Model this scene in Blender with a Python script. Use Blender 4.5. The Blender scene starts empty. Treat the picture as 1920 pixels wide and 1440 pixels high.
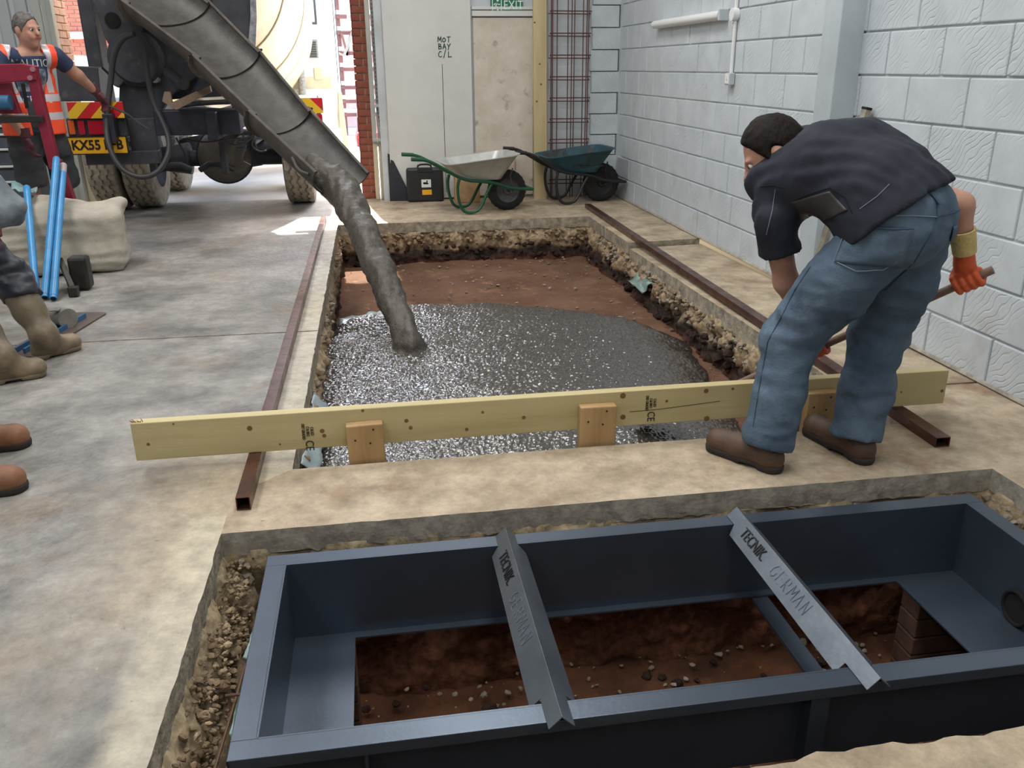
import bpy, bmesh, math, random
import numpy as np
from mathutils import Vector, Matrix
from mathutils.bvhtree import BVHTree

random.seed(7)
RNG = np.random.default_rng(11)
scene = bpy.context.scene
COL = scene.collection

# ------------------------------------------------------------------ camera
F_PX, YAW, PITCH, ROLL, CAM_H = 1591.84, math.radians(8.9396), math.radians(20.517), math.radians(-0.4395), 1.4112
def cam_axes():
    cy, sy, cp, sp = math.cos(YAW), math.sin(YAW), math.cos(PITCH), math.sin(PITCH)
    f = Vector((sy*cp, cy*cp, -sp)); r = Vector((cy, -sy, 0)); u = r.cross(f)
    cr, sr = math.cos(ROLL), math.sin(ROLL)
    return cr*r+sr*u, -sr*r+cr*u, f
CR, CU, CF = cam_axes()
CAM = Vector((0, 0, CAM_H))
cam_data = bpy.data.cameras.new('camera')
cam_data.sensor_width = 36.0
cam_data.lens = F_PX/1920*36.0
cam_data.clip_start = 0.05
cam_data.clip_end = 300
cam_ob = bpy.data.objects.new('camera', cam_data)
COL.objects.link(cam_ob)
cam_ob.matrix_world = Matrix(((CR.x, CU.x, -CF.x, 0), (CR.y, CU.y, -CF.y, 0), (CR.z, CU.z, -CF.z, CAM_H), (0, 0, 0, 1)))
scene.camera = cam_ob

def ray(x, y):
    return CF + CR*((x-960)/F_PX) + CU*((720-y)/F_PX)
def PZ(x, y, z=0.0):
    d = ray(x, y); return CAM + d*((z-CAM_H)/d.z)
def PY(x, y, Y):
    d = ray(x, y); return CAM + d*(Y/d.y)
def PX(x, y, X):
    d = ray(x, y); return CAM + d*(X/d.x)

# ------------------------------------------------------------------ world, sun, rooflights, added fill lamps, exposure
world = bpy.data.worlds.new('sky'); scene.world = world
world.use_nodes = True
wn = world.node_tree; wn.nodes.clear()
wo = wn.nodes.new('ShaderNodeOutputWorld'); wb = wn.nodes.new('ShaderNodeBackground')
ws = wn.nodes.new('ShaderNodeTexSky'); ws.sky_type = 'NISHITA'; ws.sun_disc = False
ws.sun_elevation = math.radians(56); ws.sun_rotation = math.radians(8); ws.air_density = 1.2; ws.dust_density = 2.5
wb.inputs['Strength'].default_value = 1.5
wn.links.new(ws.outputs[0], wb.inputs['Color']); wn.links.new(wb.outputs[0], wo.inputs['Surface'])

sun_l = bpy.data.lights.new('sun', 'SUN'); sun_l.energy = 15.0; sun_l.angle = math.radians(0.6); sun_l.color = (1, .95, .87)
sun_o = bpy.data.objects.new('sun', sun_l); COL.objects.link(sun_o)
sun_dir = Vector((.13, -1, -1.5)).normalized()
sun_o.rotation_euler = sun_dir.to_track_quat('-Z', 'Y').to_euler(); sun_o.location = (-3, 20, 15)

ROOFLIGHTS_AND_FILL = [(-2.6, -1.6), (0.6, -1.6), (-2.6, 2.4), (0.6, 2.4), (-2.6, 6.4), (0.6, 6.4)]  # pair behind the camera is added fill to brighten camera-facing surfaces
CEIL = 4.6
for i, (rx, ry) in enumerate(ROOFLIGHTS_AND_FILL):
    al = bpy.data.lights.new('rooflight_and_fill_lamp', 'AREA'); al.shape = 'RECTANGLE'; al.size = 1.1; al.size_y = 2.6
    al.energy = 104 if ry > 0 else 45; al.color = (1.0, .985, .96)
    ao = bpy.data.objects.new('rooflight_and_fill_lamp', al); COL.objects.link(ao); ao.location = (rx, ry, CEIL-.06)

vs = scene.view_settings
vs.view_transform = 'Standard'; vs.look = 'None'; vs.exposure = -0.05; vs.gamma = 1.0
vs.use_curve_mapping = False

# ------------------------------------------------------------------ noise (numpy)
def _hash(ix, iy, iz, s):
    n = (ix.astype(np.int64)*374761393 + iy.astype(np.int64)*668265263 + iz.astype(np.int64)*2147483647 + s*1274126177) & 0xffffffff
    n = ((n ^ (n >> 13))*1274126177) & 0xffffffff
    n = ((n ^ (n >> 16))*2246822519) & 0xffffffff
    return ((n ^ (n >> 15)) & 0xffff)/65535.0
def vnoise(p, scale=1.0, seed=0):
    p = np.asarray(p, float)*scale
    i = np.floor(p); f = p-i; f = f*f*(3-2*f)
    out = 0
    for dx in (0, 1):
        for dy in (0, 1):
            for dz in (0, 1):
                w = (f[..., 0] if dx else 1-f[..., 0])*(f[..., 1] if dy else 1-f[..., 1])*(f[..., 2] if dz else 1-f[..., 2])
                out = out + w*_hash(i[..., 0]+dx, i[..., 1]+dy, i[..., 2]+dz, seed)
    return out*2-1
def fbm(p, scale, octv=3, seed=0):
    o = 0; a = 1.0
    for k in range(octv):
        o = o+a*vnoise(p, scale*(2**k), seed+k*17); a *= .5
    return o

# ------------------------------------------------------------------ materials
MATS = {}
def srgb(r, g, b):
    f = lambda c: (c/255/12.92) if c/255 <= .04045 else ((c/255+.055)/1.055)**2.4
    return (f(r), f(g), f(b), 1.0)
def mat(name, c1, c2=None, scale=4.0, rough=.7, metal=0.0, bump=0.0, bscale=40.0, spec=.5, detail=6, stretch=(1, 1, 1), lo=.35, hi=.65,
        c3=None, s3=1.0, lo3=.5, hi3=.7, rough2=None, coord='Object', coat=0.0, trans=0.0, alpha=1.0, bdist=.01):
    if name in MATS: return MATS[name]
    m = bpy.data.materials.new(name); m.use_nodes = True; MATS[name] = m
    nt = m.node_tree; n = nt.nodes; L = nt.links; b = n['Principled BSDF']
    b.inputs['Base Color'].default_value = c1; b.inputs['Roughness'].default_value = rough; b.inputs['Metallic'].default_value = metal
    b.inputs['Specular IOR Level'].default_value = spec; b.inputs['Coat Weight'].default_value = coat
    b.inputs['Transmission Weight'].default_value = trans; b.inputs['Alpha'].default_value = alpha
    if coord == 'World':
        tc = n.new('ShaderNodeNewGeometry').outputs['Position']
    else:
        tc = n.new('ShaderNodeTexCoord').outputs['Object']
    mp = n.new('ShaderNodeMapping'); mp.inputs['Scale'].default_value = stretch; L.new(tc, mp.inputs[0])
    if c2 is not None:
        t = n.new('ShaderNodeTexNoise'); t.inputs['Scale'].default_value = scale; t.inputs['Detail'].default_value = detail; t.inputs['Roughness'].default_value = .62
        L.new(mp.outputs[0], t.inputs['Vector'])
        r = n.new('ShaderNodeValToRGB'); r.color_ramp.elements[0].position = lo; r.color_ramp.elements[1].position = hi
        r.color_ramp.elements[0].color = c1; r.color_ramp.elements[1].color = c2
        L.new(t.outputs['Fac'], r.inputs[0]); out = r.outputs[0]
        if rough2 is not None:
            mr = n.new('ShaderNodeMapRange'); mr.inputs['From Min'].default_value = lo; mr.inputs['From Max'].default_value = hi
            mr.inputs['To Min'].default_value = rough; mr.inputs['To Max'].default_value = rough2
            L.new(t.outputs['Fac'], mr.inputs['Value']); L.new(mr.outputs[0], b.inputs['Roughness'])
        if c3 is not None:
            t3 = n.new('ShaderNodeTexNoise'); t3.inputs['Scale'].default_value = s3; t3.inputs['Detail'].default_value = 8; t3.inputs['Roughness'].default_value = .65
            L.new(mp.outputs[0], t3.inputs['Vector'])
            r3 = n.new('ShaderNodeMapRange'); r3.inputs['From Min'].default_value = lo3; r3.inputs['From Max'].default_value = hi3
            L.new(t3.outputs['Fac'], r3.inputs['Value'])
            mx = n.new('ShaderNodeMix'); mx.data_type = 'RGBA'; L.new(r3.outputs[0], mx.inputs['Factor']); L.new(out, mx.inputs['A']); mx.inputs['B'].default_value = c3
            out = mx.outputs['Result']
        L.new(out, b.inputs['Base Color'])
    if bump:
        tb = n.new('ShaderNodeTexNoise'); tb.inputs['Scale'].default_value = bscale; tb.inputs['Detail'].default_value = 5
        L.new(mp.outputs[0], tb.inputs['Vector'])
        bp = n.new('ShaderNodeBump'); bp.inputs['Strength'].default_value = bump; bp.inputs['Distance'].default_value = bdist
        L.new(tb.outputs['Fac'], bp.inputs['Height']); L.new(bp.outputs[0], b.inputs['Normal'])
    return m

def link_speck(m, dark, light, s1=26, s2=55):
    """small pits and pale chips in the surface"""
    nt = m.node_tree; n = nt.nodes; L = nt.links; b = n['Principled BSDF']; pos = n.new('ShaderNodeNewGeometry').outputs['Position']
    src = b.inputs['Base Color'].links[0].from_socket
    nz = n.new('ShaderNodeTexNoise'); nz.inputs['Scale'].default_value = 11; nz.inputs['Detail'].default_value = 12; nz.inputs['Roughness'].default_value = .78; L.new(pos, nz.inputs['Vector'])
    mr = n.new('ShaderNodeMapRange'); mr.inputs['From Min'].default_value = .36; mr.inputs['From Max'].default_value = .64; mr.inputs['To Min'].default_value = .74; mr.inputs['To Max'].default_value = 1.2; L.new(nz.outputs['Fac'], mr.inputs['Value'])
    mx = n.new('ShaderNodeMix'); mx.data_type = 'RGBA'; mx.blend_type = 'MULTIPLY'; mx.inputs['Factor'].default_value = 1.0; L.new(src, mx.inputs['A']); L.new(mr.outputs[0], mx.inputs['B']); L.new(mx.outputs['Result'], b.inputs['Base Color'])
    for col, sc, lo, hi in ((dark, s1, .68, .73), (light, s2*.8, .70, .76), (dark, s1*.32, .67, .78)):
        src = b.inputs['Base Color'].links[0].from_socket
        nz = n.new('ShaderNodeTexNoise'); nz.inputs['Scale'].default_value = sc; nz.inputs['Detail'].default_value = 4; nz.inputs['Roughness'].default_value = .6; L.new(pos, nz.inputs['Vector'])
        mr = n.new('ShaderNodeMapRange'); mr.inputs['From Min'].default_value = lo; mr.inputs['From Max'].default_value = hi; mr.inputs['To Max'].default_value = .6; L.new(nz.outputs['Fac'], mr.inputs['Value'])
        mx = n.new('ShaderNodeMix'); mx.data_type = 'RGBA'; L.new(mr.outputs[0], mx.inputs['Factor']); L.new(src, mx.inputs['A']); mx.inputs['B'].default_value = col; L.new(mx.outputs['Result'], b.inputs['Base Color'])
def link_dust(m, color, boxes, width, nscale=9.0, amt=.85, soft=.8):
    """pale cutting dust lying in a band along the sawn pit edges: rectangles (x0,x1,y0,y1) in metres"""
    nt = m.node_tree; n = nt.nodes; L = nt.links; b = n['Principled BSDF']
    src = b.inputs['Base Color'].links[0].from_socket
    pos = n.new('ShaderNodeNewGeometry').outputs['Position']
    nz = n.new('ShaderNodeTexNoise'); nz.inputs['Scale'].default_value = nscale; nz.inputs['Detail'].default_value = 6; L.new(pos, nz.inputs['Vector'])
    sep = n.new('ShaderNodeSeparateXYZ'); L.new(pos, sep.inputs[0])
    total = None
    def M(op, a, bb):
        k = n.new('ShaderNodeMath'); k.operation = op
        for i, v in enumerate((a, bb)):
            if hasattr(v, 'links') or hasattr(v, 'is_output'): L.new(v, k.inputs[i])
            else: k.inputs[i].default_value = v
        return k.outputs[0]
    for (x0, x1, y0, y1) in boxes:
        dx = M('SUBTRACT', M('ABSOLUTE', M('SUBTRACT', sep.outputs[0], (x0+x1)/2), 0.0), (x1-x0)/2)
        dy = M('SUBTRACT', M('ABSOLUTE', M('SUBTRACT', sep.outputs[1], (y0+y1)/2), 0.0), (y1-y0)/2)
        d = M('MAXIMUM', dx, dy)
        total = d if total is None else M('MINIMUM', total, d)
    d = M('ADD', total, M('MULTIPLY', M('SUBTRACT', nz.outputs['Fac'], .5), width*.55))
    mr = n.new('ShaderNodeMapRange'); mr.inputs['From Min'].default_value = width*soft; mr.inputs['From Max'].default_value = width
    mr.inputs['To Min'].default_value = amt; mr.inputs['To Max'].default_value = 0
    L.new(d, mr.inputs['Value'])
    mx = n.new('ShaderNodeMix'); mx.data_type = 'RGBA'; L.new(mr.outputs[0], mx.inputs['Factor']); L.new(src, mx.inputs['A'])
    nz2 = n.new('ShaderNodeTexNoise'); nz2.inputs['Scale'].default_value = 14; nz2.inputs['Detail'].default_value = 7; L.new(pos, nz2.inputs['Vector'])
    rr = n.new('ShaderNodeValToRGB'); rr.color_ramp.elements[0].position = .35; rr.color_ramp.elements[1].position = .65
    rr.color_ramp.elements[0].color = tuple(c*.78 for c in color[:3])+(1,); rr.color_ramp.elements[1].color = color
    L.new(nz2.outputs['Fac'], rr.inputs[0]); L.new(rr.outputs[0], mx.inputs['B'])
    L.new(mx.outputs['Result'], b.inputs['Base Color'])

# ------------------------------------------------------------------ object helpers
def tag(o, label=None, cat=None, group=None, kind=None):
    if label: o['label'] = label
    if cat: o['category'] = cat
    if group: o['group'] = group
    if kind: o['kind'] = kind
    return o
def thing(name, loc, label=None, cat=None, group=None, kind=None):
    o = bpy.data.objects.new(name, None); COL.objects.link(o); o.location = loc; o.empty_display_size = .1
    return tag(o, label, cat, group, kind)
def adopt(o, parent):
    if parent is not None:
        o.parent = parent
        # parents are only translated / rotated at creation: keep world coordinates
        o.matrix_parent_inverse = parent_world(parent).inverted()
def parent_world(o):
    m = Matrix.LocRotScale(o.location, o.rotation_euler, o.scale)
    if o.parent: m = parent_world(o.parent) @ o.matrix_parent_inverse @ m
    return m
def new_obj(name, verts, faces, mats, parent=None, smooth=False, fmat=None, loc=None):
    me = bpy.data.meshes.new(name)
    me.from_pydata([tuple(v) for v in verts], [], [tuple(int(i) for i in f) for f in faces])
    if not isinstance(mats, (list, tuple)): mats = [mats]
    for m in mats: me.materials.append(m)
    if fmat is not None: me.polygons.foreach_set('material_index', np.asarray(fmat, np.int32))
    if smooth: me.polygons.foreach_set('use_smooth', np.ones(len(me.polygons), bool))
    me.update()
    o = bpy.data.objects.new(name, me); COL.objects.link(o)
    if loc is not None: o.location = loc
    adopt(o, parent)
    return o

class MB:
    """collects shapes (world coordinates) into one mesh"""
    def __init__(s): s.v = []; s.f = []; s.mi = []; s.cur = 0
    def add(s, vs, fs):
        o = len(s.v); s.v += [Vector(v) for v in vs]; s.f += [[i+o for i in f] for f in fs]; s.mi += [s.cur]*len(fs); return s
    def box(s, c, size, rot=None, bev=0.0, axes=None):
        hx, hy, hz = size[0]/2, size[1]/2, size[2]/2
        bm = bmesh.new()
        r = bmesh.ops.create_cube(bm, size=1.0)
        for v in bm.verts: v.co = Vector((v.co.x*size[0], v.co.y*size[1], v.co.z*size[2]))
        if bev: bmesh.ops.bevel(bm, geom=list(bm.edges), offset=min(bev, .45*min(size)), segments=2, affect='EDGES', profile=.5)
        if axes is not None:
            R = Matrix((axes[0], axes[1], axes[2])).transposed()
        elif rot is not None:
            from mathutils import Euler
            R = Euler(rot).to_matrix()
        else: R = Matrix.Identity(3)
        c = Vector(c)
        bm.verts.index_update()
        s.add([R @ v.co + c for v in bm.verts], [[v.index for v in f.verts] for f in bm.faces]); bm.free(); return s
    def bar(s, a, b, w, h, up=(0, 0, 1), bev=0.0):
        a = Vector(a); b = Vector(b); d = (b-a); l = d.length; d.normalize()
        u = Vector(up); x = d.cross(u)
        if x.length < 1e-4: x = d.cross(Vector((1, 0, 0)))
        x.normalize(); u = x.cross(d)
        return s.box((a+b)/2, (w, l, h), axes=(x, d, u), bev=bev)
    def cyl(s, a, b, ra, rb=None, n=16, cap=True):
        rb = ra if rb is None else rb
        a = Vector(a); b = Vector(b); d = (b-a).normalized()
        x = d.orthogonal().normalized(); y = d.cross(x)
        vs = []
        for p, r in ((a, ra), (b, rb)):
            for i in range(n):
                t = 2*math.pi*i/n; vs.append(p + x*math.cos(t)*r + y*math.sin(t)*r)
        fs = [[i, (i+1) % n, n+(i+1) % n, n+i] for i in range(n)]
        if cap: fs += [list(range(n))[::-1], list(range(n, 2*n))]
        return s.add(vs, fs)
    def tube(s, pts, r, n=10, closed=False, smooth_iter=0):
        pts = [Vector(p) for p in pts]
        if smooth_iter:
            for _ in range(smooth_iter):
                q = [pts[0]] if not closed else []
                m = len(pts)
                for i in range(m if closed else m-1):
                    a, b = pts[i], pts[(i+1) % m]
                    q += [a*.75+b*.25, a*.25+b*.75]
                if not closed: q.append(pts[-1])
                pts = q
        m = len(pts); rs = r if isinstance(r, (list, tuple)) else [r]*m
        x = None; vs = []
        for i, p in enumerate(pts):
            if closed: d = pts[(i+1) % m]-pts[i-1]
            else: d = pts[min(i+1, m-1)]-pts[max(i-1, 0)]
            d.normalize()
            if x is None: x = d.orthogonal().normalized()
            else: x = (x-d*x.dot(d)).normalized()
            y = d.cross(x)
            for k in range(n):
                t = 2*math.pi*k/n; vs.append(p+(x*math.cos(t)+y*math.sin(t))*rs[min(i, len(rs)-1)])
        fs = []
        for i in range(m if closed else m-1):
            j = (i+1) % m
            fs += [[i*n+k, i*n+(k+1) % n, j*n+(k+1) % n, j*n+k] for k in range(n)]
        if not closed: fs += [list(range(n))[::-1], [(m-1)*n+k for k in range(n)]]
        return s.add(vs, fs)
    def prism(s, poly, off):
        """poly: 3D points (planar), extruded by vector off"""
        poly = [Vector(p) for p in poly]; off = Vector(off); n = len(poly)
        return s.add(poly+[p+off for p in poly], [list(range(n))[::-1], list(range(n, 2*n))]+[[i, (i+1) % n, n+(i+1) % n, n+i] for i in range(n)])
    def lathe(s, prof, o, axis, n=32, cap=False):
        o = Vector(o); d = Vector(axis).normalized(); x = d.orthogonal().normalized(); y = d.cross(x)
        vs = []
        for (t, r) in prof:
            for k in range(n):
                a = 2*math.pi*k/n; vs.append(o+d*t+(x*math.cos(a)+y*math.sin(a))*r)
        m = len(prof)
        fs = [[i*n+k, i*n+(k+1) % n, (i+1)*n+(k+1) % n, (i+1)*n+k] for i in range(m-1) for k in range(n)]
        if cap: fs += [list(range(n))[::-1], [(m-1)*n+k for k in range(n)]]
        return s.add(vs, fs)
    def build(s, name, mats, parent=None, smooth=False, label=None):
        me = bpy.data.meshes.new(name)
        me.from_pydata([tuple(v) for v in s.v], [], s.f)
        if not isinstance(mats, (list, tuple)): mats = [mats]
        for m in mats: me.materials.append(m)
        if any(s.mi): me.polygons.foreach_set('material_index', np.asarray(s.mi, np.int32))
        bm = bmesh.new(); bm.from_mesh(me); bmesh.ops.recalc_face_normals(bm, faces=bm.faces[:]); bm.to_mesh(me); bm.free()
        if smooth:
            me.polygons.foreach_set('use_smooth', np.ones(len(me.polygons), bool))
            try: me.set_sharp_from_angle(angle=math.radians(40))
            except Exception: pass
        o = bpy.data.objects.new(name, me); COL.objects.link(o); adopt(o, parent)
        if label: o['label'] = label
        return o

def copy_tree(o, parent=None):
    c = o.copy(); COL.objects.link(c); c.parent = parent
    if parent is not None: c.matrix_parent_inverse = o.matrix_parent_inverse.copy()
    for ch in list(o.children): copy_tree(ch, c)
    return c

def text_mesh(txt, size, width=1.0, depth=.001, bold=0.0):
    cu = bpy.data.curves.new('txt', 'FONT'); cu.body = txt; cu.size = size; cu.extrude = depth; cu.align_x = 'CENTER'; cu.align_y = 'CENTER'
    cu.resolution_u = 3; cu.offset = bold
    o = bpy.data.objects.new('txt', cu); COL.objects.link(o)
    dg = bpy.context.evaluated_depsgraph_get(); me = bpy.data.meshes.new_from_object(o.evaluated_get(dg))
    vs = [v.co.copy() for v in me.vertices]; fs = [list(p.vertices) for p in me.polygons]
    bpy.data.objects.remove(o); bpy.data.curves.remove(cu); bpy.data.meshes.remove(me)
    for v in vs: v.x *= width
    return vs, fs
def put_text(txt, size, origin, xdir, ydir, m, name='lettering', parent=None, width=1.0, off=.0015, bold=0.0):
    vs, fs = text_mesh(txt, size, width, bold=bold)
    x = Vector(xdir).normalized(); y = Vector(ydir).normalized(); z = x.cross(y); o = Vector(origin)+z*off
    return new_obj(name, [o+x*v.x+y*v.y+z*v.z for v in vs], fs, m, parent)
STROKES = {  # hand lettering, unit box
 'M': [[(0, 0), (.1, 1), (.45, .35), (.8, 1), (.9, 0)]], 'O': [[(.45, .8), (.1, .6), (.08, .2), (.4, 0), (.75, .2), (.78, .6), (.45, .8)]],
 'T': [[(.05, .95), (.9, 1)], [(.48, .97), (.45, 0)]], 'B': [[(.1, 0), (.12, 1), (.6, .9), (.6, .6), (.15, .5), (.75, .4), (.7, .05), (.1, 0)]],
 'A': [[(0, 0), (.4, 1), (.8, 0)], [(.15, .4), (.68, .38)]], 'Y': [[(0, 1), (.4, .5), (.8, 1)], [(.4, .5), (.2, -.15)]],
 'C': [[(.8, .9), (.4, 1), (.08, .6), (.1, .2), (.4, 0), (.8, .12)]], '/': [[(.1, -.2), (.6, 1.2)]], 'L': [[(.15, 1), (.1, 0), (.8, .05)]],
 'G': [[(.8, .9), (.4, 1), (.05, .6), (.1, .15), (.5, 0), (.8, .2), (.8, .45), (.45, .45)]], 'E': [[(.75, 1), (.1, 1), (.1, 0), (.75, 0)], [(.1, .5), (.6, .5)]],
 'R': [[(.1, 0), (.1, 1), (.65, .9), (.65, .55), (.1, .5), (.7, 0)]], 'N': [[(.05, 0), (.1, 1), (.7, 0), (.75, 1)]]}
def hand_text(txt, size, origin, xdir, ydir, m, r, name='handwriting', parent=None, gap=1.15):
    x = Vector(xdir).normalized(); y = Vector(ydir).normalized(); z = x.cross(y); o = Vector(origin)+z*.001
    mb = MB(); cx = 0
    for ch in txt:
        for st in STROKES.get(ch, []):
            pts = [o+x*(cx+p[0]*size*.8)+y*(p[1]*size) for p in st]
            for a, b in zip(pts, pts[1:]): mb.bar(a, b+(b-a).normalized()*r, r*2, .0012, up=z)
        cx += size*gap*.8
    return mb.build(name, m, parent)

def rock_verts(n, r, seed=0):
    bm = bmesh.new(); bmesh.ops.create_icosphere(bm, subdivisions=1, radius=1.0)
    bm.verts.index_update()
    base = np.array([v.co[:] for v in bm.verts]); fs = np.array([[v.index for v in f.verts] for f in bm.faces]); bm.free()
    return base, fs
def rocks(name, pts, rs, m, parent=None, kind='stuff', flat=.8, seed=3, label=None, cat=None):
    rng = np.random.default_rng(seed); base, fs = rock_verts(1, 1)
    V = []; Fc = []
    for i, (p, r) in enumerate(zip(pts, rs)):
        b = base*(1+rng.uniform(-.28, .28, (len(base), 1)))*rng.uniform(.6, 1.25, (1, 3))
        A = rng.normal(size=(3, 3)); Q, _ = np.linalg.qr(A)
        b = (b@Q)*np.array([1, 1, flat])*r
        V.append(b+np.asarray(p)[None]); Fc.append(fs+i*len(base))
    o = new_obj(name, np.concatenate(V), np.concatenate(Fc), m, parent)
    return tag(o, label, cat, None, kind)

# ------------------------------------------------------------------ implicit surfaces for bodies, clothes and sacks
class SDF:
    def __init__(s, lo, hi, res):
        s.lo = np.array(lo, float); s.res = res
        s.n = np.ceil((np.array(hi)-s.lo)/res).astype(int)+1
        s.D = np.full(s.n, 1.0, np.float32)
    def _sub(s, lo, hi):
        a = np.clip(np.floor((np.asarray(lo)-s.lo)/s.res).astype(int), 0, s.n-1); b = np.clip(np.ceil((np.asarray(hi)-s.lo)/s.res).astype(int)+1, 1, s.n)
        if (b <= a).any(): return None, None
        g = np.meshgrid(*[np.arange(a[i], b[i])*s.res+s.lo[i] for i in range(3)], indexing='ij')
        return tuple(slice(a[i], b[i]) for i in range(3)), np.stack(g, -1)
    def _merge(s, sl, d, k, sub=False):
        D = s.D[sl]
        if sub:
            d = -d; h = np.clip(.5-.5*(D-d)/k, 0, 1); s.D[sl] = (D*(1-h)+d*h+k*h*(1-h)).astype(np.float32)
        else:
            h = np.clip(.5+.5*(D-d)/k, 0, 1); s.D[sl] = (D*(1-h)+d*h-k*h*(1-h)).astype(np.float32)
    def cap(s, a, b, ra, rb=None, k=.03, sub=False):
        rb = ra if rb is None else rb
        a = np.array(a, float); b = np.array(b, float); R = max(ra, rb)+k*2+.02
        sl, p = s._sub(np.minimum(a, b)-R, np.maximum(a, b)+R)
        if sl is None: return s
        ba = b-a; h = np.clip(((p-a)@ba)/max(ba@ba, 1e-9), 0, 1)
        d = np.linalg.norm(p-a-h[..., None]*ba, axis=-1)-(ra+(rb-ra)*h)
        s._merge(sl, d, k, sub); return s
    def chain(s, pts, rs, k=.03):
        for i in range(len(pts)-1): s.cap(pts[i], pts[i+1], rs[i], rs[i+1], k)
        return s
    def ell(s, c, r, axes=None, k=.03, sub=False):
        c = np.array(c, float); r = np.array(r, float); R = r.max()+k*2+.02
        sl, p = s._sub(c-R, c+R)
        if sl is None: return s
        q = p-c
        if axes is not None: q = q@np.array([list(a) for a in axes]).T
        k0 = np.linalg.norm(q/r, axis=-1); k1 = np.linalg.norm(q/(r*r), axis=-1)+1e-9
        s._merge(sl, k0*(k0-1)/k1, k, sub); return s
    def rbox(s, c, h, r, axes=None, k=.02, sub=False):
        c = np.array(c, float); h = np.array(h, float)-r; R = np.linalg.norm(h)+r+k*2+.02
        sl, p = s._sub(c-R, c+R)
        if sl is None: return s
        q = p-c
        if axes is not None: q = q@np.array([list(a) for a in axes]).T
        q = np.abs(q)-h
        d = np.linalg.norm(np.maximum(q, 0), axis=-1)+np.minimum(q.max(-1), 0)-r
        s._merge(sl, d, k, sub); return s
    def cut(s, pt, nrm, near=None, rad=None, k=.004):
        """remove what lies on the +nrm side of the plane (only within rad of near)"""
        nrm = np.array(nrm, float); nrm /= np.linalg.norm(nrm)
        if near is None: sl, p = s._sub(s.lo, s.lo+s.n*s.res)
        else: sl, p = s._sub(np.array(near)-rad, np.array(near)+rad)
        if sl is None: return s
        d = (p-np.array(pt, float))@nrm
        if near is not None:
            d = np.where(np.linalg.norm(p-np.array(near), axis=-1) < rad, d, -1)
        s.D[sl] = np.maximum(s.D[sl], d.astype(np.float32)); return s
    def field(s, fn, band=.06):
        idx = np.argwhere(np.abs(s.D) < band)
        if len(idx) == 0: return s
        p = idx*s.res+s.lo
        s.D[idx[:, 0], idx[:, 1], idx[:, 2]] += fn(p).astype(np.float32); return s
    def mesh(s):
        D = s.D; ins = D < 0
        c = np.zeros(np.array(D.shape)-1, np.int8)
        for dx in (0, 1):
            for dy in (0, 1):
                for dz in (0, 1):
                    c += ins[dx:D.shape[0]-1+dx, dy:D.shape[1]-1+dy, dz:D.shape[2]-1+dz]
        act = np.argwhere((c > 0) & (c < 8))
        idx = np.full(c.shape, -1, np.int64); idx[act[:, 0], act[:, 1], act[:, 2]] = np.arange(len(act))
        acc = np.zeros((len(act), 3)); cnt = np.zeros(len(act))
        cor = [(i, j, k) for i in (0, 1) for j in (0, 1) for k in (0, 1)]
        for a in cor:
            for ax in range(3):
                if a[ax]: continue
                b = list(a); b[ax] = 1
                va = D[act[:, 0]+a[0], act[:, 1]+a[1], act[:, 2]+a[2]]; vb = D[act[:, 0]+b[0], act[:, 1]+b[1], act[:, 2]+b[2]]
                m = (va < 0) != (vb < 0)
                t = np.where(m, va/np.where(va-vb == 0, 1, va-vb), 0)
                pt = np.zeros((len(act), 3)); pt += a; pt[:, ax] = t
                acc += pt*m[:, None]; cnt += m
        V = (act+acc/cnt[:, None])*s.res+s.lo
        Fs = []
        for ax in range(3):
            o1, o2 = (ax+1) % 3, (ax+2) % 3
            sa = [slice(None)]*3; sb = [slice(None)]*3; sa[ax] = slice(0, -1); sb[ax] = slice(1, None)
            A = ins[tuple(sa)]; B = ins[tuple(sb)]; e = np.argwhere(A != B)
            ok = (e[:, o1] > 0) & (e[:, o2] > 0) & (e[:, o1] < c.shape[o1]) & (e[:, o2] < c.shape[o2]); e = e[ok]
            fl = A[e[:, 0], e[:, 1], e[:, 2]]
            def g(d1, d2):
                q = e.copy(); q[:, o1] -= d1; q[:, o2] -= d2; return idx[q[:, 0], q[:, 1], q[:, 2]]
            quad = np.stack([g(1, 1), g(0, 1), g(0, 0), g(1, 0)], 1)
            quad[~fl] = quad[~fl][:, ::-1]; Fs.append(quad)
        return V, np.concatenate(Fs)
    def build(s, name, mats, parent=None, matfn=None, relax=1):
        V, Fq = s.mesh()
        if relax:
            for _ in range(relax):
                acc = np.zeros_like(V); cnt = np.zeros(len(V))
                for i in range(4):
                    a = Fq[:, i]; b = Fq[:, (i+1) % 4]
                    np.add.at(acc, a, V[b]); np.add.at(cnt, a, 1); np.add.at(acc, b, V[a]); np.add.at(cnt, b, 1)
                V = V*.5+.5*acc/cnt[:, None]
        fm = None
        if matfn is not None:
            cen = V[Fq].mean(1); fm = matfn(cen)
        return new_obj(name, V, Fq, mats, parent, smooth=True, fmat=fm)
def unit(v):
    v = Vector(v); return v.normalized()
def npv(v): return np.array([v[0], v[1], v[2]], float)
# ================================================================== SETTING
PIT = (-.37, 2.10, 2.97, 8.31)        # main excavation x0 x1 y0 y1
FP = (-.56, 2.20, 1.36, 2.525)        # front excavation
XW, YB = 2.76, 9.80                   # right wall plane, far wall plane
Z_PIT, Z_FP = -.40, -.66

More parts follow.
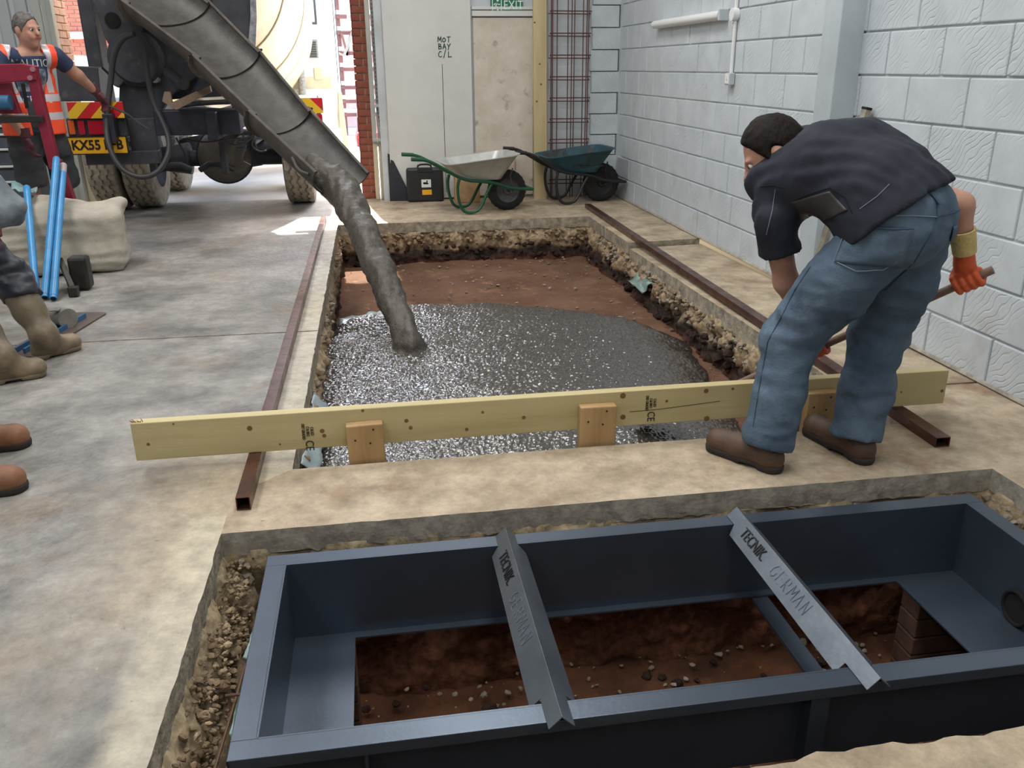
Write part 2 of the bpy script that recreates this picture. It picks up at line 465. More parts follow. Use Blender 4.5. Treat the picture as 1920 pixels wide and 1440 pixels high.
m_floor = mat('worn grey concrete', srgb(154, 151, 146), srgb(110, 108, 104), 2.3, rough=.6, rough2=.45, lo=.38, hi=.64, bump=.6, bscale=30, c3=srgb(138, 122, 102), s3=1.3, lo3=.54, hi3=.76, coord='World', detail=9)
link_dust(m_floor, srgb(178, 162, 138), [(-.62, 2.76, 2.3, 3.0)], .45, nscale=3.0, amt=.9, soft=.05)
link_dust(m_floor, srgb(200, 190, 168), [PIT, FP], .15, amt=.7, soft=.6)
m_floor2 = mat('dusty beige concrete', srgb(188, 172, 149), srgb(150, 134, 112), 3.4, rough=.75, lo=.38, hi=.64, bump=.5, bscale=38, c3=srgb(146, 112, 86), s3=1.7, lo3=.56, hi3=.74, coord='World', detail=9)
link_speck(m_floor, srgb(92, 84, 76), srgb(196, 190, 182)); link_speck(m_floor2, srgb(122, 98, 76), srgb(212, 200, 180))
m_cut = mat('sawn concrete edge', srgb(176, 166, 146), srgb(120, 112, 100), 16, rough=.9, bump=.6, bscale=60, coord='World')
m_cut2 = mat('grey sawn concrete edge', srgb(178, 171, 158), srgb(140, 133, 122), 22, rough=.9, bump=.3, bscale=70, coord='World')

def noisy_poly(pts, flags, step=.03, amp=.004, seed=1, big=0.0):
    rng = np.random.default_rng(seed); out = []
    n = len(pts)
    for i in range(n):
        a = np.array(pts[i]); b = np.array(pts[(i+1) % n]); l = np.linalg.norm(b-a)
        out.append(tuple(a))
        if flags[i]:
            k = int(l/step); d = (b-a)/l; nn = np.array([d[1], -d[0]])
            for j in range(1, k):
                p = a+(b-a)*j/k; q = np.array([[p[0], p[1], seed*3.1]])
                o = amp*float(fbm(q, 18, 3, seed)[0])+big*float(fbm(q, 4.0, 3, seed+5)[0])
                out.append(tuple(p+nn*o))
    return out
def slab(name, pts, flags, mtop, mside, th=.12, amp=.004, big=0.0, seed=1, zfn=None, parent=None, lip=.5):
    P = noisy_poly(pts, flags, amp=amp, big=big, seed=seed); n = len(P)
    zf = zfn or (lambda x, y: 0.0)
    bm = bmesh.new()
    top = [bm.verts.new((x, y, zf(x, y))) for x, y in P]
    rng = np.random.default_rng(seed+9)
    mid = [bm.verts.new((x+rng.normal()*.0006, y+rng.normal()*.0006, zf(x, y)-th*lip)) for x, y in P]
    bot = [bm.verts.new((x+rng.normal()*.0015, y+rng.normal()*.0015, zf(x, y)-th+rng.normal()*.004)) for x, y in P]
    from mathutils.geometry import tessellate_polygon
    tri = tessellate_polygon([[Vector((x, y, 0)) for x, y in P]])
    for t in tri:
        bm.faces.new([top[i] for i in t]).material_index = 0; bm.faces.new([bot[i] for i in t]).material_index = 1
    for A, B in ((top, mid), (mid, bot)):
        for i in range(n):
            q = bm.faces.new([A[i], B[i], B[(i+1) % n], A[(i+1) % n]]); q.material_index = 1
    bmesh.ops.recalc_face_normals(bm, faces=bm.faces[:])
    me = bpy.data.meshes.new(name); bm.to_mesh(me); bm.free(); me.materials.append(mtop); me.materials.append(mside)
    o = bpy.data.objects.new(name, me); COL.objects.link(o); adopt(o, parent); return o

floor = tag(thing('floor', (0, 0, 0), 'cracked concrete workshop floor slabs cut open by two pits', None), kind='structure')
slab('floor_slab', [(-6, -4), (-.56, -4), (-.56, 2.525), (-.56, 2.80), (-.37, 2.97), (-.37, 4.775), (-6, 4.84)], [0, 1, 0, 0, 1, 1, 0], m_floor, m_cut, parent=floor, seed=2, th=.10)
slab('floor_slab', [(-.56, 2.525), (2.2, 2.525), (2.2, 1.2), (2.76, 1.2), (2.76, 3.35), (2.10, 3.35), (2.10, 2.97), (-.37, 2.97), (-.56, 2.80)], [1, 1, 0, 0, 1, 1, 1, 0, 0], m_floor2, m_cut2, parent=floor, seed=3, th=.085, amp=.003)
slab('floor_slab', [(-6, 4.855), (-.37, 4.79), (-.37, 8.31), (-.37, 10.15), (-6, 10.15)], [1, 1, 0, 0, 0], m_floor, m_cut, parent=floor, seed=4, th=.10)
slab('floor_slab', [(-.37, 8.31), (2.10, 8.31), (2.10, 6.93), (2.76, 7.0), (2.76, 9.8), (-.37, 10.15)], [1, 1, 1, 0, 0, 0], m_floor2, m_cut, parent=floor, seed=5, th=.10)
slab('floor_slab', [(2.10, 3.37), (2.76, 3.37), (2.76, 6.96), (2.10, 6.88)], [0, 0, 1, 1], m_floor2, m_cut, parent=floor, seed=6, th=.12, amp=.006, zfn=lambda x, y: -.04*max(0, (y-3.4)/3.5))
slab('floor_slab', [(-.56, -4), (2.2, -4), (2.2, 1.36), (-.56, 1.30)], [0, 0, 1, 0], m_floor2, m_cut2, parent=floor, seed=7, th=.14, amp=.012, big=.025)
slab('floor_slab', [(2.2, -4), (2.76, -4), (2.76, 1.19), (2.2, 1.19)], [0, 0, 0, 0], m_floor2, m_cut2, parent=floor, seed=8, th=.12)

# ------------------------------------------------------------------ excavated earth
def strata_material():
    m = bpy.data.materials.new('excavated strata'); m.use_nodes = True; n = m.node_tree.nodes; L = m.node_tree.links; b = n['Principled BSDF']
    b.inputs['Roughness'].default_value = .95; b.inputs['Specular IOR Level'].default_value = .2
    pos = n.new('ShaderNodeNewGeometry').outputs['Position']; sep = n.new('ShaderNodeSeparateXYZ'); L.new(pos, sep.inputs[0])
    nz = n.new('ShaderNodeTexNoise'); nz.inputs['Scale'].default_value = 5; nz.inputs['Detail'].default_value = 8; L.new(pos, nz.inputs['Vector'])
    ma = n.new('ShaderNodeMath'); ma.operation = 'MULTIPLY_ADD'; L.new(nz.outputs['Fac'], ma.inputs[0]); ma.inputs[1].default_value = .16; L.new(sep.outputs[2], ma.inputs[2])
    mr = n.new('ShaderNodeMapRange'); mr.inputs['From Min'].default_value = -.40; mr.inputs['From Max'].default_value = 0.04; L.new(ma.outputs[0], mr.inputs['Value'])
    rp = n.new('ShaderNodeValToRGB'); e = rp.color_ramp.elements
    e[0].position = 0; e[0].color = srgb(104, 68, 50); e[1].position = 1; e[1].color = srgb(176, 160, 130)
    for p, c in ((.16, srgb(88, 56, 44)), (.3, srgb(58, 48, 44)), (.42, srgb(70, 60, 54)), (.48, srgb(134, 112, 88)), (.7, srgb(170, 150, 122))):
        q = e.new(p); q.color = c
    L.new(mr.outputs[0], rp.inputs[0])
    n2 = n.new('ShaderNodeTexNoise'); n2.inputs['Scale'].default_value = 34; n2.inputs['Detail'].default_value = 8; L.new(pos, n2.inputs['Vector'])
    r2 = n.new('ShaderNodeMapRange'); r2.inputs['From Min'].default_value = .38; r2.inputs['From Max'].default_value = .6; r2.inputs['To Min'].default_value = .62; r2.inputs['To Max'].default_value = 1.12; L.new(n2.outputs['Fac'], r2.inputs['Value'])
    mx = n.new('ShaderNodeMix'); mx.data_type = 'RGBA'; mx.blend_type = 'MULTIPLY'; mx.inputs['Factor'].default_value = 1; L.new(rp.outputs[0], mx.inputs['A']); L.new(r2.outputs[0], mx.inputs['B'])
    L.new(mx.outputs['Result'], b.inputs['Base Color'])
    bp = n.new('ShaderNodeBump'); bp.inputs['Strength'].default_value = .7; bp.inputs['Distance'].default_value = .012; L.new(n2.outputs['Fac'], bp.inputs['Height']); L.new(bp.outputs[0], b.inputs['Normal'])
    return m
m_strata = strata_material()
m_soil = mat('red brown sandy soil', srgb(120, 92, 74), srgb(94, 69, 55), 3.0, rough=.97, bump=.9, bscale=30, spec=.15, c3=srgb(150, 118, 94), s3=6, lo3=.55, hi3=.75, coord='World', detail=10)
m_fpsoil = mat('dark red clay soil', srgb(102, 68, 49), srgb(70, 48, 37), 5.0, rough=.97, bump=.9, bscale=36, spec=.15, c3=srgb(118, 74, 46), s3=9, lo3=.55, hi3=.75, coord='World', detail=10)

def ring(name, box, z0, z1, inn, amp, nlev, mt, seed, parent):
    x0, x1, y0, y1 = box
    per = []
    st = .022
    for (a, b, nn) in (((x0, y0), (x1, y0), (0, 1)), ((x1, y0), (x1, y1), (-1, 0)), ((x1, y1), (x0, y1), (0, -1)), ((x0, y1), (x0, y0), (1, 0))):
        a = np.array(a); b = np.array(b); k = int(np.linalg.norm(b-a)/st)
        for j in range(k): per.append((*(a+(b-a)*j/k), *nn))
    per = np.array(per); n = len(per); V = []
    for l in range(nlev+1):
        t = l/nlev; z = z0+(z1-z0)*t
        p = np.stack([per[:, 0], per[:, 1], np.full(n, z)], 1)
        off = inn(t, per)+amp(t)*(fbm(p, 9, 3, seed)+.6*np.abs(fbm(p, 22, 2, seed+3)))
        p[:, 0] += per[:, 2]*off; p[:, 1] += per[:, 3]*off
        p[:, 2] += .015*fbm(p, 14, 2, seed+8)*(0 < t < 1)
        V.append(p)
    Fq = [[l*n+i, l*n+(i+1) % n, (l+1)*n+(i+1) % n, (l+1)*n+i] for l in range(nlev) for i in range(n)]
    return new_obj(name, np.concatenate(V), Fq, mt, parent, smooth=True)
def bedgrid(name, box, z, amp, sc, mt, seed, parent, st=.03):
    x0, x1, y0, y1 = box; nx = int((x1-x0)/st)+1; ny = int((y1-y0)/st)+1
    X, Y = np.meshgrid(np.linspace(x0, x1, nx), np.linspace(y0, y1, ny)); p = np.stack([X.ravel(), Y.ravel(), np.full(X.size, z)], 1)
    p[:, 2] += amp*fbm(p, sc, 4, seed)
    Fq = [[j*nx+i, j*nx+i+1, (j+1)*nx+i+1, (j+1)*nx+i] for j in range(ny-1) for i in range(nx-1)]
    return new_obj(name, p, Fq, mt, parent, smooth=True)
pit = tag(thing('excavated_ground', (0, 0, 0), 'excavated earth sides and red soil bed of both pits'), kind='structure')
ring('pit_side', PIT, -.095, Z_PIT-.03, lambda t, per: -.012+.03*t+.05*max(0, t-.75), lambda t: .012+.03*math.sin(min(1, t*1.5)*math.pi*.8), 22, m_strata, 21, pit)
bedgrid('pit_bed', (PIT[0]-.1, PIT[1]+.1, PIT[2]-.1, PIT[3]+.1), Z_PIT, .018, 2.5, m_soil, 31, pit)
ring('pit_side', FP, -.07, Z_FP-.03, lambda t, per: -.01+.05*t+np.where(per[:, 2] > .5, .085*np.clip(t*2.2, 0, 1), 0)-np.where(per[:, 3] > .5, .05, 0), lambda t: .014+.034*math.sin(min(1, t*1.6)*math.pi*.8), 34, m_strata, 41, pit)
bedgrid('pit_bed', (FP[0]-.1, FP[1]+.1, FP[2]-.1, FP[3]+.1), Z_FP, .035, 2.5, m_fpsoil, 51, pit, st=.025)

m_rub = mat('tan rubble stone', srgb(168, 151, 124), srgb(122, 101, 80), 7, rough=.95, bump=.5, bscale=50, coord='World', spec=.2)
m_rubg = mat('grey rubble stone', srgb(168, 158, 142), srgb(112, 100, 88), 9, rough=.95, bump=.5, bscale=60, coord='World', spec=.2)
m_rubd = mat('dark earth clods', srgb(66, 52, 46), srgb(44, 34, 30), 7, rough=.97, bump=.5, bscale=50, coord='World', spec=.15)
def side_rubble(name, n, box, zr, rr, mt, seed, sides, dd=(-.02, .02)):
    rng = np.random.default_rng(seed); x0, x1, y0, y1 = box; P = []; R = []
    for i in range(n):
        s = sides[rng.integers(len(sides))]; z = rng.uniform(*zr); d = rng.uniform(*dd)
        if s == 'l': p = (x0+d, rng.uniform(y0, y1), z)
        elif s == 'r': p = (x1-d, rng.uniform(y0, y1), z)
        elif s == 'f': p = (rng.uniform(x0, x1), y1-d, z)
        else: p = (rng.uniform(x0, x1), y0+d, z)
        P.append(p); R.append(rng.uniform(*rr))
    rocks(name, P, R, mt, pit, seed=seed)
side_rubble('rubble', 620, PIT, (-.22, -.11), (.010, .030), m_rub, 61, 'rrrflf')
side_rubble('rubble', 420, PIT, (-.26, -.12), (.01, .03), m_rubg, 62, 'rrrl')
side_rubble('clods', 260, PIT, (-.42, -.24), (.015, .04), m_rubd, 63, 'rrf', (-.01, .04))
side_rubble('rubble', 1700, FP, (-.4, -.09), (.003, .013), m_rub, 64, 'l', (.01, .08))
side_rubble('rubble', 300, FP, (-.3, -.1), (.008, .024), m_rubg, 65, 'fr')
rng = np.random.default_rng(5)
rocks('pebbles', [(rng.uniform(-.3, 2.05), rng.uniform(4.0, 8.25), Z_PIT+.012) for _ in range(420)], rng.uniform(.004, .018, 420), m_rubg, pit, seed=66, flat=.6)
rocks('pebbles', [(rng.uniform(-.3, 2.05), rng.uniform(1.5, 2.5), Z_FP+.02) for _ in range(520)], rng.uniform(.003, .015, 520), m_rubg, pit, seed=67, flat=.6)
rocks('clods', [(rng.uniform(-.3, 2.05), rng.uniform(1.6, 2.5), Z_FP+.015) for _ in range(110)], rng.uniform(.010, .032, 110), m_rubd, pit, seed=68, flat=.7)
rocks('clods', [(rng.uniform(2.04, 2.17), rng.uniform(1.9, 2.5), rng.uniform(-.2, -.16)) for _ in range(130)], rng.uniform(.015, .035, 130), m_rubg, pit, seed=69, flat=.7)
bl = MB(); bl.box((2.12, 2.0, -.40), (.2, 1.2, .42), bev=.02); bl.build('pit_ledge', m_strata, pit)

# ------------------------------------------------------------------ wet concrete
m_wet = mat('wet fresh concrete', srgb(80, 74, 68), srgb(44, 41, 39), 70, rough=.14, rough2=.28, spec=1.0, coord='World', bump=.3, bscale=190, coat=.7, bdist=.004)
arc = [(-.75, 2.8), (-.75, 5.6), (-.42, 5.74), (-.31, 6.2), (.14, 6.45), (.77, 6.46), (1.36, 6.21), (1.86, 5.78), (2.04, 5.3), (1.975, 4.74), (1.90, 4.42), (1.83, 3.87), (1.80, 3.3), (1.80, 2.8)]
def poly_sd(P, poly):
    poly = np.array(poly); d = np.full(len(P), 1e9); ins = np.zeros(len(P), bool); n = len(poly)
    for i in range(n):
        a = poly[i]; b = poly[(i+1) % n]; e = b-a; w = P-a; h = np.clip((w@e)/(e@e), 0, 1)
        d = np.minimum(d, np.linalg.norm(w-h[:, None]*e, axis=1))
        c1 = (a[1] <= P[:, 1]) & (b[1] > P[:, 1]); c2 = (a[1] > P[:, 1]) & (b[1] <= P[:, 1])
        cr = e[0]*w[:, 1]-e[1]*w[:, 0]
        ins ^= (c1 & (cr > 0)) | (c2 & (cr < 0))
    return np.where(ins, d, -d)
def worley(P, cell, seed):
    q = P/cell; i = np.floor(q); F = np.full(len(P), 9.0)
    for dx in (-1, 0, 1):
        for dy in (-1, 0, 1):
            cx = i[:, 0]+dx; cy = i[:, 1]+dy; z = np.zeros_like(cx)
            jx = cx+_hash(cx, cy, z, seed); jy = cy+_hash(cx, cy, z, seed+1); sz = .6+.8*_hash(cx, cy, z, seed+2)
            F = np.minimum(F, np.hypot(q[:, 0]-jx, q[:, 1]-jy)/sz)
    return F
def conc_height(P):
    sd = poly_sd(P, arc)+.02*fbm(np.c_[P, np.zeros(len(P))], 6, 3, 4)
    z = Z_PIT+.02+.215*(1-np.exp(-np.clip(sd, 0, None)/.38))
    z += .02*np.exp(-((P[:, 0]-.15)**2+(P[:, 1]-4.95)**2)/.05)
    z += .010*fbm(np.c_[P, np.zeros(len(P))], 4, 3, 8)
    return sd, z
st = .0062
gx = np.arange(-.40, 2.12, st); gy = np.arange(2.94, 6.62, st); GX, GY = np.meshgrid(gx, gy); GP = np.stack([GX.ravel(), GY.ravel()], 1)
sd, gz = conc_height(GP)
bump_ = .0065*np.clip(1-worley(GP, .0165, 3)**2*2.2, -.5, 1)+.0035*np.clip(1-worley(GP, .0105, 9)**2*2.0, -.5, 1)
gz = np.where(sd > .0, gz+bump_, Z_PIT-.03)
keep = sd > -.015
nx = len(gx); idx = np.arange(len(GP)).reshape(len(gy), nx)
q4 = np.stack([idx[:-1, :-1], idx[:-1, 1:], idx[1:, 1:], idx[1:, :-1]], -1).reshape(-1, 4)
q4 = q4[keep[q4].all(1)]; used = np.unique(q4); rem = np.full(len(GP), -1); rem[used] = np.arange(len(used))
wet = new_obj('wet_concrete', np.c_[GP, gz][used], rem[q4], m_wet, smooth=True)
tag(wet, 'glistening wet concrete spreading over the red soil in the pit', 'concrete', kind='stuff')

# ------------------------------------------------------------------ walls
m_paint = mat('pale blue grey wall paint', srgb(202, 208, 212), srgb(188, 194, 198), 3, rough=.55, bump=.25, bscale=30, coord='World', c3=srgb(166, 164, 158), s3=1.3, lo3=.6, hi3=.85)
def block_material():
    m = mat('painted concrete block', srgb(200, 208, 214), srgb(188, 196, 202), 5, rough=.5, spec=.4, c3=srgb(170, 168, 160), s3=2.0, lo3=.62, hi3=.85, coord='World')
    n = m.node_tree.nodes; L = m.node_tree.links; b = n['Principled BSDF']
    tc = n.new('ShaderNodeTexCoord'); oi = n.new('ShaderNodeObjectInfo')
    sc = n.new('ShaderNodeVectorMath'); sc.operation = 'SCALE'; cb = n.new('ShaderNodeCombineXYZ'); L.new(oi.outputs['Random'], cb.inputs[0]); L.new(oi.outputs['Random'], cb.inputs[1]); L.new(oi.outputs['Random'], cb.inputs[2])
    L.new(cb.outputs[0], sc.inputs[0]); sc.inputs['Scale'].default_value = 31.0
    ad = n.new('ShaderNodeVectorMath'); ad.operation = 'ADD'; L.new(tc.outputs['Object'], ad.inputs[0]); L.new(sc.outputs[0], ad.inputs[1])
    wv = n.new('ShaderNodeTexWave'); wv.wave_type = 'BANDS'; wv.bands_direction = 'DIAGONAL'; wv.inputs['Scale'].default_value = 15; wv.inputs['Distortion'].default_value = 11; wv.inputs['Detail'].default_value = 1.5; wv.inputs['Detail Scale'].default_value = .55
    L.new(ad.outputs[0], wv.inputs['Vector'])
    rp = n.new('ShaderNodeMapRange'); rp.inputs['From Min'].default_value = 0; rp.inputs['From Max'].default_value = .22; L.new(wv.outputs['Fac'], rp.inputs['Value'])
    nz = n.new('ShaderNodeTexNoise'); nz.inputs['Scale'].default_value = 3; L.new(ad.outputs[0], nz.inputs['Vector'])
    mk = n.new('ShaderNodeMapRange'); mk.inputs['From Min'].default_value = .42; mk.inputs['From Max'].default_value = .56; L.new(nz.outputs['Fac'], mk.inputs['Value'])
    iv = n.new('ShaderNodeMath'); iv.operation = 'SUBTRACT'; iv.inputs[0].default_value = 1; L.new(rp.outputs[0], iv.inputs[1])
    mu = n.new('ShaderNodeMath'); mu.operation = 'MULTIPLY'; L.new(iv.outputs[0], mu.inputs[0]); L.new(mk.outputs[0], mu.inputs[1])
    n3 = n.new('ShaderNodeTexNoise'); n3.inputs['Scale'].default_value = 60; L.new(ad.outputs[0], n3.inputs['Vector'])
    sb = n.new('ShaderNodeMath'); sb.operation = 'MULTIPLY_ADD'; L.new(n3.outputs['Fac'], sb.inputs[0]); sb.inputs[1].default_value = .25; 
    ng = n.new('ShaderNodeMath'); ng.operation = 'MULTIPLY'; L.new(mu.outputs[0], ng.inputs[0]); ng.inputs[1].default_value = -1.0; L.new(ng.outputs[0], sb.inputs[2])
    bp = n.new('ShaderNodeBump'); bp.inputs['Strength'].default_value = .6; bp.inputs['Distance'].default_value = .004; L.new(sb.outputs[0], bp.inputs['Height']); L.new(bp.outputs[0], b.inputs['Normal'])
    return m
m_block = block_material()
wall_r = tag(thing('wall_right', (XW, 0, 0), 'long wall of pale painted concrete blocks on the right'), kind='structure')
w = MB(); w.box((XW+.11, 3.0, CEIL/2), (.2, 14, CEIL)); w.build('mortar_core', m_paint, wall_r)
def block_mesh(l, h, t=.03):
    mb = MB(); mb.box((0, 0, 0), (t, l, h), bev=.006)
    me = bpy.data.meshes.new('block'); me.from_pydata([tuple(v) for v in mb.v], [], mb.f); me.materials.append(m_block); me.update(); return me
ML, MH = .47, .225
bmf = block_mesh(ML-.011, MH-.010); bmh = block_mesh(ML/2-.011, MH-.010)
base_off = {0: 4.265, 1: 4.03, 2: 4.15, 3: 4.265, 4: 4.03, 5: 4.265, 6: 4.03, 7: 4.265, 8: 4.03, 9: 4.265}
for k in range(10):
    y = base_off[k]-5*ML
    while y < 9.78:
        y1 = y+ML
        if y1 > 2.35:
            if y1 < 9.79: me, c = bmf, y+ML/2
            elif 9.79-y > ML*.45: me, c = bmh, y+ML/4
            else: break
            o = bpy.data.objects.new('block', me); COL.objects.link(o)
            o.location = (XW+.012+random.uniform(-.0022, .0022), c, MH*(k+.5)); o.rotation_euler = (random.uniform(-.003, .003), 0, random.uniform(-.006, .006))
            adopt(o, wall_r)
        y = y1
# skirting mortar fillet at the wall foot
w = MB(); w.box((XW-.004, 4.0, .008), (.03, 11.6, .02), rot=(0, .5, 0), bev=.004); w.build('mortar_fillet', m_cut2, wall_r)

# far wall: solid parts either side of the shutter door
wall_f = tag(thing('wall_far', (1.4, YB, 0), 'pale painted end wall beside the open shutter door'), kind='structure')
m_white = mat('off white painted board', srgb(212, 213, 209), srgb(202, 203, 199), 2, rough=.5, bump=.08, bscale=20, coord='World', c3=srgb(168, 166, 160), s3=3.5, lo3=.66, hi3=.85)
w = MB(); w.box((1.5, YB+.12, CEIL/2), (2.8, .2, CEIL)); w.box((-4.6, 10.05, CEIL/2), (2.7, .2, CEIL)); w.box((-1.6, 10.05, 4.0), (3.4, .2, 1.25))
w.build('wall_panel', m_paint, wall_f)
bfm = None
# painted block pier in the far right corner
fm = MB(); fm.box((0, 0, 0), (.16, .06, MH-.01), bev=.005); me_c = bpy.data.meshes.new('block'); me_c.from_pydata([tuple(v) for v in fm.v], [], fm.f); me_c.materials.append(m_block)
for k in range(10):
    for j, cx in enumerate((2.52, 2.675)):
        o = bpy.data.objects.new('block', me_c); COL.objects.link(o); o.location = (cx+(.02 if k % 2 else 0), YB, MH*(k+.5)); adopt(o, wall_f)

wall_l = tag(new_obj('wall_left', [(-6, -4, 0), (-6, 10.2, 0), (-6, 10.2, CEIL), (-6, -4, CEIL)], [[0, 1, 2, 3]], m_paint), 'plain painted side wall far off to the left', kind='structure')
wall_n = tag(new_obj('wall_near', [(-6, -4, 0), (3, -4, 0), (3, -4, CEIL), (-6, -4, CEIL)], [[0, 1, 2, 3]], m_paint), 'plain painted wall behind the viewer', kind='structure')
ceiling = tag(thing('ceiling', (-1.5, 3, CEIL), 'workshop ceiling with rooflights and added fill lamps'), kind='structure')
m_ceil = mat('ceiling sheet', srgb(190, 190, 186), rough=.8)
new_obj('ceiling_sheet', [(-6.1, -4.1, CEIL+.02), (3, -4.1, CEIL+.02), (3, 10.2, CEIL+.02), (-6.1, 10.2, CEIL+.02)], [[0, 3, 2, 1]], m_ceil, ceiling)
for (rx, ry) in ROOFLIGHTS_AND_FILL:
    w = MB()
    for sx in (-1, 1): w.box((rx+sx*.58, ry, CEIL-.03), (.06, 2.8, .08))
    for sy in (-1, 1): w.box((rx, ry+sy*1.33, CEIL-.03), (1.2, .06, .08))
    w.build('rooflight_and_fill_kerb', m_ceil, ceiling)  # kerbs also frame the added fill pair

# column on the right wall
m_col = mat('grey painted steel', srgb(186, 196, 202), srgb(172, 182, 188), 3, rough=.45, coord='World', bump=.05)
col = MB(); col.box((XW-.075, 4.86, CEIL/2), (.15, .20, CEIL), bev=.006)
tag(col.build('trim_1', m_col), 'grey painted boxed steel column against the block wall', kind='structure')

# ------------------------------------------------------------------ door opening: brick piers and shutter guides
m_brick = mat('red brick', srgb(150, 84, 66), srgb(122, 66, 54), 14, rough=.9, bump=.4, bscale=60, c3=srgb(178, 120, 98), s3=20, lo3=.58, hi3=.75)
m_brickp = mat('sun haze tinted red brick', srgb(212, 176, 160), srgb(194, 154, 138), 10, rough=.9, bump=.3, bscale=50)  # brick red made paler, putting sunlight and haze into the colour
m_mortar = mat('pale mortar', srgb(196, 184, 166), srgb(176, 164, 148), 20, rough=.95, coord='World')
def brick_mesh(l, d, h, mt):
    mb = MB(); mb.box((0, 0, 0), (l, d, h), bev=.004); me = bpy.data.meshes.new('brick'); me.from_pydata([tuple(v) for v in mb.v], [], mb.f); me.materials.append(mt); return me
def brick_panel(parent, x0, x1, y, z0, z1, bl, bh, mt, axis='x', joint=.010, depth=.03, face=-1):
    """bricks standing proud of a mortar core; axis x: runs along X at Y=y, axis y: runs along Y at X=y"""
    mef = brick_mesh(*( (bl-joint, depth, bh-joint) if axis == 'x' else (depth, bl-joint, bh-joint)), mt)
    meh = brick_mesh(*( (bl/2-joint, depth, bh-joint) if axis == 'x' else (depth, bl/2-joint, bh-joint)), mt)
    n = 0; z = z0; r = 0
    while z+bh <= z1+1e-6:
        x = x0
        if r % 2: seq = [bl/2]
        else: seq = []
        L = x1-x0; t = sum(seq)
        while t+bl <= L+1e-6: seq.append(bl); t += bl
        if t+bl/2 <= L+1e-6: seq.append(bl/2)
        for s in seq:
            o = bpy.data.objects.new('brick', mef if s == bl else meh); COL.objects.link(o)
            j = random.uniform(-.002, .002)
            o.location = (x+s/2, y+j, z+bh/2) if axis == 'x' else (y+j, x+s/2, z+bh/2)
            adopt(o, parent); x += s; n += 1
        z += bh; r += 1
    return n
pier = tag(thing('wall_pier', (-.06, 10.2, 0), 'red brick door pier at the right of the open doorway'), kind='structure')
w = MB(); w.box((-.035, 10.25, 1.8), (.17, .46, 3.6)); w.build('mortar_core', m_mortar, pier)
brick_panel(pier, -.128, .052, 10.015, 0, 2.4, .18, .075, m_brick, 'x')
brick_panel(pier, 10.02, 10.47, -.125, 0, 2.4, .225, .075, m_brick, 'y')
pier2 = tag(thing('wall_pier', (-3.3, 10.4, 0), 'sunlit pale brick reveal at the left of the open doorway'), kind='structure')
w = MB(); w.box((-3.42, 10.40, 1.8), (.46, .46, 3.6)); w.build('mortar_core', m_mortar, pier2)
brick_panel(pier2, 10.18, 10.63, -3.185, 0, 2.7, .225, .075, m_brickp, 'y')
m_galv = mat('pale painted guide rail', srgb(186, 190, 184), srgb(162, 166, 160), 6, rough=.45, bump=.1, stretch=(1, 1, .2), c3=srgb(120, 112, 100), s3=9, lo3=.66, hi3=.8)
m_chain = mat('oily steel chain', srgb(92, 90, 86), rough=.45, metal=.8)
m_woodpale = mat('cream painted timber', srgb(206, 200, 178), srgb(186, 176, 150), 12, rough=.7, stretch=(1, 1, .15))
g = tag(thing('trim_2', (.08, 9.9, 0), 'pale roller shutter guide channel beside the brick pier'), kind='structure')
gz0, gz1 = .62, 3.6
for (x, wd, dp, y) in ((.035, .05, .07, 9.93), (.085, .03, .05, 9.95), (.125, .045, .09, 9.90)):
    w = MB(); w.box((x, y, (gz0+gz1)/2), (wd, dp, gz1-gz0), bev=.004); w.build('guide_channel', m_galv, g)
    w = MB(); w.box((x, y, gz0/2), (wd, dp, gz0), bev=.006); w.build('guide_foot', m_woodpale, g)
w = MB(); w.box((.08, 9.865, .66), (.13, .05, .03), bev=.003); w.box((.08, 9.85, 1.02), (.05, .05, .03), bev=.003); w.build('bracket', m_galv, g)
w = MB()
zc = 2.6; i = 0
while zc > .2:
    xx = .086 if zc > .98 else .086+.05*min(1, (.98-zc)/.5)
    w.box((xx, 9.845, zc), (.012 if i % 2 else .004, .004 if i % 2 else .012, .026), bev=.0015); zc -= .021; i += 1
w.build('chain', m_chain, g)
g2 = tag(thing('trim_3', (-3.12, 9.9, 0), 'grey roller shutter guide post at the left door jamb'), kind='structure')
for (x, wd, dp, y) in ((-3.10, .05, .10, 9.9), (-3.16, .05, .06, 9.94), (-3.24, .09, .04, 9.92)):
    w = MB(); w.box((x, y, 1.8), (wd, dp, 3.6), bev=.004); w.build('guide_channel', m_galv, g2)
w = MB(); w.box((-3.08, 10.06, .4), (.16, .12, .8), bev=.01); w.build('guide_foot', m_woodpale, g2)

# far wall furnishings that belong to the building
m_dark = mat('dark gap', srgb(40, 40, 40), rough=.9)
dr = tag(thing('door_1', (.6, YB-.02, 0), 'white boarded panel with green hand lettering'), kind='structure')
xs = [PY(722, 200, YB-.03).x+.02, PY(832, 200, YB-.03).x, PY(886, 200, YB-.03).x]
w = MB(); w.box(((xs[0]+xs[2])/2, YB-.02, 1.3), (xs[2]-xs[0]-.001, .03, 2.56), bev=.002); w.build('board', m_white, dr)
w = MB(); w.box((xs[1]-.002, YB-.0345, .76), (.006, .003, 1.36)); w.build('seam', m_dark, dr)
m_ink = mat('dark green marker ink', srgb(20, 78, 62), rough=.6)
for t, (px_, py_) in (('MOT', (821, 79)), ('BAY', (822, 92)), ('C/L', (822, 107))):
    hand_text(t, .052 if t != 'C/L' else .056, PY(px_, py_, YB-.036), (1, 0, 0), (0, 0, 1), m_ink, .0045, parent=dr)
d2 = tag(thing('door_2', (1.45, YB-.02, 0), 'scuffed and dirt stained pale plywood sheet in doorway'), kind='structure')
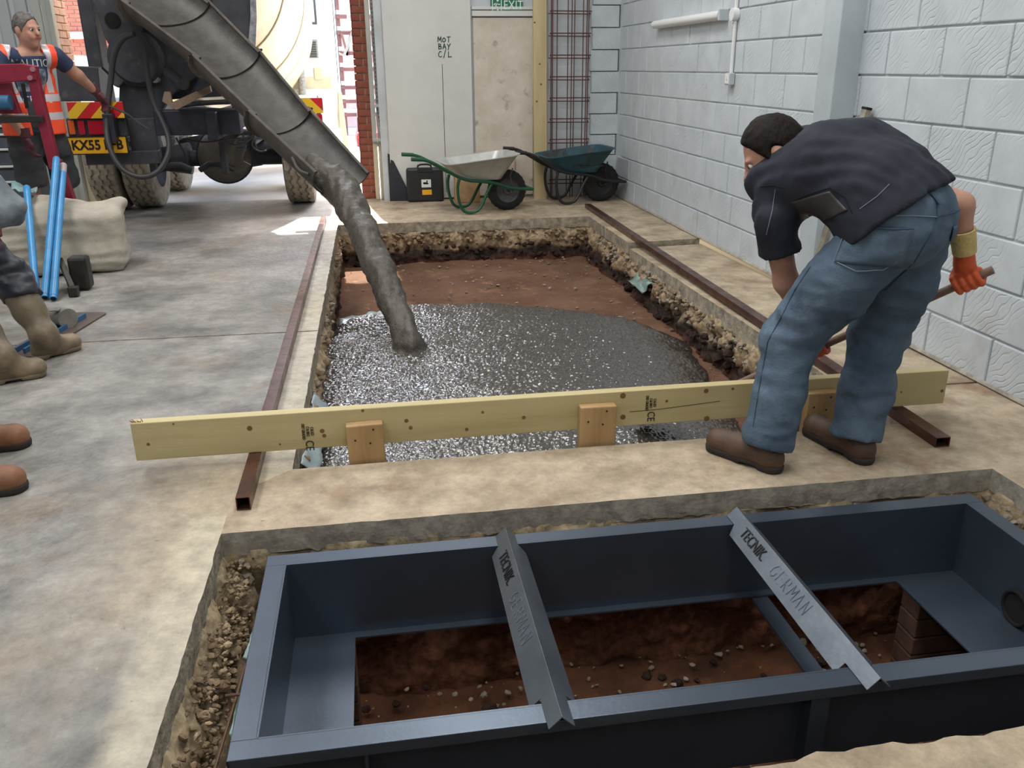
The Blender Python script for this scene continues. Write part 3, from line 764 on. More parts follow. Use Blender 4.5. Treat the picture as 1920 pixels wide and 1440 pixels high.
m_ply = mat('scuffed grimy plywood', srgb(212, 204, 192), srgb(192, 182, 166), 4, rough=.75, bump=.2, bscale=30, coord='World', c3=srgb(84, 76, 66), s3=4.2, lo3=.57, hi3=.74, detail=10)
xa, xb = PY(890, 200, YB-.02).x, PY(999, 200, YB-.02).x; zt = PY(940, 35, YB-.02).z
w = MB(); w.box(((xa+xb)/2, YB-.01, zt/2+.02), (xb-xa, .03, zt-.02), bev=.002); w.build('plywood_sheet', m_ply, d2)
w = MB(); w.box(((xa+xb)/2, YB-.02, zt+.05), (xb-xa+.02, .05, .055), bev=.004); w.box(((xa+xb)/2, YB-.005, zt+.105), (xb-xa+.02, .03, .03), bev=.004); w.build('head_trim', m_white, d2)

# outside ground and buildings
m_yard = mat('sunlit concrete yard', srgb(196, 188, 176), srgb(170, 162, 150), 1.2, rough=.85, bump=.2, bscale=20, coord='World')
yard = tag(new_obj('yard', [(-30, 10.15, -.005), (25, 10.15, -.005), (25, 60, -.005), (-30, 60, -.005)], [[0, 1, 2, 3]], m_yard), 'bright sunlit concrete yard outside the doorway', kind='structure')
# ================================================================== THINGS INSIDE
m_rust = mat('rusty brown box section steel', srgb(104, 70, 58), srgb(76, 54, 48), 8, rough=.26, rough2=.42, metal=.55, coord='World', c3=srgb(128, 92, 76), s3=5, lo3=.55, hi3=.8)
m_black = mat('black inside', srgb(14, 13, 12), rough=.9)
def box_tube(name, a, b, w, h, mt, label, cat, group=None):
    a = Vector(a); b = Vector(b); d = (b-a).normalized(); x = d.cross(Vector((0, 0, 1))).normalized(); u = x.cross(d); t = .004
    mb = MB()
    def ringp(p, ww, hh): return [p+x*sx*ww/2+u*sz*hh/2 for sx, sz in ((-1, -1), (1, -1), (1, 1), (-1, 1))]
    vs = ringp(a, w, h)+ringp(b, w, h)+ringp(a, w-2*t, h-2*t)+ringp(b, w-2*t, h-2*t)
    fs = [[i, (i+1) % 4, 4+(i+1) % 4, 4+i] for i in range(4)]+[[8+i, 12+i, 12+(i+1) % 4, 8+(i+1) % 4] for i in range(4)]
    fs += [[i, 8+i, 8+(i+1) % 4, (i+1) % 4] for i in range(4)]+[[4+i, 4+(i+1) % 4, 12+(i+1) % 4, 12+i] for i in range(4)]
    mb.add(vs, fs)
    root = thing(name, (a.x, a.y, 0), label, cat, group)
    o = mb.build('tube_wall', mt, root)
    md = o.modifiers.new('bev', 'BEVEL'); md.width = .003; md.segments = 2; md.limit_method = 'ANGLE'
    pl = MB(); pl.box(a+d*.25, (w-2.2*t, .01, h-2.2*t), axes=(x, d, u)); pl.build('dark_core', m_black, root)
    return root
aL, bL = PZ(456, 945, .025), PZ(607, 410, .025)
box_tube('screed_rail', (aL.x, aL.y, .0255), (bL.x, bL.y, .0255), .048, .05, m_rust, 'rusty steel box rail along the left edge of the pit', 'rail')
aR, bR = PZ(1768, 830, .02), PZ(1102, 386, .02)
box_tube('screed_rail', (aR.x, aR.y, .0215), (bR.x, bR.y, .0215), .062, .042, m_rust, 'brown steel box rail along the right side of the pit', 'rail')

# ------------------------------------------------------------------ screed board
m_wood = mat('treated softwood board', srgb(196, 182, 138), srgb(178, 163, 118), 6, rough=.62, bump=.12, bscale=30, stretch=(.12, 1.4, 1.4), c3=srgb(150, 128, 84), s3=2.2, lo3=.55, hi3=.8)
m_wood2 = mat('planed pine block', srgb(184, 152, 108), srgb(160, 128, 86), 7, rough=.6, bump=.1, bscale=30, stretch=(1.5, 1.5, .2), c3=srgb(140, 100, 58), s3=3, lo3=.58, hi3=.8)
m_knot = mat('dark wood knot', srgb(104, 72, 40), srgb(130, 96, 56), 30, rough=.7)
m_stamp = mat('black timber stamp ink', srgb(52, 48, 36), rough=.8)
m_nail = mat('nail head', srgb(60, 48, 40), rough=.5, metal=.6)
zr = .051
pA, pB = PZ(255, 866, zr), PZ(1770, 757, zr); yF = 3.032
bd = thing('screed_board', ((pA.x+pB.x)/2, yF, zr), 'long pale timber tamping board laid across the pit on two rails', 'timber board')
bh = .150; xm = (pA.x+pB.x)/2; hl = (pB.x-pA.x)/2
w = MB(); w.box((0, 0, 0), (hl*2, .046, bh), bev=.003)
o = w.build('plank', m_wood, None); o.location = (xm, yF+.023, zr+bh/2); o.parent = bd; o.matrix_parent_inverse = Matrix.Translation(-bd.location)
def on_board(px_, py_, y=yF): return PY(px_, py_, y)
for (kx, ky, r) in ((278, 833, .006), (468, 803, .010), (604, 808, .009), (608, 817, .008), (525, 833, .004), (680, 770, .006), (762, 789, .008), (770, 802, .008), (982, 783, .008), (875, 805, .007), (1168, 742, .012), (1168, 782, .011), (1324, 733, .010), (1325, 785, .012), (905, 773, .006), (1250, 752, .006), (1374, 729, .006), (1766, 733, .007), (1690, 735, .004), (325, 795, .004)):
    p = on_board(kx, ky); w = MB(); w.cyl((p.x, yF-.0008, p.z), (p.x, yF+.002, p.z), r, n=12); k_ = w.build('knot', m_knot, bd)
for (sx, sy) in ((573, 822), (1215, 768)):
    p = on_board(sx, sy)
    for i, t in enumerate(('C16 KD', 'C16 0012', 'DRY GRADED')):
        put_text(t, .017, (p.x+.006-i*.016+.02, yF, p.z+.028), (0, 0, -1), (1, 0, 0), m_stamp, 'stamp', bd, width=.62)
    put_text('CE', .045, (p.x+.012, yF, p.z-.03), (0, 0, -1), (1, 0, 0), m_stamp, 'stamp', bd, width=.8)
ck = MB()
cp = [on_board(*q) for q in ((1180, 772), (1230, 768), (1290, 760), (1350, 752))]
for a, b in zip(cp, cp[1:]): ck.bar((a.x, yF-.0005, a.z), (b.x, yF-.0005, b.z), .002, .0012, up=(0, -1, 0))
ck.build('crack', m_stamp, bd)
sp = MB()
pe = on_board(247, 798)
for i in range(9):
    sp.cyl((pA.x+.01+.004*i, yF+.01+.003*(i % 3), zr+bh-.004), (pA.x-.008+.006*i+random.uniform(-.01, .01), yF+.005, zr+bh+random.uniform(.008, .022)), .0022, .0003, n=5)
sp.build('splinters', m_knot, bd)
for (x0p, x1p, ytop, side) in ((650, 720, 797, 0), (1088, 1156, 763, 1), (1514, 1572, 737, 2)):
    c0 = PY(x0p, ytop+20, yF-.045); c1 = PY(x1p, ytop+20, yF-.045); zt_ = PY((x0p+x1p)/2, ytop, yF-.045).z
    hb = .20; wbx = c1.x-c0.x
    w = MB(); w.box((0, 0, 0), (wbx, .045, hb), bev=.005); o = w.build('packing_block', m_wood2, None); o.location = ((c0.x+c1.x)/2, yF-.0225-.001, zt_-hb/2)
    o.rotation_euler = (0, (-.02, .015, .01)[side], 0); o.parent = bd; o.matrix_parent_inverse = Matrix.Translation(-bd.location)
    for (fx, fz) in ((-.28, -.06), (.22, -.02), (.12, -.075)):
        nl = MB(); nl.cyl(((c0.x+c1.x)/2+fx*wbx, yF-.048, zt_+fz), ((c0.x+c1.x)/2+fx*wbx, yF-.044, zt_+fz), .004, n=8)
        q = nl.build('nail', m_nail, None); adopt(q, o)

# ------------------------------------------------------------------ steel pit frame
m_frame = mat('blue grey painted steel', srgb(88, 98, 112), srgb(80, 90, 103), 3, rough=.36, spec=.7, coord='World', metal=.65, bump=.04, bscale=80)
fx0, fx1, fy0, fy1, fz = -.405, 2.035, 1.555, 2.412, -.03
fr = thing('pit_frame', ((fx0+fx1)/2, (fy0+fy1)/2, -.33), 'blue grey painted steel tray frame lowered into the front pit', 'steel frame')
rw = .06; ft = .006; fb = -.305
w = MB()
w.box(((fx0+fx1)/2, fy1-rw/2, fz-ft/2), (fx1-fx0, rw, ft), bev=.002); w.box(((fx0+fx1)/2, fy0+rw/2, fz-ft/2), (fx1-fx0, rw, ft), bev=.002)
w.box((fx0+rw/2, (fy0+fy1)/2, fz-ft/2), (rw, fy1-fy0-2*rw, ft), bev=.002); w.box((fx1-rw/2, (fy0+fy1)/2, fz-ft/2), (rw, fy1-fy0-2*rw, ft), bev=.002)
w.build('rim', m_frame, fr)
w = MB(); lp = .028
for y in (fy0+ft/2, fy1-ft/2): w.box(((fx0+fx1)/2, y, fz-lp/2-ft/2), (fx1-fx0, ft, lp))
for x in (fx0+ft/2, fx1-ft/2): w.box((x, (fy0+fy1)/2, fz-lp/2-ft/2), (ft, fy1-fy0, lp))
w.build('rim_lip', m_frame, fr)
ix0, ix1, iy0, iy1 = fx0+rw, fx1-rw, fy0+rw, fy1-rw
for nm, c, s in (('side_plate', ((ix0+ix1)/2, iy1, (fz+fb)/2), (ix1-ix0, ft, fz-fb)), ('side_plate', ((ix0+ix1)/2, iy0, (fz+fb)/2), (ix1-ix0, ft, fz-fb)),
                 ('end_plate', (ix0, (iy0+iy1)/2, (fz+fb)/2), (ft, iy1-iy0, fz-fb)), ('end_plate', (ix1, (iy0+iy1)/2, (fz+fb)/2), (ft, iy1-iy0, fz-fb))):
    w = MB(); w.box(c, s); w.build(nm, m_frame, fr)
xl, xr = -.15, 1.735
for nm, c, s in (('base_flange', ((ix0+xl)/2, (iy0+iy1)/2, fb), (xl-ix0, iy1-iy0, ft)), ('base_flange', ((ix1+xr)/2, (iy0+iy1)/2, fb), (ix1-xr, iy1-iy0, ft)),
                 ('base_flange', ((xl+xr)/2, iy1-.016, fb), (xr-xl, .032, ft)), ('base_flange', ((xl+xr)/2, iy0+.016, fb), (xr-xl, .032, ft))):
    w = MB(); w.box(c, s); w.build(nm, m_frame, fr)
w = MB(); w.bar((1.225, iy1-.01, fb-.012), (1.225, iy0+.01, fb-.012), .058, .014, bev=.002); w.build('brace', m_frame, fr)
for gx_ in (-.1, 1.02, 1.98):
    w = MB(); w.box((gx_, fy0+.035, (fz+fb)/2-.01), (.008 if gx_ != 1.02 else .05, .05, fz-fb-.05)); w.build('gusset', m_frame, fr)
hp = PX(1908, 1140, ix1-.004)
w = MB(); w.cyl((ix1-.012, hp.y, hp.z), (ix1+.03, hp.y, hp.z), .052, .052, n=28); w.build('pipe_port', m_black, fr, label='round black pipe port in the end plate')
w = MB(); ringpts = [(ix1-.012, hp.y+.055*math.cos(t), hp.z+.055*math.sin(t)) for t in np.linspace(0, 2*math.pi, 28, endpoint=False)]
w.tube(ringpts, .007, n=8, closed=True); w.build('port_seal', m_black, fr, smooth=True)
m_prop = mat('dark brown brick prop', srgb(92, 66, 52), srgb(70, 50, 40), 12, rough=.9, bump=.3)
for (bx, by, lb) in ((-.25, 1.8, 'brick prop under the near left end of the steel frame'), (-.25, 2.25, 'brick prop under the far left end of the steel frame'), (1.85, 1.8, 'brick prop under the near right end of the steel frame'), (1.85, 2.25, 'brick prop under the far right end of the steel frame')):
    r_ = thing('brick_prop', (bx, by, Z_FP), lb, 'brick prop')
    for i in range(5):
        w = MB(); w.box((bx, by, Z_FP-.02+.0735*(i+.5)), (.2, .1, .068), bev=.004); w.build('brick', m_prop, r_)
# galvanised angle cross bars
m_zinc = mat('galvanised angle steel', srgb(132, 140, 150), srgb(112, 120, 130), 5, rough=.32, metal=.75, coord='World', bump=.04, bscale=60)
m_ink2 = mat('black stencil ink', srgb(18, 18, 20), rough=.5); m_ink3 = mat('faded blue pencil', srgb(104, 116, 130), rough=.6)
for (bx, lb) in ((.352, 'folded galvanised cross bar near the middle of the steel frame'), (1.148, 'folded galvanised cross bar towards the right of the steel frame')):
    r_ = thing('cross_bar', (bx, 2.0, fz), lb, 'cross bar')
    zr_ = .004; mb = MB(); t = .003
    def sect(y, hw): return [(bx-hw, y, zr_-hw), (bx, y, zr_), (bx+hw, y, zr_-hw), (bx+hw-t*1.4, y, zr_-hw), (bx, y, zr_-t*1.4), (bx-hw+t*1.4, y, zr_-hw)]
    yy = [(2.405, .033), (iy1+.004, .033), (iy1-.012, .056), (iy0+.016, .060), (iy0-.002, .033), (1.530, .033)]
    yy = [(2.405, .032), (iy1-.007, .032), (iy1-.030, .056), (iy0+.018, .058), (iy0+.0175, .032), (1.530, .032)]
    vs = []; fs = []
    for y, hw in yy: vs += sect(y, hw)
    for i in range(len(yy)-1): fs += [[i*6+k, i*6+(k+1) % 6, i*6+6+(k+1) % 6, i*6+6+k] for k in range(6)]
    fs += [[0, 1, 2, 3, 4, 5][::-1], [30+k for k in range(6)]]
    mb.add(vs, fs); o = mb.build('angle_section', m_zinc, r_)
    md = o.modifiers.new('bev', 'BEVEL'); md.width = .004; md.segments = 3; md.limit_method = 'ANGLE'; md.angle_limit = math.radians(60)
    s2 = 1/math.sqrt(2); xd, yd = (0, -1, 0), (s2, 0, s2)
    put_text('TECNIK.', .052, (bx-.026, 2.205, zr_-.026), xd, yd, m_ink2, 'lettering', r_, width=.85, off=.0025)
    hand_text('GERMAN', .040, (bx-.040, 2.065, zr_-.040+.001), xd, yd, m_ink3, .0007, parent=r_, gap=1.2)

# torn plastic membrane and reinforcing wires around the front pit
m_poly = mat('torn green grey polythene', srgb(132, 158, 150), srgb(98, 122, 118), 10, rough=.3, spec=.7, bump=.4, bscale=18)
def sheet(name, pts, label, nx=14, ny=8, th=.006, amp=.02, seed=1, mt=None):
    """crumpled scrap: bilinear patch of 4 corner points, ragged edge"""
    rng = np.random.default_rng(seed); a, b, c, d = [np.array(p, float) for p in pts]
    V = []
    for j in range(ny+1):
        for i in range(nx+1):
            u, v = i/nx, j/ny
            p = a*(1-u)*(1-v)+b*u*(1-v)+c*u*v+d*(1-u)*v; V.append(p)
    V = np.array(V); nrm = np.cross(b-a, d-a); nrm /= np.linalg.norm(nrm)
    V += nrm*(amp*fbm(V, 14, 3, seed))[:, None]
    sc = np.linalg.norm(b-a)
    for i in range(nx+1):
        for j in range(ny+1):
            if i in (0, nx) or j in (0, ny): V[j*(nx+1)+i] += rng.normal(0, .05*sc/4, 3)*np.array([1, 1, .4])
    F_ = [[j*(nx+1)+i, j*(nx+1)+i+1, (j+1)*(nx+1)+i+1, (j+1)*(nx+1)+i] for j in range(ny) for i in range(nx)]
    o = new_obj(name, V, F_, mt or m_poly, smooth=True); md = o.modifiers.new('s', 'SOLIDIFY'); md.thickness = th
    return tag(o, label, 'plastic sheet')
sheet('plastic_scrap', [(-.42, 1.50, -.12), (-.36, 1.50, -.16), (-.36, 1.95, -.18), (-.44, 1.95, -.14)], 'torn green grey plastic hanging beside the near left of the frame', 10, 16, seed=3)
sheet('plastic_scrap', [(-.43, 2.02, -.10), (-.37, 2.0, -.16), (-.37, 2.16, -.16), (-.42, 2.14, -.09)], 'small torn plastic flap beside the far left of the frame', 8, 10, seed=4)
p_ = PZ(1085, 1178, Z_FP+.03)
sheet('plastic_scrap', [(p_.x-.07, p_.y-.05, Z_FP+.05), (p_.x+.05, p_.y-.05, Z_FP+.05), (p_.x+.09, p_.y+.10, Z_FP+.08), (p_.x-.03, p_.y+.09, Z_FP+.07)], 'crumpled plastic scrap on the soil inside the frame', 10, 8, amp=.03, seed=5)
p_ = PZ(1262, 1135, Z_FP+.06)
sheet('plastic_scrap', [(p_.x-.05, p_.y-.02, Z_FP+.06), (p_.x+.05, p_.y-.02, Z_FP+.06), (p_.x+.05, p_.y+.03, Z_FP+.12), (p_.x-.05, p_.y+.03, Z_FP+.12)], 'little white plastic tuft against the far side under the frame', 8, 6, amp=.02, seed=6)
m_polyb = mat('pale blue polythene', srgb(172, 188, 192), srgb(140, 156, 162), 10, rough=.3, spec=.7, bump=.4, bscale=18)
sheet('plastic_scrap', [(-.33, 5.55, -.33), (.15, 6.15, -.365), (.05, 6.45, -.36), (-.31, 6.2, -.33)], 'pale blue plastic membrane scrap at the edge of the wet concrete', 12, 10, amp=.02, seed=7, mt=m_polyb)
sheet('plastic_scrap', [(-.36, 3.25, -.10), (-.30, 3.25, -.17), (-.30, 4.05, -.17), (-.36, 4.05, -.10)], 'pale plastic membrane edge showing along the left side of the pit', 5, 24, amp=.02, seed=8, mt=m_polyb)
sheet('plastic_scrap', [(2.0, 6.2, -.24), (2.1, 6.2, -.16), (2.1, 6.55, -.16), (2.0, 6.55, -.24)], 'grey green plastic flap sticking out of the right side of the pit', 8, 8, amp=.03, seed=9)
m_wire = mat('rusty reinforcing wire', srgb(98, 74, 58), rough=.7, metal=.4)
w = MB(); w.tube([(-.47, 1.42, -.13), (-.455, 1.6, -.12), (-.44, 1.85, -.125), (-.43, 2.1, -.13)], .004, n=6, smooth_iter=2); w.tube([(-.50, 1.45, -.16), (-.44, 1.60, -.10), (-.39, 1.60, -.13)], .004, n=6, smooth_iter=2); w.tube([(-.46, 1.86, -.10), (-.41, 1.86, -.10)], .004, n=6)
tag(w.build('reinforcing_mesh', m_wire, smooth=True), 'rusty reinforcing wires poking from the left side of the front pit', 'steel mesh')
w = MB(); a_ = PZ(1410, 935, -.09); w.tube([a_, a_+Vector((.12, -.10, .0)), a_+Vector((.14, -.12, -.01))], .004, n=6)
tag(w.build('reinforcing_bar', m_wire, smooth=True), 'short bent wire poking out behind the far rim of the frame', 'steel bar')

# ------------------------------------------------------------------ wheelbarrows (local axes: +x to the wheel)
m_tyre = mat('black rubber tyre', srgb(34, 34, 36), srgb(26, 26, 28), 20, rough=.75, bump=.2, bscale=60)
def rrect(cx, z, lx, ly, r, n=5, tilt=0.0):
    pts = []
    for (sx, sy, a0) in ((1, 1, 0), (-1, 1, 90), (-1, -1, 180), (1, -1, 270)):
        for i in range(n+1):
            a = math.radians(a0+90*i/n); x = sx*(lx/2-r)+r*math.cos(a); y = sy*(ly/2-r)+r*math.sin(a)
            pts.append(Vector((cx+x, y, z+tilt*x)))
    return pts
def loft(mb, rings, capa=False, capb=False):
    n = len(rings[0]); vs = [p for r in rings for p in r]
    fs = [[i*n+k, i*n+(k+1) % n, (i+1)*n+(k+1) % n, (i+1)*n+k] for i in range(len(rings)-1) for k in range(n)]
    if capa: fs.append(list(range(n))[::-1])
    if capb: fs.append([(len(rings)-1)*n+k for k in range(n)])
    mb.add(vs, fs)
def wheel_parts(parent, c, r, w_, mt, mhub, tread=True):
    mb = MB(); prof = []
    for i in range(13):
        a = math.pi*i/12; prof.append((-w_/2*math.cos(a), r*.60+(r*.40)*math.sin(a)**.6))
    n = 48; o = Vector(c); vs = []
    for (t, rr) in prof:
        for k in range(n):
            a = 2*math.pi*k/n; q = rr+(.006 if tread and k % 2 and rr > r*.9 else 0)
            vs.append(o+Vector((math.cos(a)*q, t, math.sin(a)*q)))
    mb.add(vs, [[i*n+k, i*n+(k+1) % n, (i+1)*n+(k+1) % n, (i+1)*n+k] for i in range(12) for k in range(n)])
    ty = mb.build('tyre', mt, parent, smooth=True)
    mb = MB(); mb.lathe([(-w_*.42, .0), (-w_*.42, r*.2), (-w_*.30, r*.25), (-w_*.30, r*.55), (-w_*.38, r*.62), (w_*.38, r*.62), (w_*.30, r*.55), (w_*.30, r*.25), (w_*.42, r*.2), (w_*.42, 0)], c, (0, 1, 0), n=28)
    mb.build('wheel_rim', mhub, parent, smooth=True)
    mb = MB(); mb.cyl((c[0], -.16, c[2]), (c[0], .16, c[2]), .010, n=10); mb.build('axle', mhub, parent)
def wheelbarrow(loc, heading, mtray, mframe, mhub, mgrip, label, dirt=None, seed=1):
    r_ = thing('wheelbarrow', (0, 0, 0), label, 'wheelbarrow', 'wheelbarrows by the end wall')
    mb = MB()
    top = rrect(-.31, .545, .74, .60, .10, tilt=.10); top2 = rrect(-.31, .552, .78, .64, .12, tilt=.10)
    bot = rrect(-.30, .335, .42, .34, .08, tilt=0)
    topi = rrect(-.31, .548, .72, .58, .10, tilt=.10); boti = rrect(-.30, .342, .41, .33, .08)
    mid = [a.lerp(b, .12) for a, b in zip(bot, top)]
    loft(mb, [[p*1 for p in bot], mid, top, top2, [p+Vector((0, 0, -.008)) for p in top2]], True)
    loft(mb, [boti, topi, top2], True)
    mb.build('tray', mtray, r_, smooth=True)
    if dirt: 
        mb = MB(); g0 = rrect(-.29, .40, .55, .44, .12); 
        loft(mb, [g0, [p.lerp(Vector((-.29, 0, .44)), .5)+Vector((0, 0, .02)) for p in g0], [p.lerp(Vector((-.29, 0, .44)), .95) for p in g0]], False, True); mb.build('dried_concrete', dirt, r_, smooth=True)
    for s in (-1, 1):
        mb = MB()
        mb.tube([(.24, .11*s, .215), (.0, .14*s, .235), (-.16, .17*s, .30), (-.30, .19*s, .325), (-.52, .22*s, .35), (-.78, .25*s, .51), (-.90, .26*s, .565), (-1.02, .262*s, .575)], .0165, n=10, smooth_iter=2); mb.build('handle_tube', mframe, r_, smooth=True)
        mb = MB(); mb.tube([(-.20, .17*s, .31), (-.26, .18*s, .22), (-.34, .20*s, .05), (-.42, .20*s, .017), (-.52, .20*s, .03), (-.57, .21*s, .15), (-.58, .22*s, .28), (-.56, .22*s, .36)], .0155, n=10, smooth_iter=2); mb.build('leg', mframe, r_, smooth=True)
        mb = MB(); mb.tube([(-.92, .26*s, .567), (-1.04, .263*s, .576)], .0195, n=10); mb.build('grip', mgrip, r_, smooth=True)
        mb = MB(); mb.tube([(.04, .11*s, .20), (.0, .13*s, .36), (.02, .15*s, .44)], .007, n=8); mb.build('strut', mhub, r_, smooth=True)
    mb = MB(); mb.tube([(.245, -.12, .215), (.245, .12, .215)], .0155, n=10); mb.build('front_bar', mframe, r_, smooth=True)
    wheel_parts(r_, (0, 0, .205), .205, .10, m_tyre, mhub)
    r_.location = loc; r_.rotation_euler = (0, 0, heading)
    return r_
m_galvtray = mat('galvanised tray', srgb(196, 198, 194), srgb(176, 178, 174), 8, rough=.4, metal=.35)
m_green = mat('dark green tube', srgb(20, 78, 52), rough=.4)
m_hub = mat('grey wheel hub', srgb(92, 94, 96), srgb(70, 72, 74), 8, rough=.5, metal=.3)
m_bluetray = mat('scuffed dark teal tray', srgb(44, 92, 112), srgb(40, 70, 74), 4, rough=.55, c3=srgb(52, 48, 44), s3=6, lo3=.52, hi3=.62)
m_blackp = mat('black painted steel', srgb(36, 36, 38), srgb(28, 28, 30), 10, rough=.5)
m_crust = mat('dried concrete crust', srgb(108, 100, 90), srgb(84, 78, 70), 12, rough=.95, bump=.6, bscale=40)
wheelbarrow((1.36, 8.90, 0), math.radians(8), m_galvtray, m_green, m_hub, m_green, 'galvanised wheelbarrow with dark green handles in front of the plywood sheet')
wheelbarrow((2.47, 9.29, 0), math.radians(5), m_bluetray, m_blackp, m_blackp, m_blackp, 'dirty blue wheelbarrow with black frame in the far corner', m_crust)

# ------------------------------------------------------------------ tool case
m_case = mat('black plastic case', srgb(38, 40, 44), srgb(30, 32, 36), 30, rough=.5, bump=.1, bscale=80)
m_lab = mat('white label', srgb(230, 232, 232), rough=.5); m_laby = mat('yellow label', srgb(240, 176, 40), rough=.5)
cx0, cx1 = PY(763, 350, 9.62).x, PY(832, 350, 9.62).x; czt = PY(795, 315, 9.62).z
cs = thing('tool_case', ((cx0+cx1)/2, 9.68, 0), 'black plastic tool case with white and yellow labels by the shutter guide', 'tool case')
w = MB(); w.box(((cx0+cx1)/2, 9.665, czt/2), (cx1-cx0, .105, czt), bev=.025); w.build('case_shell', m_case, cs)
cxm = (cx0+cx1)/2
w = MB(); w.tube([(cxm-.075, 9.66, czt-.01), (cxm-.07, 9.655, czt+.035), (cxm+.07, 9.655, czt+.035), (cxm+.075, 9.66, czt-.01)], .011, n=8, smooth_iter=1); w.build('handle', m_case, cs, smooth=True)
w = MB(); w.box((cxm, 9.613, czt-.02), (.16, .012, .05), bev=.004); w.build('latch_panel', m_case, cs)
w = MB(); w.box((cxm+.01, 9.6135, czt*.55), (.105, .004, .085)); lb1 = w.build('label', m_lab, cs)
w = MB(); w.box((cxm-.005, 9.6105, czt*.56), (.035, .002, .02)); w.box((cxm+.012, 9.6105, czt*.545), (.045, .002, .012)); w.box((cxm+.02, 9.6105, czt*.60), (.012, .002, .03)); w.build('pictogram', m_black, cs)
w = MB(); w.box((cxm+.015, 9.6135, czt*.29), (.105, .004, .055)); w.build('label', m_laby, cs)
m_navy = mat('dark navy sheet', srgb(34, 38, 48), rough=.55)
w = MB(); a_ = PY(735, 287, 9.78); b_ = PY(765, 372, 9.55)
w.prism([(.165, 9.76, .0), (.165, 9.77, .52), (.20, 9.77, .50), (.42, 9.73, .0)], (0, .02, 0)); 
tag(w.build('dark_offcut', m_navy), 'dark navy sheet offcut leaning behind the black tool case', 'sheet')
# cardboard boxes / block behind first barrow
m_tanb = mat('tan insulation block', srgb(204, 170, 128), srgb(186, 150, 108), 9, rough=.85, bump=.2, bscale=30)
bx0, bx1 = PY(852, 330, 9.5).x, PY(898, 330, 9.5).x
w = MB(); w.box(((bx0+bx1)/2, 9.53, .17), (bx1-bx0, .18, .34), bev=.012); tag(w.build('tan_block', m_tanb), 'tan block standing behind the galvanised wheelbarrow tray', 'block')
m_tarp = mat('pinkish sack', srgb(204, 184, 170), srgb(180, 156, 140), 9, rough=.8, bump=.3, bscale=20)
s_ = SDF((1.25, 9.35, -.01), (1.75, 9.75, .62), .016); s_.rbox((1.43, 9.56, .24), (.13, .10, .24), .05); s_.field(lambda p: .012*fbm(p, 12, 2, 4))
tag(s_.build('cement_sack', m_tarp), 'pale part bag standing behind the galvanised wheelbarrow wheel', 'sack')

# timber plank leaning on wall
m_plank = mat('yellowish softwood post', srgb(200, 184, 142), srgb(182, 163, 120), 6, rough=.6, stretch=(1.3, 1.3, .14), bump=.1, bscale=30, c3=srgb(150, 118, 70), s3=2.4, lo3=.6, hi3=.8)
pb0, pb1 = PZ(1002, 369, 0), PZ(1025, 369, 0)
pl = thing('leaning_timber', (pb0.x+.07, 9.66, 0), 'tall pale softwood timber leaning upright beside the plywood sheet', 'timber')
px0, px1 = PY(999, 200, 9.7).x, PY(1023, 200, 9.7).x
w = MB(); w.prism([(px0, 9.60, 0), (px1, 9.60, 0), (px1, 9.72, 2.9), (px0, 9.72, 2.9)], (0, .045, 0)); w.build('timber_length', m_plank, pl)
for (kx, ky) in ((1012, 120), (1006, 190), (1014, 158), (1015, 290), (1003, 42)):
    t_ = PY(kx, ky, 9.66); zz = t_.z; yy_ = 9.60+.12*zz/2.9
    w = MB(); w.cyl((t_.x, yy_-.002, zz), (t_.x, yy_+.003, zz), .010, n=10); w.build('knot', m_knot, pl)
# rebar cage leaning on wall
m_rebar = mat('rusty rebar', srgb(112, 74, 62), srgb(86, 60, 54), 12, rough=.7, metal=.3)
rb = thing('rebar_cage', (2.2, 9.6, 0), 'rusty rebar cage ladder standing upright against the end wall', 'rebar cage')
rx0, rx1 = PY(1037, 200, 9.62).x, PY(1103, 200, 9.62).x; xmid = (rx0+rx1)/2
for x in (rx0, rx0+.05, xmid-.03, xmid+.015, xmid+.045, rx1-.06, rx1):
    for (y0_, y1_) in (((9.66, 9.70),) if x not in (rx0, rx1) else ((9.66, 9.70), (9.73, 9.77))):
        w = MB(); w.cyl((x+random.uniform(-.004, .004), y0_, 0.0), (x, y1_, 2.7), .0055, n=6); w.build('long_bar', m_rebar, rb, smooth=True)
zz = .16
while zz < 2.6:
    y_ = 9.66+.04*zz/2.7
    w = MB(); w.tube([(rx0-.05, y_-.012, zz), (rx1+.02, y_-.012, zz-.006)], .006, n=6); w.tube([(rx0-.01, y_+.075, zz+.03), (rx1+.05, y_+.075, zz+.028)], .006, n=6)
    w.tube([(rx0-.01, y_-.01, zz+.003), (rx0-.01, y_+.075, zz+.03)], .005, n=6); w.tube([(rx1+.01, y_-.01, zz+.003), (rx1+.01, y_+.075, zz+.03)], .005, n=6)
    w.build('stirrup', m_rebar, rb, smooth=True); zz += .222
# exit sign
m_sign = mat('green sign', srgb(22, 112, 84), rough=.45); m_signw = mat('white sign print', srgb(226, 232, 224), rough=.5)
ex0, ex1, ezb = PY(920, 21, YB-.02).x, PY(980, 21, YB-.02).x, PY(950, 21, YB-.02).z-.012
es = thing('exit_sign', ((ex0+ex1)/2, YB-.03, ezb), 'green and white fire exit sign above the plywood sheet', 'sign')
w = MB(); w.box(((ex0+ex1)/2, YB-.012, ezb+.075), (ex1-ex0, .012, .15)); w.build('sign_plate', m_sign, es)
put_text('EXIT', .128, (ex0+.245, YB-.018, ezb+.068), (1, 0, 0), (0, 0, 1), m_signw, 'lettering', es, width=.82)
w = MB(); ys = YB-.0195; bx_ = ex0+.065
def pict(pts, r):
    for a, b in zip(pts, pts[1:]): w.bar((bx_+a[0], ys, ezb+a[1]), (bx_+b[0], ys, ezb+b[1]), r, .002, up=(0, 1, 0))
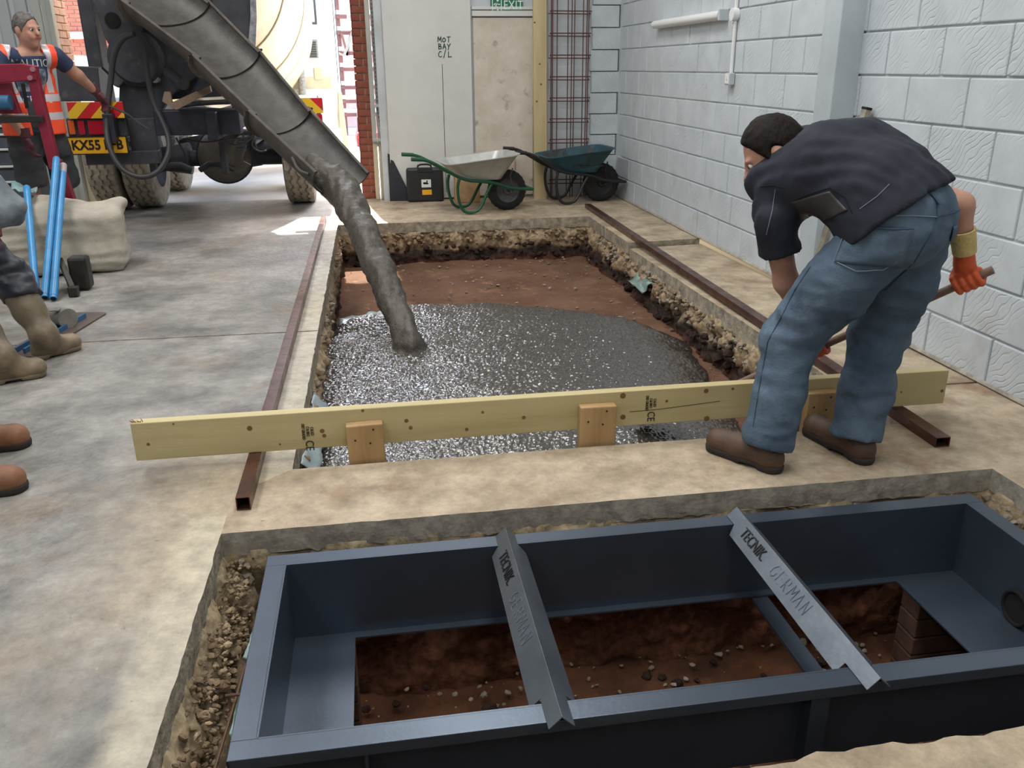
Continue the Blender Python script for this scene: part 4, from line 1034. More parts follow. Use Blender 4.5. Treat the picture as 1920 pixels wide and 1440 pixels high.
pict([(-.045, .02), (-.045, .135), (.05, .135), (.05, .02)], .008)
pict([(.005, .095), (-.01, .06), (.015, .045), (.01, .02)], .014); pict([(-.01, .06), (-.025, .04), (-.042, .04)], .012); pict([(.005, .09), (-.02, .085), (-.03, .07)], .009); pict([(.005, .09), (.025, .075), (.038, .082)], .009)
w.cyl((bx_+.012, ys-.001, ezb+.117), (bx_+.012, ys+.001, ezb+.117), .012, n=12); w.build('running_figure', m_signw, es)

# batten light with conduit and switch on right wall
m_pvc = mat('white plastic', srgb(228, 230, 230), rough=.4); m_pvcg = mat('pale grey plastic', srgb(190, 196, 200), rough=.45)
xw_ = XW-.005
l0, l1 = PX(1232, 46, xw_-.02), PX(1362, 28, xw_-.02)
lt = thing('batten_light', (xw_-.03, (l0.y+l1.y)/2, l0.z), 'short white batten light fixed to the block wall', 'light')
lz = (l0.z+l1.z)/2
w = MB(); w.box((xw_-.012, (l0.y+l1.y)/2, lz), (.03, l0.y-l1.y, .07), bev=.006); w.build('batten_body', m_pvc, lt)
w = MB(); w.cyl((xw_-.045, l0.y, lz), (xw_-.045, l1.y+.04, lz), .034, n=20); w.build('diffuser_tube', m_pvc, lt, smooth=True)
w = MB(); w.box((xw_-.04, l1.y+.012, lz), (.08, .03, .085), bev=.006); w.build('end_cap', m_pvcg, lt)
cj = PX(1376, 27, xw_-.03); cb_ = PX(1369, 148, xw_-.02)
ew = thing('conduit_run', (xw_-.02, cj.y, cb_.z), 'vertical white conduit dropping from a round junction box to a wall switch', 'conduit')
w = MB(); w.cyl((xw_, cj.y, cj.z), (xw_-.05, cj.y, cj.z), .045, n=24); w.build('junction_box', m_pvc, ew, smooth=True)
w = MB(); w.tube([(xw_-.014, cj.y, cb_.z+.03), (xw_-.014, cj.y, 3.5)], .014, n=12); w.build('conduit_pipe', m_pvc, ew, smooth=True)
w = MB(); w.box((xw_-.022, cj.y, cb_.z), (.045, .088, .088), bev=.006); w.build('switch_box', m_pvcg, ew)
w = MB(); w.box((xw_-.046, cj.y, cb_.z), (.006, .07, .07), bev=.002); sw = w.build('switch_plate', m_pvc, ew)
w = MB(); w.box((xw_-.051, cj.y, cb_.z+.01), (.006, .018, .03), bev=.002); q = w.build('rocker', m_pvc, ew)
# straightedge leaning in the column corner
m_alu = mat('dirty aluminium', srgb(170, 166, 154), srgb(120, 112, 100), 10, rough=.5, metal=.4)
s0 = PX(1628, 205, XW-.03); s1 = Vector((2.50, 4.62, 0.0))
se = thing('straightedge', s1, 'dirty aluminium straightedge leaning in the corner behind the bending man', 'straightedge')
w = MB(); w.bar(s1+Vector((0, 0, .02)), (XW-.04, s0.y, s0.z), .055, .03, up=(-1, 0, .2), bev=.003); w.build('beam', m_alu, se)
dd_ = (Vector((XW-.04, s0.y, s0.z))-s1).normalized(); tp_ = Vector((XW-.04, s0.y, s0.z))
w = MB(); w.bar(tp_-dd_*.002, tp_+dd_*.012, .058, .033, up=(-1, 0, .2), bev=.002); w.build('end_cap', m_black, se)
# ================================================================== CONCRETE MIXER TRUCK
TX = -1.83
m_dsteel = mat('dirty dark steel', srgb(70, 72, 78), srgb(52, 54, 60), 5, rough=.6, metal=.2, coord='World', bump=.15, bscale=25, c3=srgb(104, 98, 92), s3=7, lo3=.58, hi3=.8)
m_navych = mat('dark navy chassis paint', srgb(46, 50, 66), srgb(36, 38, 50), 6, rough=.5, coord='World', c3=srgb(84, 80, 78), s3=8, lo3=.6, hi3=.8)
m_chute = mat('concrete worn chute steel', srgb(88, 82, 77), srgb(64, 60, 57), 5, rough=.62, metal=.1, coord='World', bump=.2, bscale=40, c3=srgb(116, 98, 82), s3=4, lo3=.55, hi3=.75)
m_chutein = mat('wet grey chute lining', srgb(82, 79, 76), srgb(62, 60, 58), 9, rough=.5, metal=.1, coord='World', bump=.2, bscale=60)
m_cream = mat('cream drum paint', srgb(224, 204, 164), srgb(206, 186, 148), 3, rough=.45, coord='World', c3=srgb(150, 136, 112), s3=6, lo3=.64, hi3=.8)
m_cabw = mat('white cab paint', srgb(226, 224, 214), srgb(212, 208, 196), 3, rough=.4, coord='World')
m_cabd = mat('dusty lower cab paint', srgb(196, 184, 152), srgb(180, 168, 138), 6, rough=.6, coord='World')
m_ttyre = mat('dusty truck tyre rubber', srgb(166, 156, 140), srgb(132, 124, 112), 14, rough=.9, coord='World')
m_diff = mat('dusty axle casing', srgb(112, 105, 97), srgb(84, 79, 74), 5, rough=.7, coord='World')
m_hose = mat('black rubber hose', srgb(58, 58, 60), rough=.5)
m_red = mat('reflective red', srgb(196, 36, 44), rough=.35); m_yel = mat('reflective yellow', srgb(226, 184, 48), rough=.35)
m_amber = mat('amber lens', srgb(214, 96, 40), rough=.25); m_lensw = mat('clear lens', srgb(190, 176, 176), rough=.25); m_redl = mat('red lens', srgb(176, 24, 48), rough=.25)
m_glass = mat('cab glass', srgb(170, 186, 190), rough=.08, spec=.8, metal=.1)
m_rubber = mat('window rubber', srgb(60, 60, 62), rough=.7); m_ventg = mat('grey vent plastic', srgb(128, 128, 124), rough=.5)
truck = thing('mixer_truck', (TX, 9.9, 0), 'cream and white concrete mixer truck reversed up to the doorway with its chute out', 'truck')

def truck_tyre(cx, cy, r=.5, wd=.27, name='tyre'):
    n = 168; prof = [(-.5, .58), (-.5, .70), (-.515, .84), (-.49, .94), (-.45, .985)]+sum([[(c_-.045, 1.0), (c_-.03, .9), (c_+.03, .9), (c_+.045, 1.0)] for c_ in (-.26, 0, .26)], [])+[(.45, .985), (.49, .94), (.515, .84), (.5, .70), (.5, .58)]
    vs = []
    for (t, q) in prof:
        for k in range(n):
            a = 2*math.pi*k/n; rr = (r-.020) if q == .9 else q*r; zig = .011*(1 if (k//3) % 2 else -1)
            if .44 < abs(t) < .5 and k % 6 < 1: rr -= .014
            vs.append((cx+t*wd+(zig if abs(t) < .45 else 0), cy+math.cos(a)*rr, r+math.sin(a)*rr))
    m = len(prof); mb = MB(); mb.add(vs, [[i*n+k, i*n+(k+1) % n, (i+1)*n+(k+1) % n, (i+1)*n+k] for i in range(m-1) for k in range(n)])
    o = mb.build(name, m_ttyre, truck); 
    h = MB(); s = wd
    h.lathe([(-.5*s, r*.58), (-.40*s, r*.55), (-.32*s, r*.50), (-.2*s, r*.46), (-.2*s, r*.2), (-.35*s, r*.18), (-.35*s, 0.001)], (cx, cy, r), (1, 0, 0), n=32)
    h.lathe([(.5*s, r*.58), (.40*s, r*.55), (.32*s, r*.50), (.2*s, r*.46), (.2*s, r*.2), (.35*s, r*.18), (.35*s, 0.001)], (cx, cy, r), (1, 0, 0), n=32)
    h.build('wheel_rim', m_dsteel, o, smooth=True)
    return o
for ay in (9.92, 11.3):
    for x in (-2.76, -2.42, -.80): truck_tyre(x, ay, .5, .29)
for ay in (13.7,):
    for x in (-2.85, -.80): truck_tyre(x, ay, .5, .29)
for ay in (9.92, 11.3):
    w = MB(); w.cyl((-2.9, ay, .5), (-.75, ay, .5), .085, n=16); w.cyl((-2.45, ay, .5), (-1.95, ay, .5), .09, .17, n=16); w.cyl((-1.2, ay, .5), (-1.75, ay, .5), .09, .17, n=16); w.build('axle', m_dsteel, truck, smooth=True)
dp = PY(420, 293, 9.75)
w = MB(); w.lathe([(-.20, .02), (-.19, .12), (-.15, .22), (-.08, .275), (0, .285), (.12, .26), (.25, .15)], (dp.x, 9.85, dp.z+.0), (0, 1, 0), n=36, cap=True); w.build('differential', m_diff, truck, smooth=True)
w = MB(); ringp = [(dp.x+.285*math.cos(t), 9.84, dp.z+.285*math.sin(t)) for t in np.linspace(0, 2*math.pi, 36, endpoint=False)]; w.tube(ringp, .018, n=8, closed=True); w.build('differential_flange', m_dsteel, truck, smooth=True)
for sx in (-.43, .43):
    w = MB(); w.box((TX+sx, 11.3, .93), (.09, 6.2, .24), bev=.01); w.build('chassis_rail', m_navych, truck)
    for i in range(4):
        w = MB(); w.bar((TX+sx*1.15, 9.35+.05*i, .62+.035*i), (TX+sx*1.15, 11.9-.05*i, .62+.035*i), .09, .03); w.build('leaf_spring', m_dsteel, truck)
    w = MB(); w.box((TX+sx*1.15, 9.92, .62), (.16, .22, .34), bev=.02); w.build('spring_clamp', m_dsteel, truck)
    w = MB(); w.box((TX+sx*.8, 9.2, .62), (.06, .10, .42), bev=.01); w.build('hanger_plate', m_dsteel, truck)
    w = MB(); w.tube([(TX+sx*.9, 9.5, .42), (TX+sx*.4, 9.45, .50), (TX+sx*.1, 9.5, .42)], .03, n=10, smooth_iter=1); w.build('torque_arm', m_dsteel, truck, smooth=True)
YR = 8.35
a_, b_ = PY(286, 207, YR), PY(452, 252, YR)
w = MB(); w.box(((a_.x+b_.x)/2, YR+.1, (a_.z+b_.z)/2), (b_.x-a_.x, .2, a_.z-b_.z), bev=.012); w.build('rear_crossmember', m_navych, truck)
w = MB(); w.tube([PY(330, 198, 8.3), PY(380, 193, 8.3), PY(440, 190, 8.3)], .022, n=10); w.tube([PY(325, 204, 8.28), PY(370, 203, 8.28), PY(450, 207, 8.28)], .012, n=8); w.build('hydraulic_pipe', m_dsteel, truck, smooth=True)
w = MB(); a_, b_ = PY(452, 175, 8.3), PY(476, 215, 8.3); w.box(((a_.x+b_.x)/2, 8.32, (a_.z+b_.z)/2-.02), (b_.x-a_.x, .03, a_.z-b_.z+.05), bev=.004); w.build('light_bracket', mat('bright bracket', srgb(196, 198, 202), rough=.4, metal=.5), truck)
# cable clutter below crossmember
for i, pth in enumerate(([(350, 262), (385, 268), (420, 262), (470, 258), (490, 245)], [(455, 252), (462, 275), (450, 300), (470, 310)], [(330, 258), (345, 285), (352, 300)], [(478, 255), (470, 272), (485, 285), (500, 282)], [(415, 255), (430, 272), (455, 272), (475, 256)])):
    w = MB(); w.tube([PY(x, y, 8.6) for x, y in pth], .009, n=6, smooth_iter=2); w.build('cable', m_hose, truck, smooth=True)

def rect_px(x0, y0, x1, y1, Y):
    a, b = PY(x0, y0, Y), PY(x1, y1, Y); return min(a.x, b.x), max(a.x, b.x), min(a.z, b.z), max(a.z, b.z)
def chevron(x0, x1, z0, z1, Y, slant, name='chevron_board'):
    w = MB(); w.box(((x0+x1)/2, Y+.012, (z0+z1)/2), (x1-x0, .02, z1-z0), bev=.003); bo = w.build(name, m_red, truck)
    h = z1-z0; st_ = h*1.5; sgn = slant; x = x0-2*h
    while x < x1+h:
        poly = [(x, z0), (x+st_*.55, z0), (x+st_*.55+sgn*h, z1), (x+sgn*h, z1)]
        # clip to board in x
        def clip(P, lim, keep):
            out = []
            for i in range(len(P)):
                p, q = P[i], P[(i+1) % len(P)]; ip, iq = keep(p[0]), keep(q[0])
                if ip: out.append(p)
                if ip != iq:
                    t = (lim-p[0])/(q[0]-p[0]); out.append((lim, p[1]+t*(q[1]-p[1])))
            return out
        P = clip(poly, x0, lambda v: v >= x0); P = clip(P, x1, lambda v: v <= x1) if P else P
        if len(P) >= 3:
            w = MB(); w.prism([(p[0], Y-.001, p[1]) for p in P], (0, .0025, 0)); q = w.build('yellow_stripe', m_yel, bo)
        x += st_*1.1
    return bo
r_ = rect_px(124, 192, 234, 221, 8.28); chevron(*r_, 8.28, 1)
r_ = rect_px(548, 184, 606, 212, 8.6); chevron(*r_, 8.6, -1)
r_ = rect_px(590, 214, 606, 242, 8.6); w = MB(); w.box(((r_[0]+r_[1])/2, 8.62, (r_[2]+r_[3])/2), (r_[1]-r_[0], .04, r_[3]-r_[2]), bev=.01); w.build('tail_light', m_redl, truck)
w = MB(); r_ = rect_px(520, 150, 604, 184, 8.7); w.box(((r_[0]+r_[1])/2, 8.72, r_[2]-.06), (r_[1]-r_[0], .05, .12), bev=.01); w.build('light_board', m_dsteel, truck)
w = MB(); r_ = rect_px(124, 222, 238, 256, 8.32); w.box(((r_[0]+r_[1])/2, 8.36, (r_[2]+r_[3])/2), (r_[1]-r_[0]+.02, .06, r_[3]-r_[2]), bev=.01); lb_ = w.build('lamp_housing', m_dsteel, truck)
for (x0, x1, mm) in ((126, 143, m_amber), (144, 162, m_redl), (163, 200, m_redl), (203, 217, m_lensw)):
    r_ = rect_px(x0, 226, x1, 252, 8.31); w = MB(); w.box(((r_[0]+r_[1])/2, 8.315, (r_[2]+r_[3])/2), (r_[1]-r_[0]-.004, .03, r_[3]-r_[2]), bev=.006); w.build('lens', mm, lb_)
r_ = rect_px(124, 258, 240, 287, 8.28)
m_plate = mat('yellow number plate', srgb(236, 178, 40), rough=.35); m_pl = mat('plate black', srgb(30, 26, 22), rough=.5)
w = MB(); w.box(((r_[0]+r_[1])/2, 8.29, (r_[2]+r_[3])/2), (r_[1]-r_[0], .012, r_[3]-r_[2]), bev=.004); np_ = w.build('number_plate', m_plate, truck)
put_text('KX55 PFB', .115, ((r_[0]+r_[1])/2, 8.283, (r_[2]+r_[3])/2), (1, 0, 0), (0, 0, 1), m_pl, 'lettering', np_, width=.90, bold=.0035)
bz = MB(); zz0, zz1 = r_[2]-.003, r_[3]+.003
for (c, s) in ((((r_[0]+r_[1])/2, 8.287, zz0), (r_[1]-r_[0]+.012, .016, .008)), (((r_[0]+r_[1])/2, 8.287, zz1), (r_[1]-r_[0]+.012, .016, .008)), ((r_[0]-.003, 8.287, (zz0+zz1)/2), (.008, .016, zz1-zz0)), ((r_[1]+.003, 8.287, (zz0+zz1)/2), (.008, .016, zz1-zz0))): bz.box(c, s)
bz.build('plate_surround', m_pl, np_)
w = MB(); r_ = rect_px(158, 285, 300, 307, 8.4); w.box(((r_[0]+r_[1])/2, 8.44, (r_[2]+r_[3])/2), (r_[1]-r_[0], .08, r_[3]-r_[2]), bev=.008); w.build('underrun_bar', m_dsteel, truck)
w = MB(); r_ = rect_px(236, 222, 300, 300, 8.45); w.box(((r_[0]+r_[1])/2, 8.52, (r_[2]+r_[3])/2), (r_[1]-r_[0], .1, r_[3]-r_[2]), bev=.01); w.build('rear_bracket', m_dsteel, truck)
# mudguards over the rear wheels
for (xc) in (-2.60, -.86):
    w = MB(); n = 14; vs = []
    for i in range(n+1):
        a = math.radians(20+140*i/n)
        for (rr) in (.60, .615):
            for sx in (-.31, .31): vs.append((xc+sx, 9.92-math.cos(a)*rr, .52+math.sin(a)*rr))
    fs = []
    for i in range(n):
        b = i*4; c = b+4
        fs += [[b, b+1, c+1, c], [b+2, c+2, c+3, b+3], [b, c, c+2, b+2], [b+1, b+3, c+3, c+1]]
    w.add(vs, fs); w.build('mudguard', m_dsteel, truck, smooth=True)
# tail frame: heavy plates that carry the drum and chute
def plate_px(name, pts, Y, th, mt):
    w = MB(); w.prism([PY(x, y, Y) for x, y in pts], (0, th, 0)); o = w.build(name, mt, truck)
    md = o.modifiers.new('b', 'BEVEL'); md.width = .008; md.segments = 2; md.limit_method = 'ANGLE'; return o
plate_px('tail_plate', [(160, -60), (172, 0), (186, 35), (196, 70), (210, 95), (207, 130), (212, 160), (222, 165), (235, 150), (262, 85), (290, -60)], 8.48, .05, m_dsteel)
plate_px('tail_plate', [(228, -60), (225, 120), (222, 215), (240, 238), (285, 240), (318, 182), (372, 140), (372, 60), (330, -60)], 8.56, .12, m_dsteel)
plate_px('tail_plate', [(300, 120), (300, 188), (430, 180), (432, 120)], 8.7, .08, m_dsteel)
plate_px('tail_plate', [(330, -60), (330, 60), (420, 150), (468, 130), (478, 40), (470, -60)], 9.0, .06, m_dsteel)
plate_px('tail_strip', [(466, -60), (469, 30), (462, 110), (470, 132), (478, 120), (481, 32), (478, -60)], 8.96, .04, mat('scraped bare steel', srgb(176, 178, 184), srgb(120, 122, 128), 20, rough=.4, metal=.5))
p_ = PY(211, 38, 8.475); w = MB(); w.cyl((p_.x, 8.47, p_.z), (p_.x, 8.50, p_.z), .065, n=24); w.build('plate_hole', m_black, truck)
p_ = PY(291, 148, 8.5); w = MB(); w.cyl((p_.x, 8.49, p_.z), (p_.x, 8.57, p_.z), .034, n=20); w.build('pivot_pin', mat('pale pin', srgb(150, 148, 146), rough=.5), truck, smooth=True)
p_ = PY(250, 110, 8.5); w = MB(); w.lathe([(-.09, .01), (-.09, .2), (-.05, .24), (.06, .24)], (p_.x+.02, 8.55, p_.z), (0, 1, 0), n=28, cap=True); w.build('slew_motor', m_dsteel, truck, smooth=True)
w = MB(); w.prism([PY(x, y, 7.92) for x, y in ((318, 172), (322, 192), (393, 160), (396, 172), (330, 206), (304, 190), (308, 172))], (0, .05, 0)); w.build('chute_stay', mat('tan worn steel', srgb(150, 128, 108), srgb(120, 102, 88), 8, rough=.6), truck)
w = MB(); w.tube([PY(316, 135, 8.2), PY(345, 158, 8.0)], .05, n=14); w.tube([PY(370, 168, 7.88), PY(400, 152, 7.75)], .02, n=10); w.build('chute_jack', m_dsteel, truck, smooth=True)
# hoses
hose_path = [(252, 62), (228, 72), (212, 105), (208, 150), (203, 190), (199, 235), (201, 262), (212, 295), (232, 322), (262, 334), (290, 328), (308, 308), (318, 282), (316, 255), (304, 225), (290, 200), (280, 165), (273, 110), (272, 78), (258, 62)]
w = MB(); w.tube([PY(x, y, 8.12+.15*math.sin(i*.5)) for i, (x, y) in enumerate(hose_path)], .024, n=12, smooth_iter=2); w.build('water_hose', m_hose, truck, smooth=True)
w = MB(); w.tube([PY(x, y, 8.05) for x, y in ((188, 192), (215, 203), (240, 214), (262, 232), (278, 242))], .008, n=8, smooth_iter=2); w.build('cable', m_hose, truck, smooth=True)
# control box on the tail left
plate_px('control_box', [(104, 122), (184, 126), (190, 190), (112, 190)], 8.6, .25, m_dsteel)
plate_px('control_lever', [(191, 124), (206, 138), (204, 142), (189, 128)], 8.4, .02, m_black)
# drum
ax_ = Vector((0, -math.cos(math.radians(11)), math.sin(math.radians(11))))
w = MB(); w.lathe([(-2.1, .0), (-2.1, .62), (-1.9, .88), (-1.2, 1.12), (-.3, 1.14), (.35, 1.13), (1.1, .97), (1.9, .72), (2.4, .54), (2.42, .48), (2.2, .46)], (TX, 11.9, 2.16), ax_, n=64); dr_ = w.build('mixer_drum', m_cream, truck, smooth=True)
for t_, r0 in ((-.3, 1.145), (.37, 1.135), (1.1, .978)):
    w = MB(); w.lathe([(t_-.012, r0-.004), (t_-.006, r0+.006), (t_+.006, r0+.006), (t_+.012, r0-.004)], (TX, 11.9, 2.16), ax_, n=64); w.build('weld_seam', m_cabd, dr_, smooth=True)
w = MB(); w.box((TX, 9.2, 2.35), (1.6, .25, .14), bev=.02); w.box((TX-.7, 9.2, 1.7), (.14, .25, 1.4), bev=.02); w.box((TX+.55, 9.2, 1.7), (.12, .2, 1.4), bev=.02); w.build('drum_pedestal', m_dsteel, truck)
w = MB(); w.lathe([(-.1, .62), (.25, .50), (.5, .34), (.5, .30), (.2, .46), (-.1, .58)], (TX+.15, 8.75, 2.95), (0, .0, -1), n=28); w.build('discharge_hopper', m_dsteel, truck, smooth=True)
# cab
w = MB(); w.box((-1.75, 13.95, 1.95), (2.62, 1.9, 1.95), bev=.14); cab = w.build('cab', m_cabw, truck, smooth=True)
w = MB(); w.box((-1.75, 13.9, 1.12), (2.58, 1.82, .4), bev=.05); w.build('cab_lower_panel', m_cabd, cab)
YC = 12.99
r_ = rect_px(571, -40, 595, 46, YC); w = MB(); w.box(((r_[0]+r_[1])/2-.25, YC+.005, (r_[2]+r_[3])/2), (r_[1]-r_[0]+.5, .03, r_[3]-r_[2]), bev=.012); q = w.build('window_seal', m_rubber, cab)
w = MB(); w.box(((r_[0]+r_[1])/2-.25, YC-.008, (r_[2]+r_[3])/2), (r_[1]-r_[0]+.44, .02, r_[3]-r_[2]-.06), bev=.008); w.build('rear_window', m_glass, cab)
r_ = rect_px(570, 74, 598, 109, YC); w = MB(); w.box(((r_[0]+r_[1])/2, YC+.005, (r_[2]+r_[3])/2), (r_[1]-r_[0], .03, r_[3]-r_[2]), bev=.01); vt = w.build('vent', m_ventg, cab)
for i in range(7):
    z_ = r_[2]+(r_[3]-r_[2])*(i+.8)/8; w = MB(); w.box(((r_[0]+r_[1])/2, YC-.014, z_), (r_[1]-r_[0]-.05, .012, .018), rot=(.5, 0, 0)); w.build('slat', m_rubber, vt)
r_ = rect_px(588, 127, 607, 150, YC+.0); w = MB(); w.box(((r_[0]+r_[1])/2, YC+.002, (r_[2]+r_[3])/2), (r_[1]-r_[0], .03, r_[3]-r_[2]), bev=.01); w.build('hatch', m_cabd, cab)
w = MB(); a_ = PY(561, 100, 12.9); w.cyl((a_.x, 12.88, .9), (a_.x, 12.88, 2.2), .05, n=16); w.build('air_intake', mat('speckled grey pipe', srgb(150, 146, 138), srgb(104, 100, 94), 40, rough=.7), cab, smooth=True)
w = MB(); w.box((-.41+.0, 14.0, 1.9), (.012, .02, 1.7)); w.box((-.43, 13.45, 1.9), (.01, .02, 1.7)); w.build('door_gap', m_rubber, cab)
w = MB(); w.box((-.435, 14.0, 2.15), (.02, .8, .6), bev=.006); w.build('side_window', m_glass, cab)
# front mudguard, arch
w = MB(); n = 12; prof = [(12.95, .95), (12.95, 1.12), (13.25, 1.20), (14.4, 1.2), (14.4, .55), (14.25, .55)]
for i in range(n+1):
    a = math.radians(10+150*(1-i/n)*1.0); prof.append((13.7+.58*math.cos(math.radians(10+160*i/n)), .52+.58*math.sin(math.radians(10+160*i/n))))
prof.append((13.0, .6))
w.prism([(-1.02, y, z) for y, z in prof], (.60, 0, 0)); w.build('front_mudguard', m_cabw, truck)
w = MB(); w.prism([PY(x, y, 12.92) for x, y in ((634, 172), (640, 175), (655, 285), (645, 283), (636, 220))], (0, .06, 0)); w.build('mudguard_trim', m_cabd, truck)
# mirror
mr = MB(); a_, b_ = PY(649, 8, 14.9), PY(666, 55, 14.9); mr.box(((a_.x+b_.x)/2, 14.92, (a_.z+b_.z)/2), (b_.x-a_.x, .10, a_.z-b_.z), bev=.02); mo = mr.build('door_mirror', m_cabw, truck)
w = MB(); w.box(((a_.x+b_.x)/2, 14.865, a_.z-.10), (b_.x-a_.x-.03, .01, .16), bev=.004); w.build('mirror_glass', m_glass, mo)
w = MB(); w.tube([PY(662, 55, 14.95), PY(655, 80, 14.95), PY(645, 104, 14.95), PY(634, 100, 14.95)], .02, n=8); w.build('mirror_arm', m_ventg, mo, smooth=True)

# chute: trough in three hinged lengths
Lp = [((150, -80), 8.0), ((232, 0), 7.72), ((365, 103), 7.34), ((470, 208), 6.95), ((583, 316), 6.50)]
Rp = [((285, -80), 8.45), ((385, 0), 8.15), ((480, 92), 7.78), ((575, 202), 7.38), ((684, 318), 6.93)]
Ls = [PY(p[0], p[1], y) for p, y in Lp]; Rs = [PY(p[0], p[1], y) for p, y in Rp]
def sec_ring(L, R, dirv, grow, depth, n=18, th=0.0):
    mid = (L+R)/2; sd = (L-R)/2*grow; dn = sd.normalized().cross(dirv).normalized()
    if dn.z > 0: dn = -dn
    out = []
    for i in range(n+1):
        a = math.pi*i/n; out.append(mid+sd*math.cos(a)*(1+th/sd.length)+dn*math.sin(a)*(depth+th))
    return out
chute = None
for si in range(4):
    L0, L1, R0, R1 = Ls[si], Ls[si+1], Rs[si], Rs[si+1]
    if si == 0: nm = 'chute'
    dv = ((L1+R1)-(L0+R0)).normalized()
    mb = MB(); K = 6; n = 18
    ins, outs = [], []
    for k in range(K+1):
        t = k/K; g = 1.05-.08*t; dpt = .215-.02*t
        ov = -.04 if False else 0
        L = L0.lerp(L1, t)+dv*(.05*t); R = R0.lerp(R1, t)+dv*(.05*t)
        ins.append(sec_ring(L, R, dv, g, dpt, n)); outs.append(sec_ring(L, R, dv, g, dpt, n, .012))
    vs = [p for r in ins for p in r]+[p for r in outs for p in r]; off = (K+1)*(n+1); fs = []; mi = []
    for k in range(K):
        for i in range(n):
            a = k*(n+1)+i; fs.append([a, a+1, a+n+2, a+n+1]); mi.append(1); fs.append([off+a, off+a+n+1, off+a+n+2, off+a+1]); mi.append(0)
        for i in (0, n):
            a = k*(n+1)+i; fs.append([a, a+n+1, off+a+n+1, off+a]); mi.append(0)
    for k in (0, K):
        for i in range(n):
            a = k*(n+1)+i; fs.append([a, a+1, off+a+1, off+a]); mi.append(0)
    mb.add(vs, fs); mb.mi = mi
    o = mb.build('chute_section', [m_chute, m_chutein], truck, smooth=True)
    for side, S in (('l', 0), ('r', n)):
        w = MB(); w.tube([ins[k][S] for k in range(K+1)], .014, n=8); w.build('edge_rail', m_chute, o, smooth=True)
    # flange plates at the start of each length
    w = MB(); fl = []
    dn_ = (ins[0][n//2]-(ins[0][0]+ins[0][n])/2).normalized()
    ri = ins[0]; ro = [p+(p-(ins[0][0]+ins[0][n])/2).normalized()*.045 for p in ri]
    w.add(ri+ro+[p+dv*.015 for p in ri]+[p+dv*.015 for p in ro], sum([[[i, i+1, n+2+i, n+1+i], [2*(n+1)+i, 3*(n+1)+i, 3*(n+1)+i+1, 2*(n+1)+i+1], [n+1+i, n+2+i, 3*(n+1)+i+1, 3*(n+1)+i]] for i in range(n)], []))
    w.build('hinge_flange', m_chute, o)
    if si == 3:
        w = MB(); hp_ = ins[4][0]+Vector((-.01, -.01, -.04)); w.tube([hp_+Vector((.0, 0, 0)), hp_+dv*.10+Vector((-.02, -.01, -.03)), hp_+dv*.2], .012, n=8, smooth_iter=1); w.build('handle', m_chute, o, smooth=True)
    if si == 2:
        pass
# falling stream of concrete
mid_end = (Ls[4]+Rs[4])/2
dn_ = Vector((0, 0, -1)); s0 = mid_end+Vector((.02, -.02, -.16)); land = PZ(768, 652, -.165)
pts = []
for i in range(15):
    t = i/14; p = s0.lerp(land, t); p.z = s0.z+(land.z-s0.z)*(t*.62+.38*t*t); pts.append(p)
s_ = SDF((s0.x-.35, land.y-.35, -.26), (land.x+.4, s0.y+.5, s0.z+.45), .014)
up_ = (Ls[3]+Rs[3])/2-mid_end
for i in range(14):
    r0 = .118-.040*i/14; r1 = .118-.040*(i+1)/14
    s_.cap(pts[i], pts[i+1], r0 if i else .115, r1, k=.02)
s_.cap(pts[0], pts[0]+up_.normalized()*.35+Vector((0, 0, -.02)), .13, .10, k=.03)
s_.cap(pts[-1]+Vector((0, 0, .02)), pts[-1]+Vector((0, 0, -.04)), .080, .15, k=.06)
s_.field(lambda p: .022*fbm(p*np.array([1, .35, .35]), 12, 3, 5)+.005*fbm(p, 40, 2, 9), band=.1)
m_stream = mat('falling wet concrete', srgb(84, 78, 70), srgb(60, 56, 50), 24, rough=.5, coord='World', bump=.5, bscale=70)
tag(s_.build('concrete_stream', m_stream, relax=1), 'thick grey stream of concrete pouring off the chute into the pit', 'concrete', kind='stuff')

# ================================================================== OUTSIDE
bb = thing('brick_building', (-5.2, 20, 0), 'sunlit red brick building across the yard at far left', 'building')
x0_, x1_ = PY(60, 50, 20).x, PY(260, 50, 20).x
w = MB(); w.box(((x0_+x1_)/2-1.5, 20.3, 2.2), (x1_-x0_+3.6, .5, 4.4)); w.build('mortar_wall', m_mortar, bb)
zb0 = PY(160, 103, 20).z; zb1 = PY(160, -10, 20).z
m_bk2 = mat('far red brick', srgb(186, 104, 82), srgb(160, 84, 66), 3, rough=.9, coord='World')
brick_panel(bb, PY(98, 50, 20).x, PY(215, 50, 20).x, 20.03, zb0, zb1+.2, .235, .078, m_bk2, 'x', joint=.014)
r_ = rect_px(128, 60, 212, 73, 19.95); w = MB(); w.box(((r_[0]+r_[1])/2, 19.97, (r_[2]+r_[3])/2), (r_[1]-r_[0], .1, r_[3]-r_[2]), bev=.01); w.build('stone_band', mat('white stone band', srgb(232, 228, 220), rough=.8), bb)
r_ = rect_px(145, 106, 205, 124, 19.95)
w = MB(); w.box(((r_[0]+r_[1])/2, 19.98, (r_[2]+r_[3])/2), (r_[1]-r_[0], .1, r_[3]-r_[2]), bev=.01); wf = w.build('window', m_pvc, bb)
for i in range(3):
    wd_ = (r_[1]-r_[0])/3; w = MB(); w.box((r_[0]+wd_*(i+.5), 19.92, (r_[2]+r_[3])/2), (wd_-.06, .02, r_[3]-r_[2]-.06)); w.build('pane', m_glass, wf)
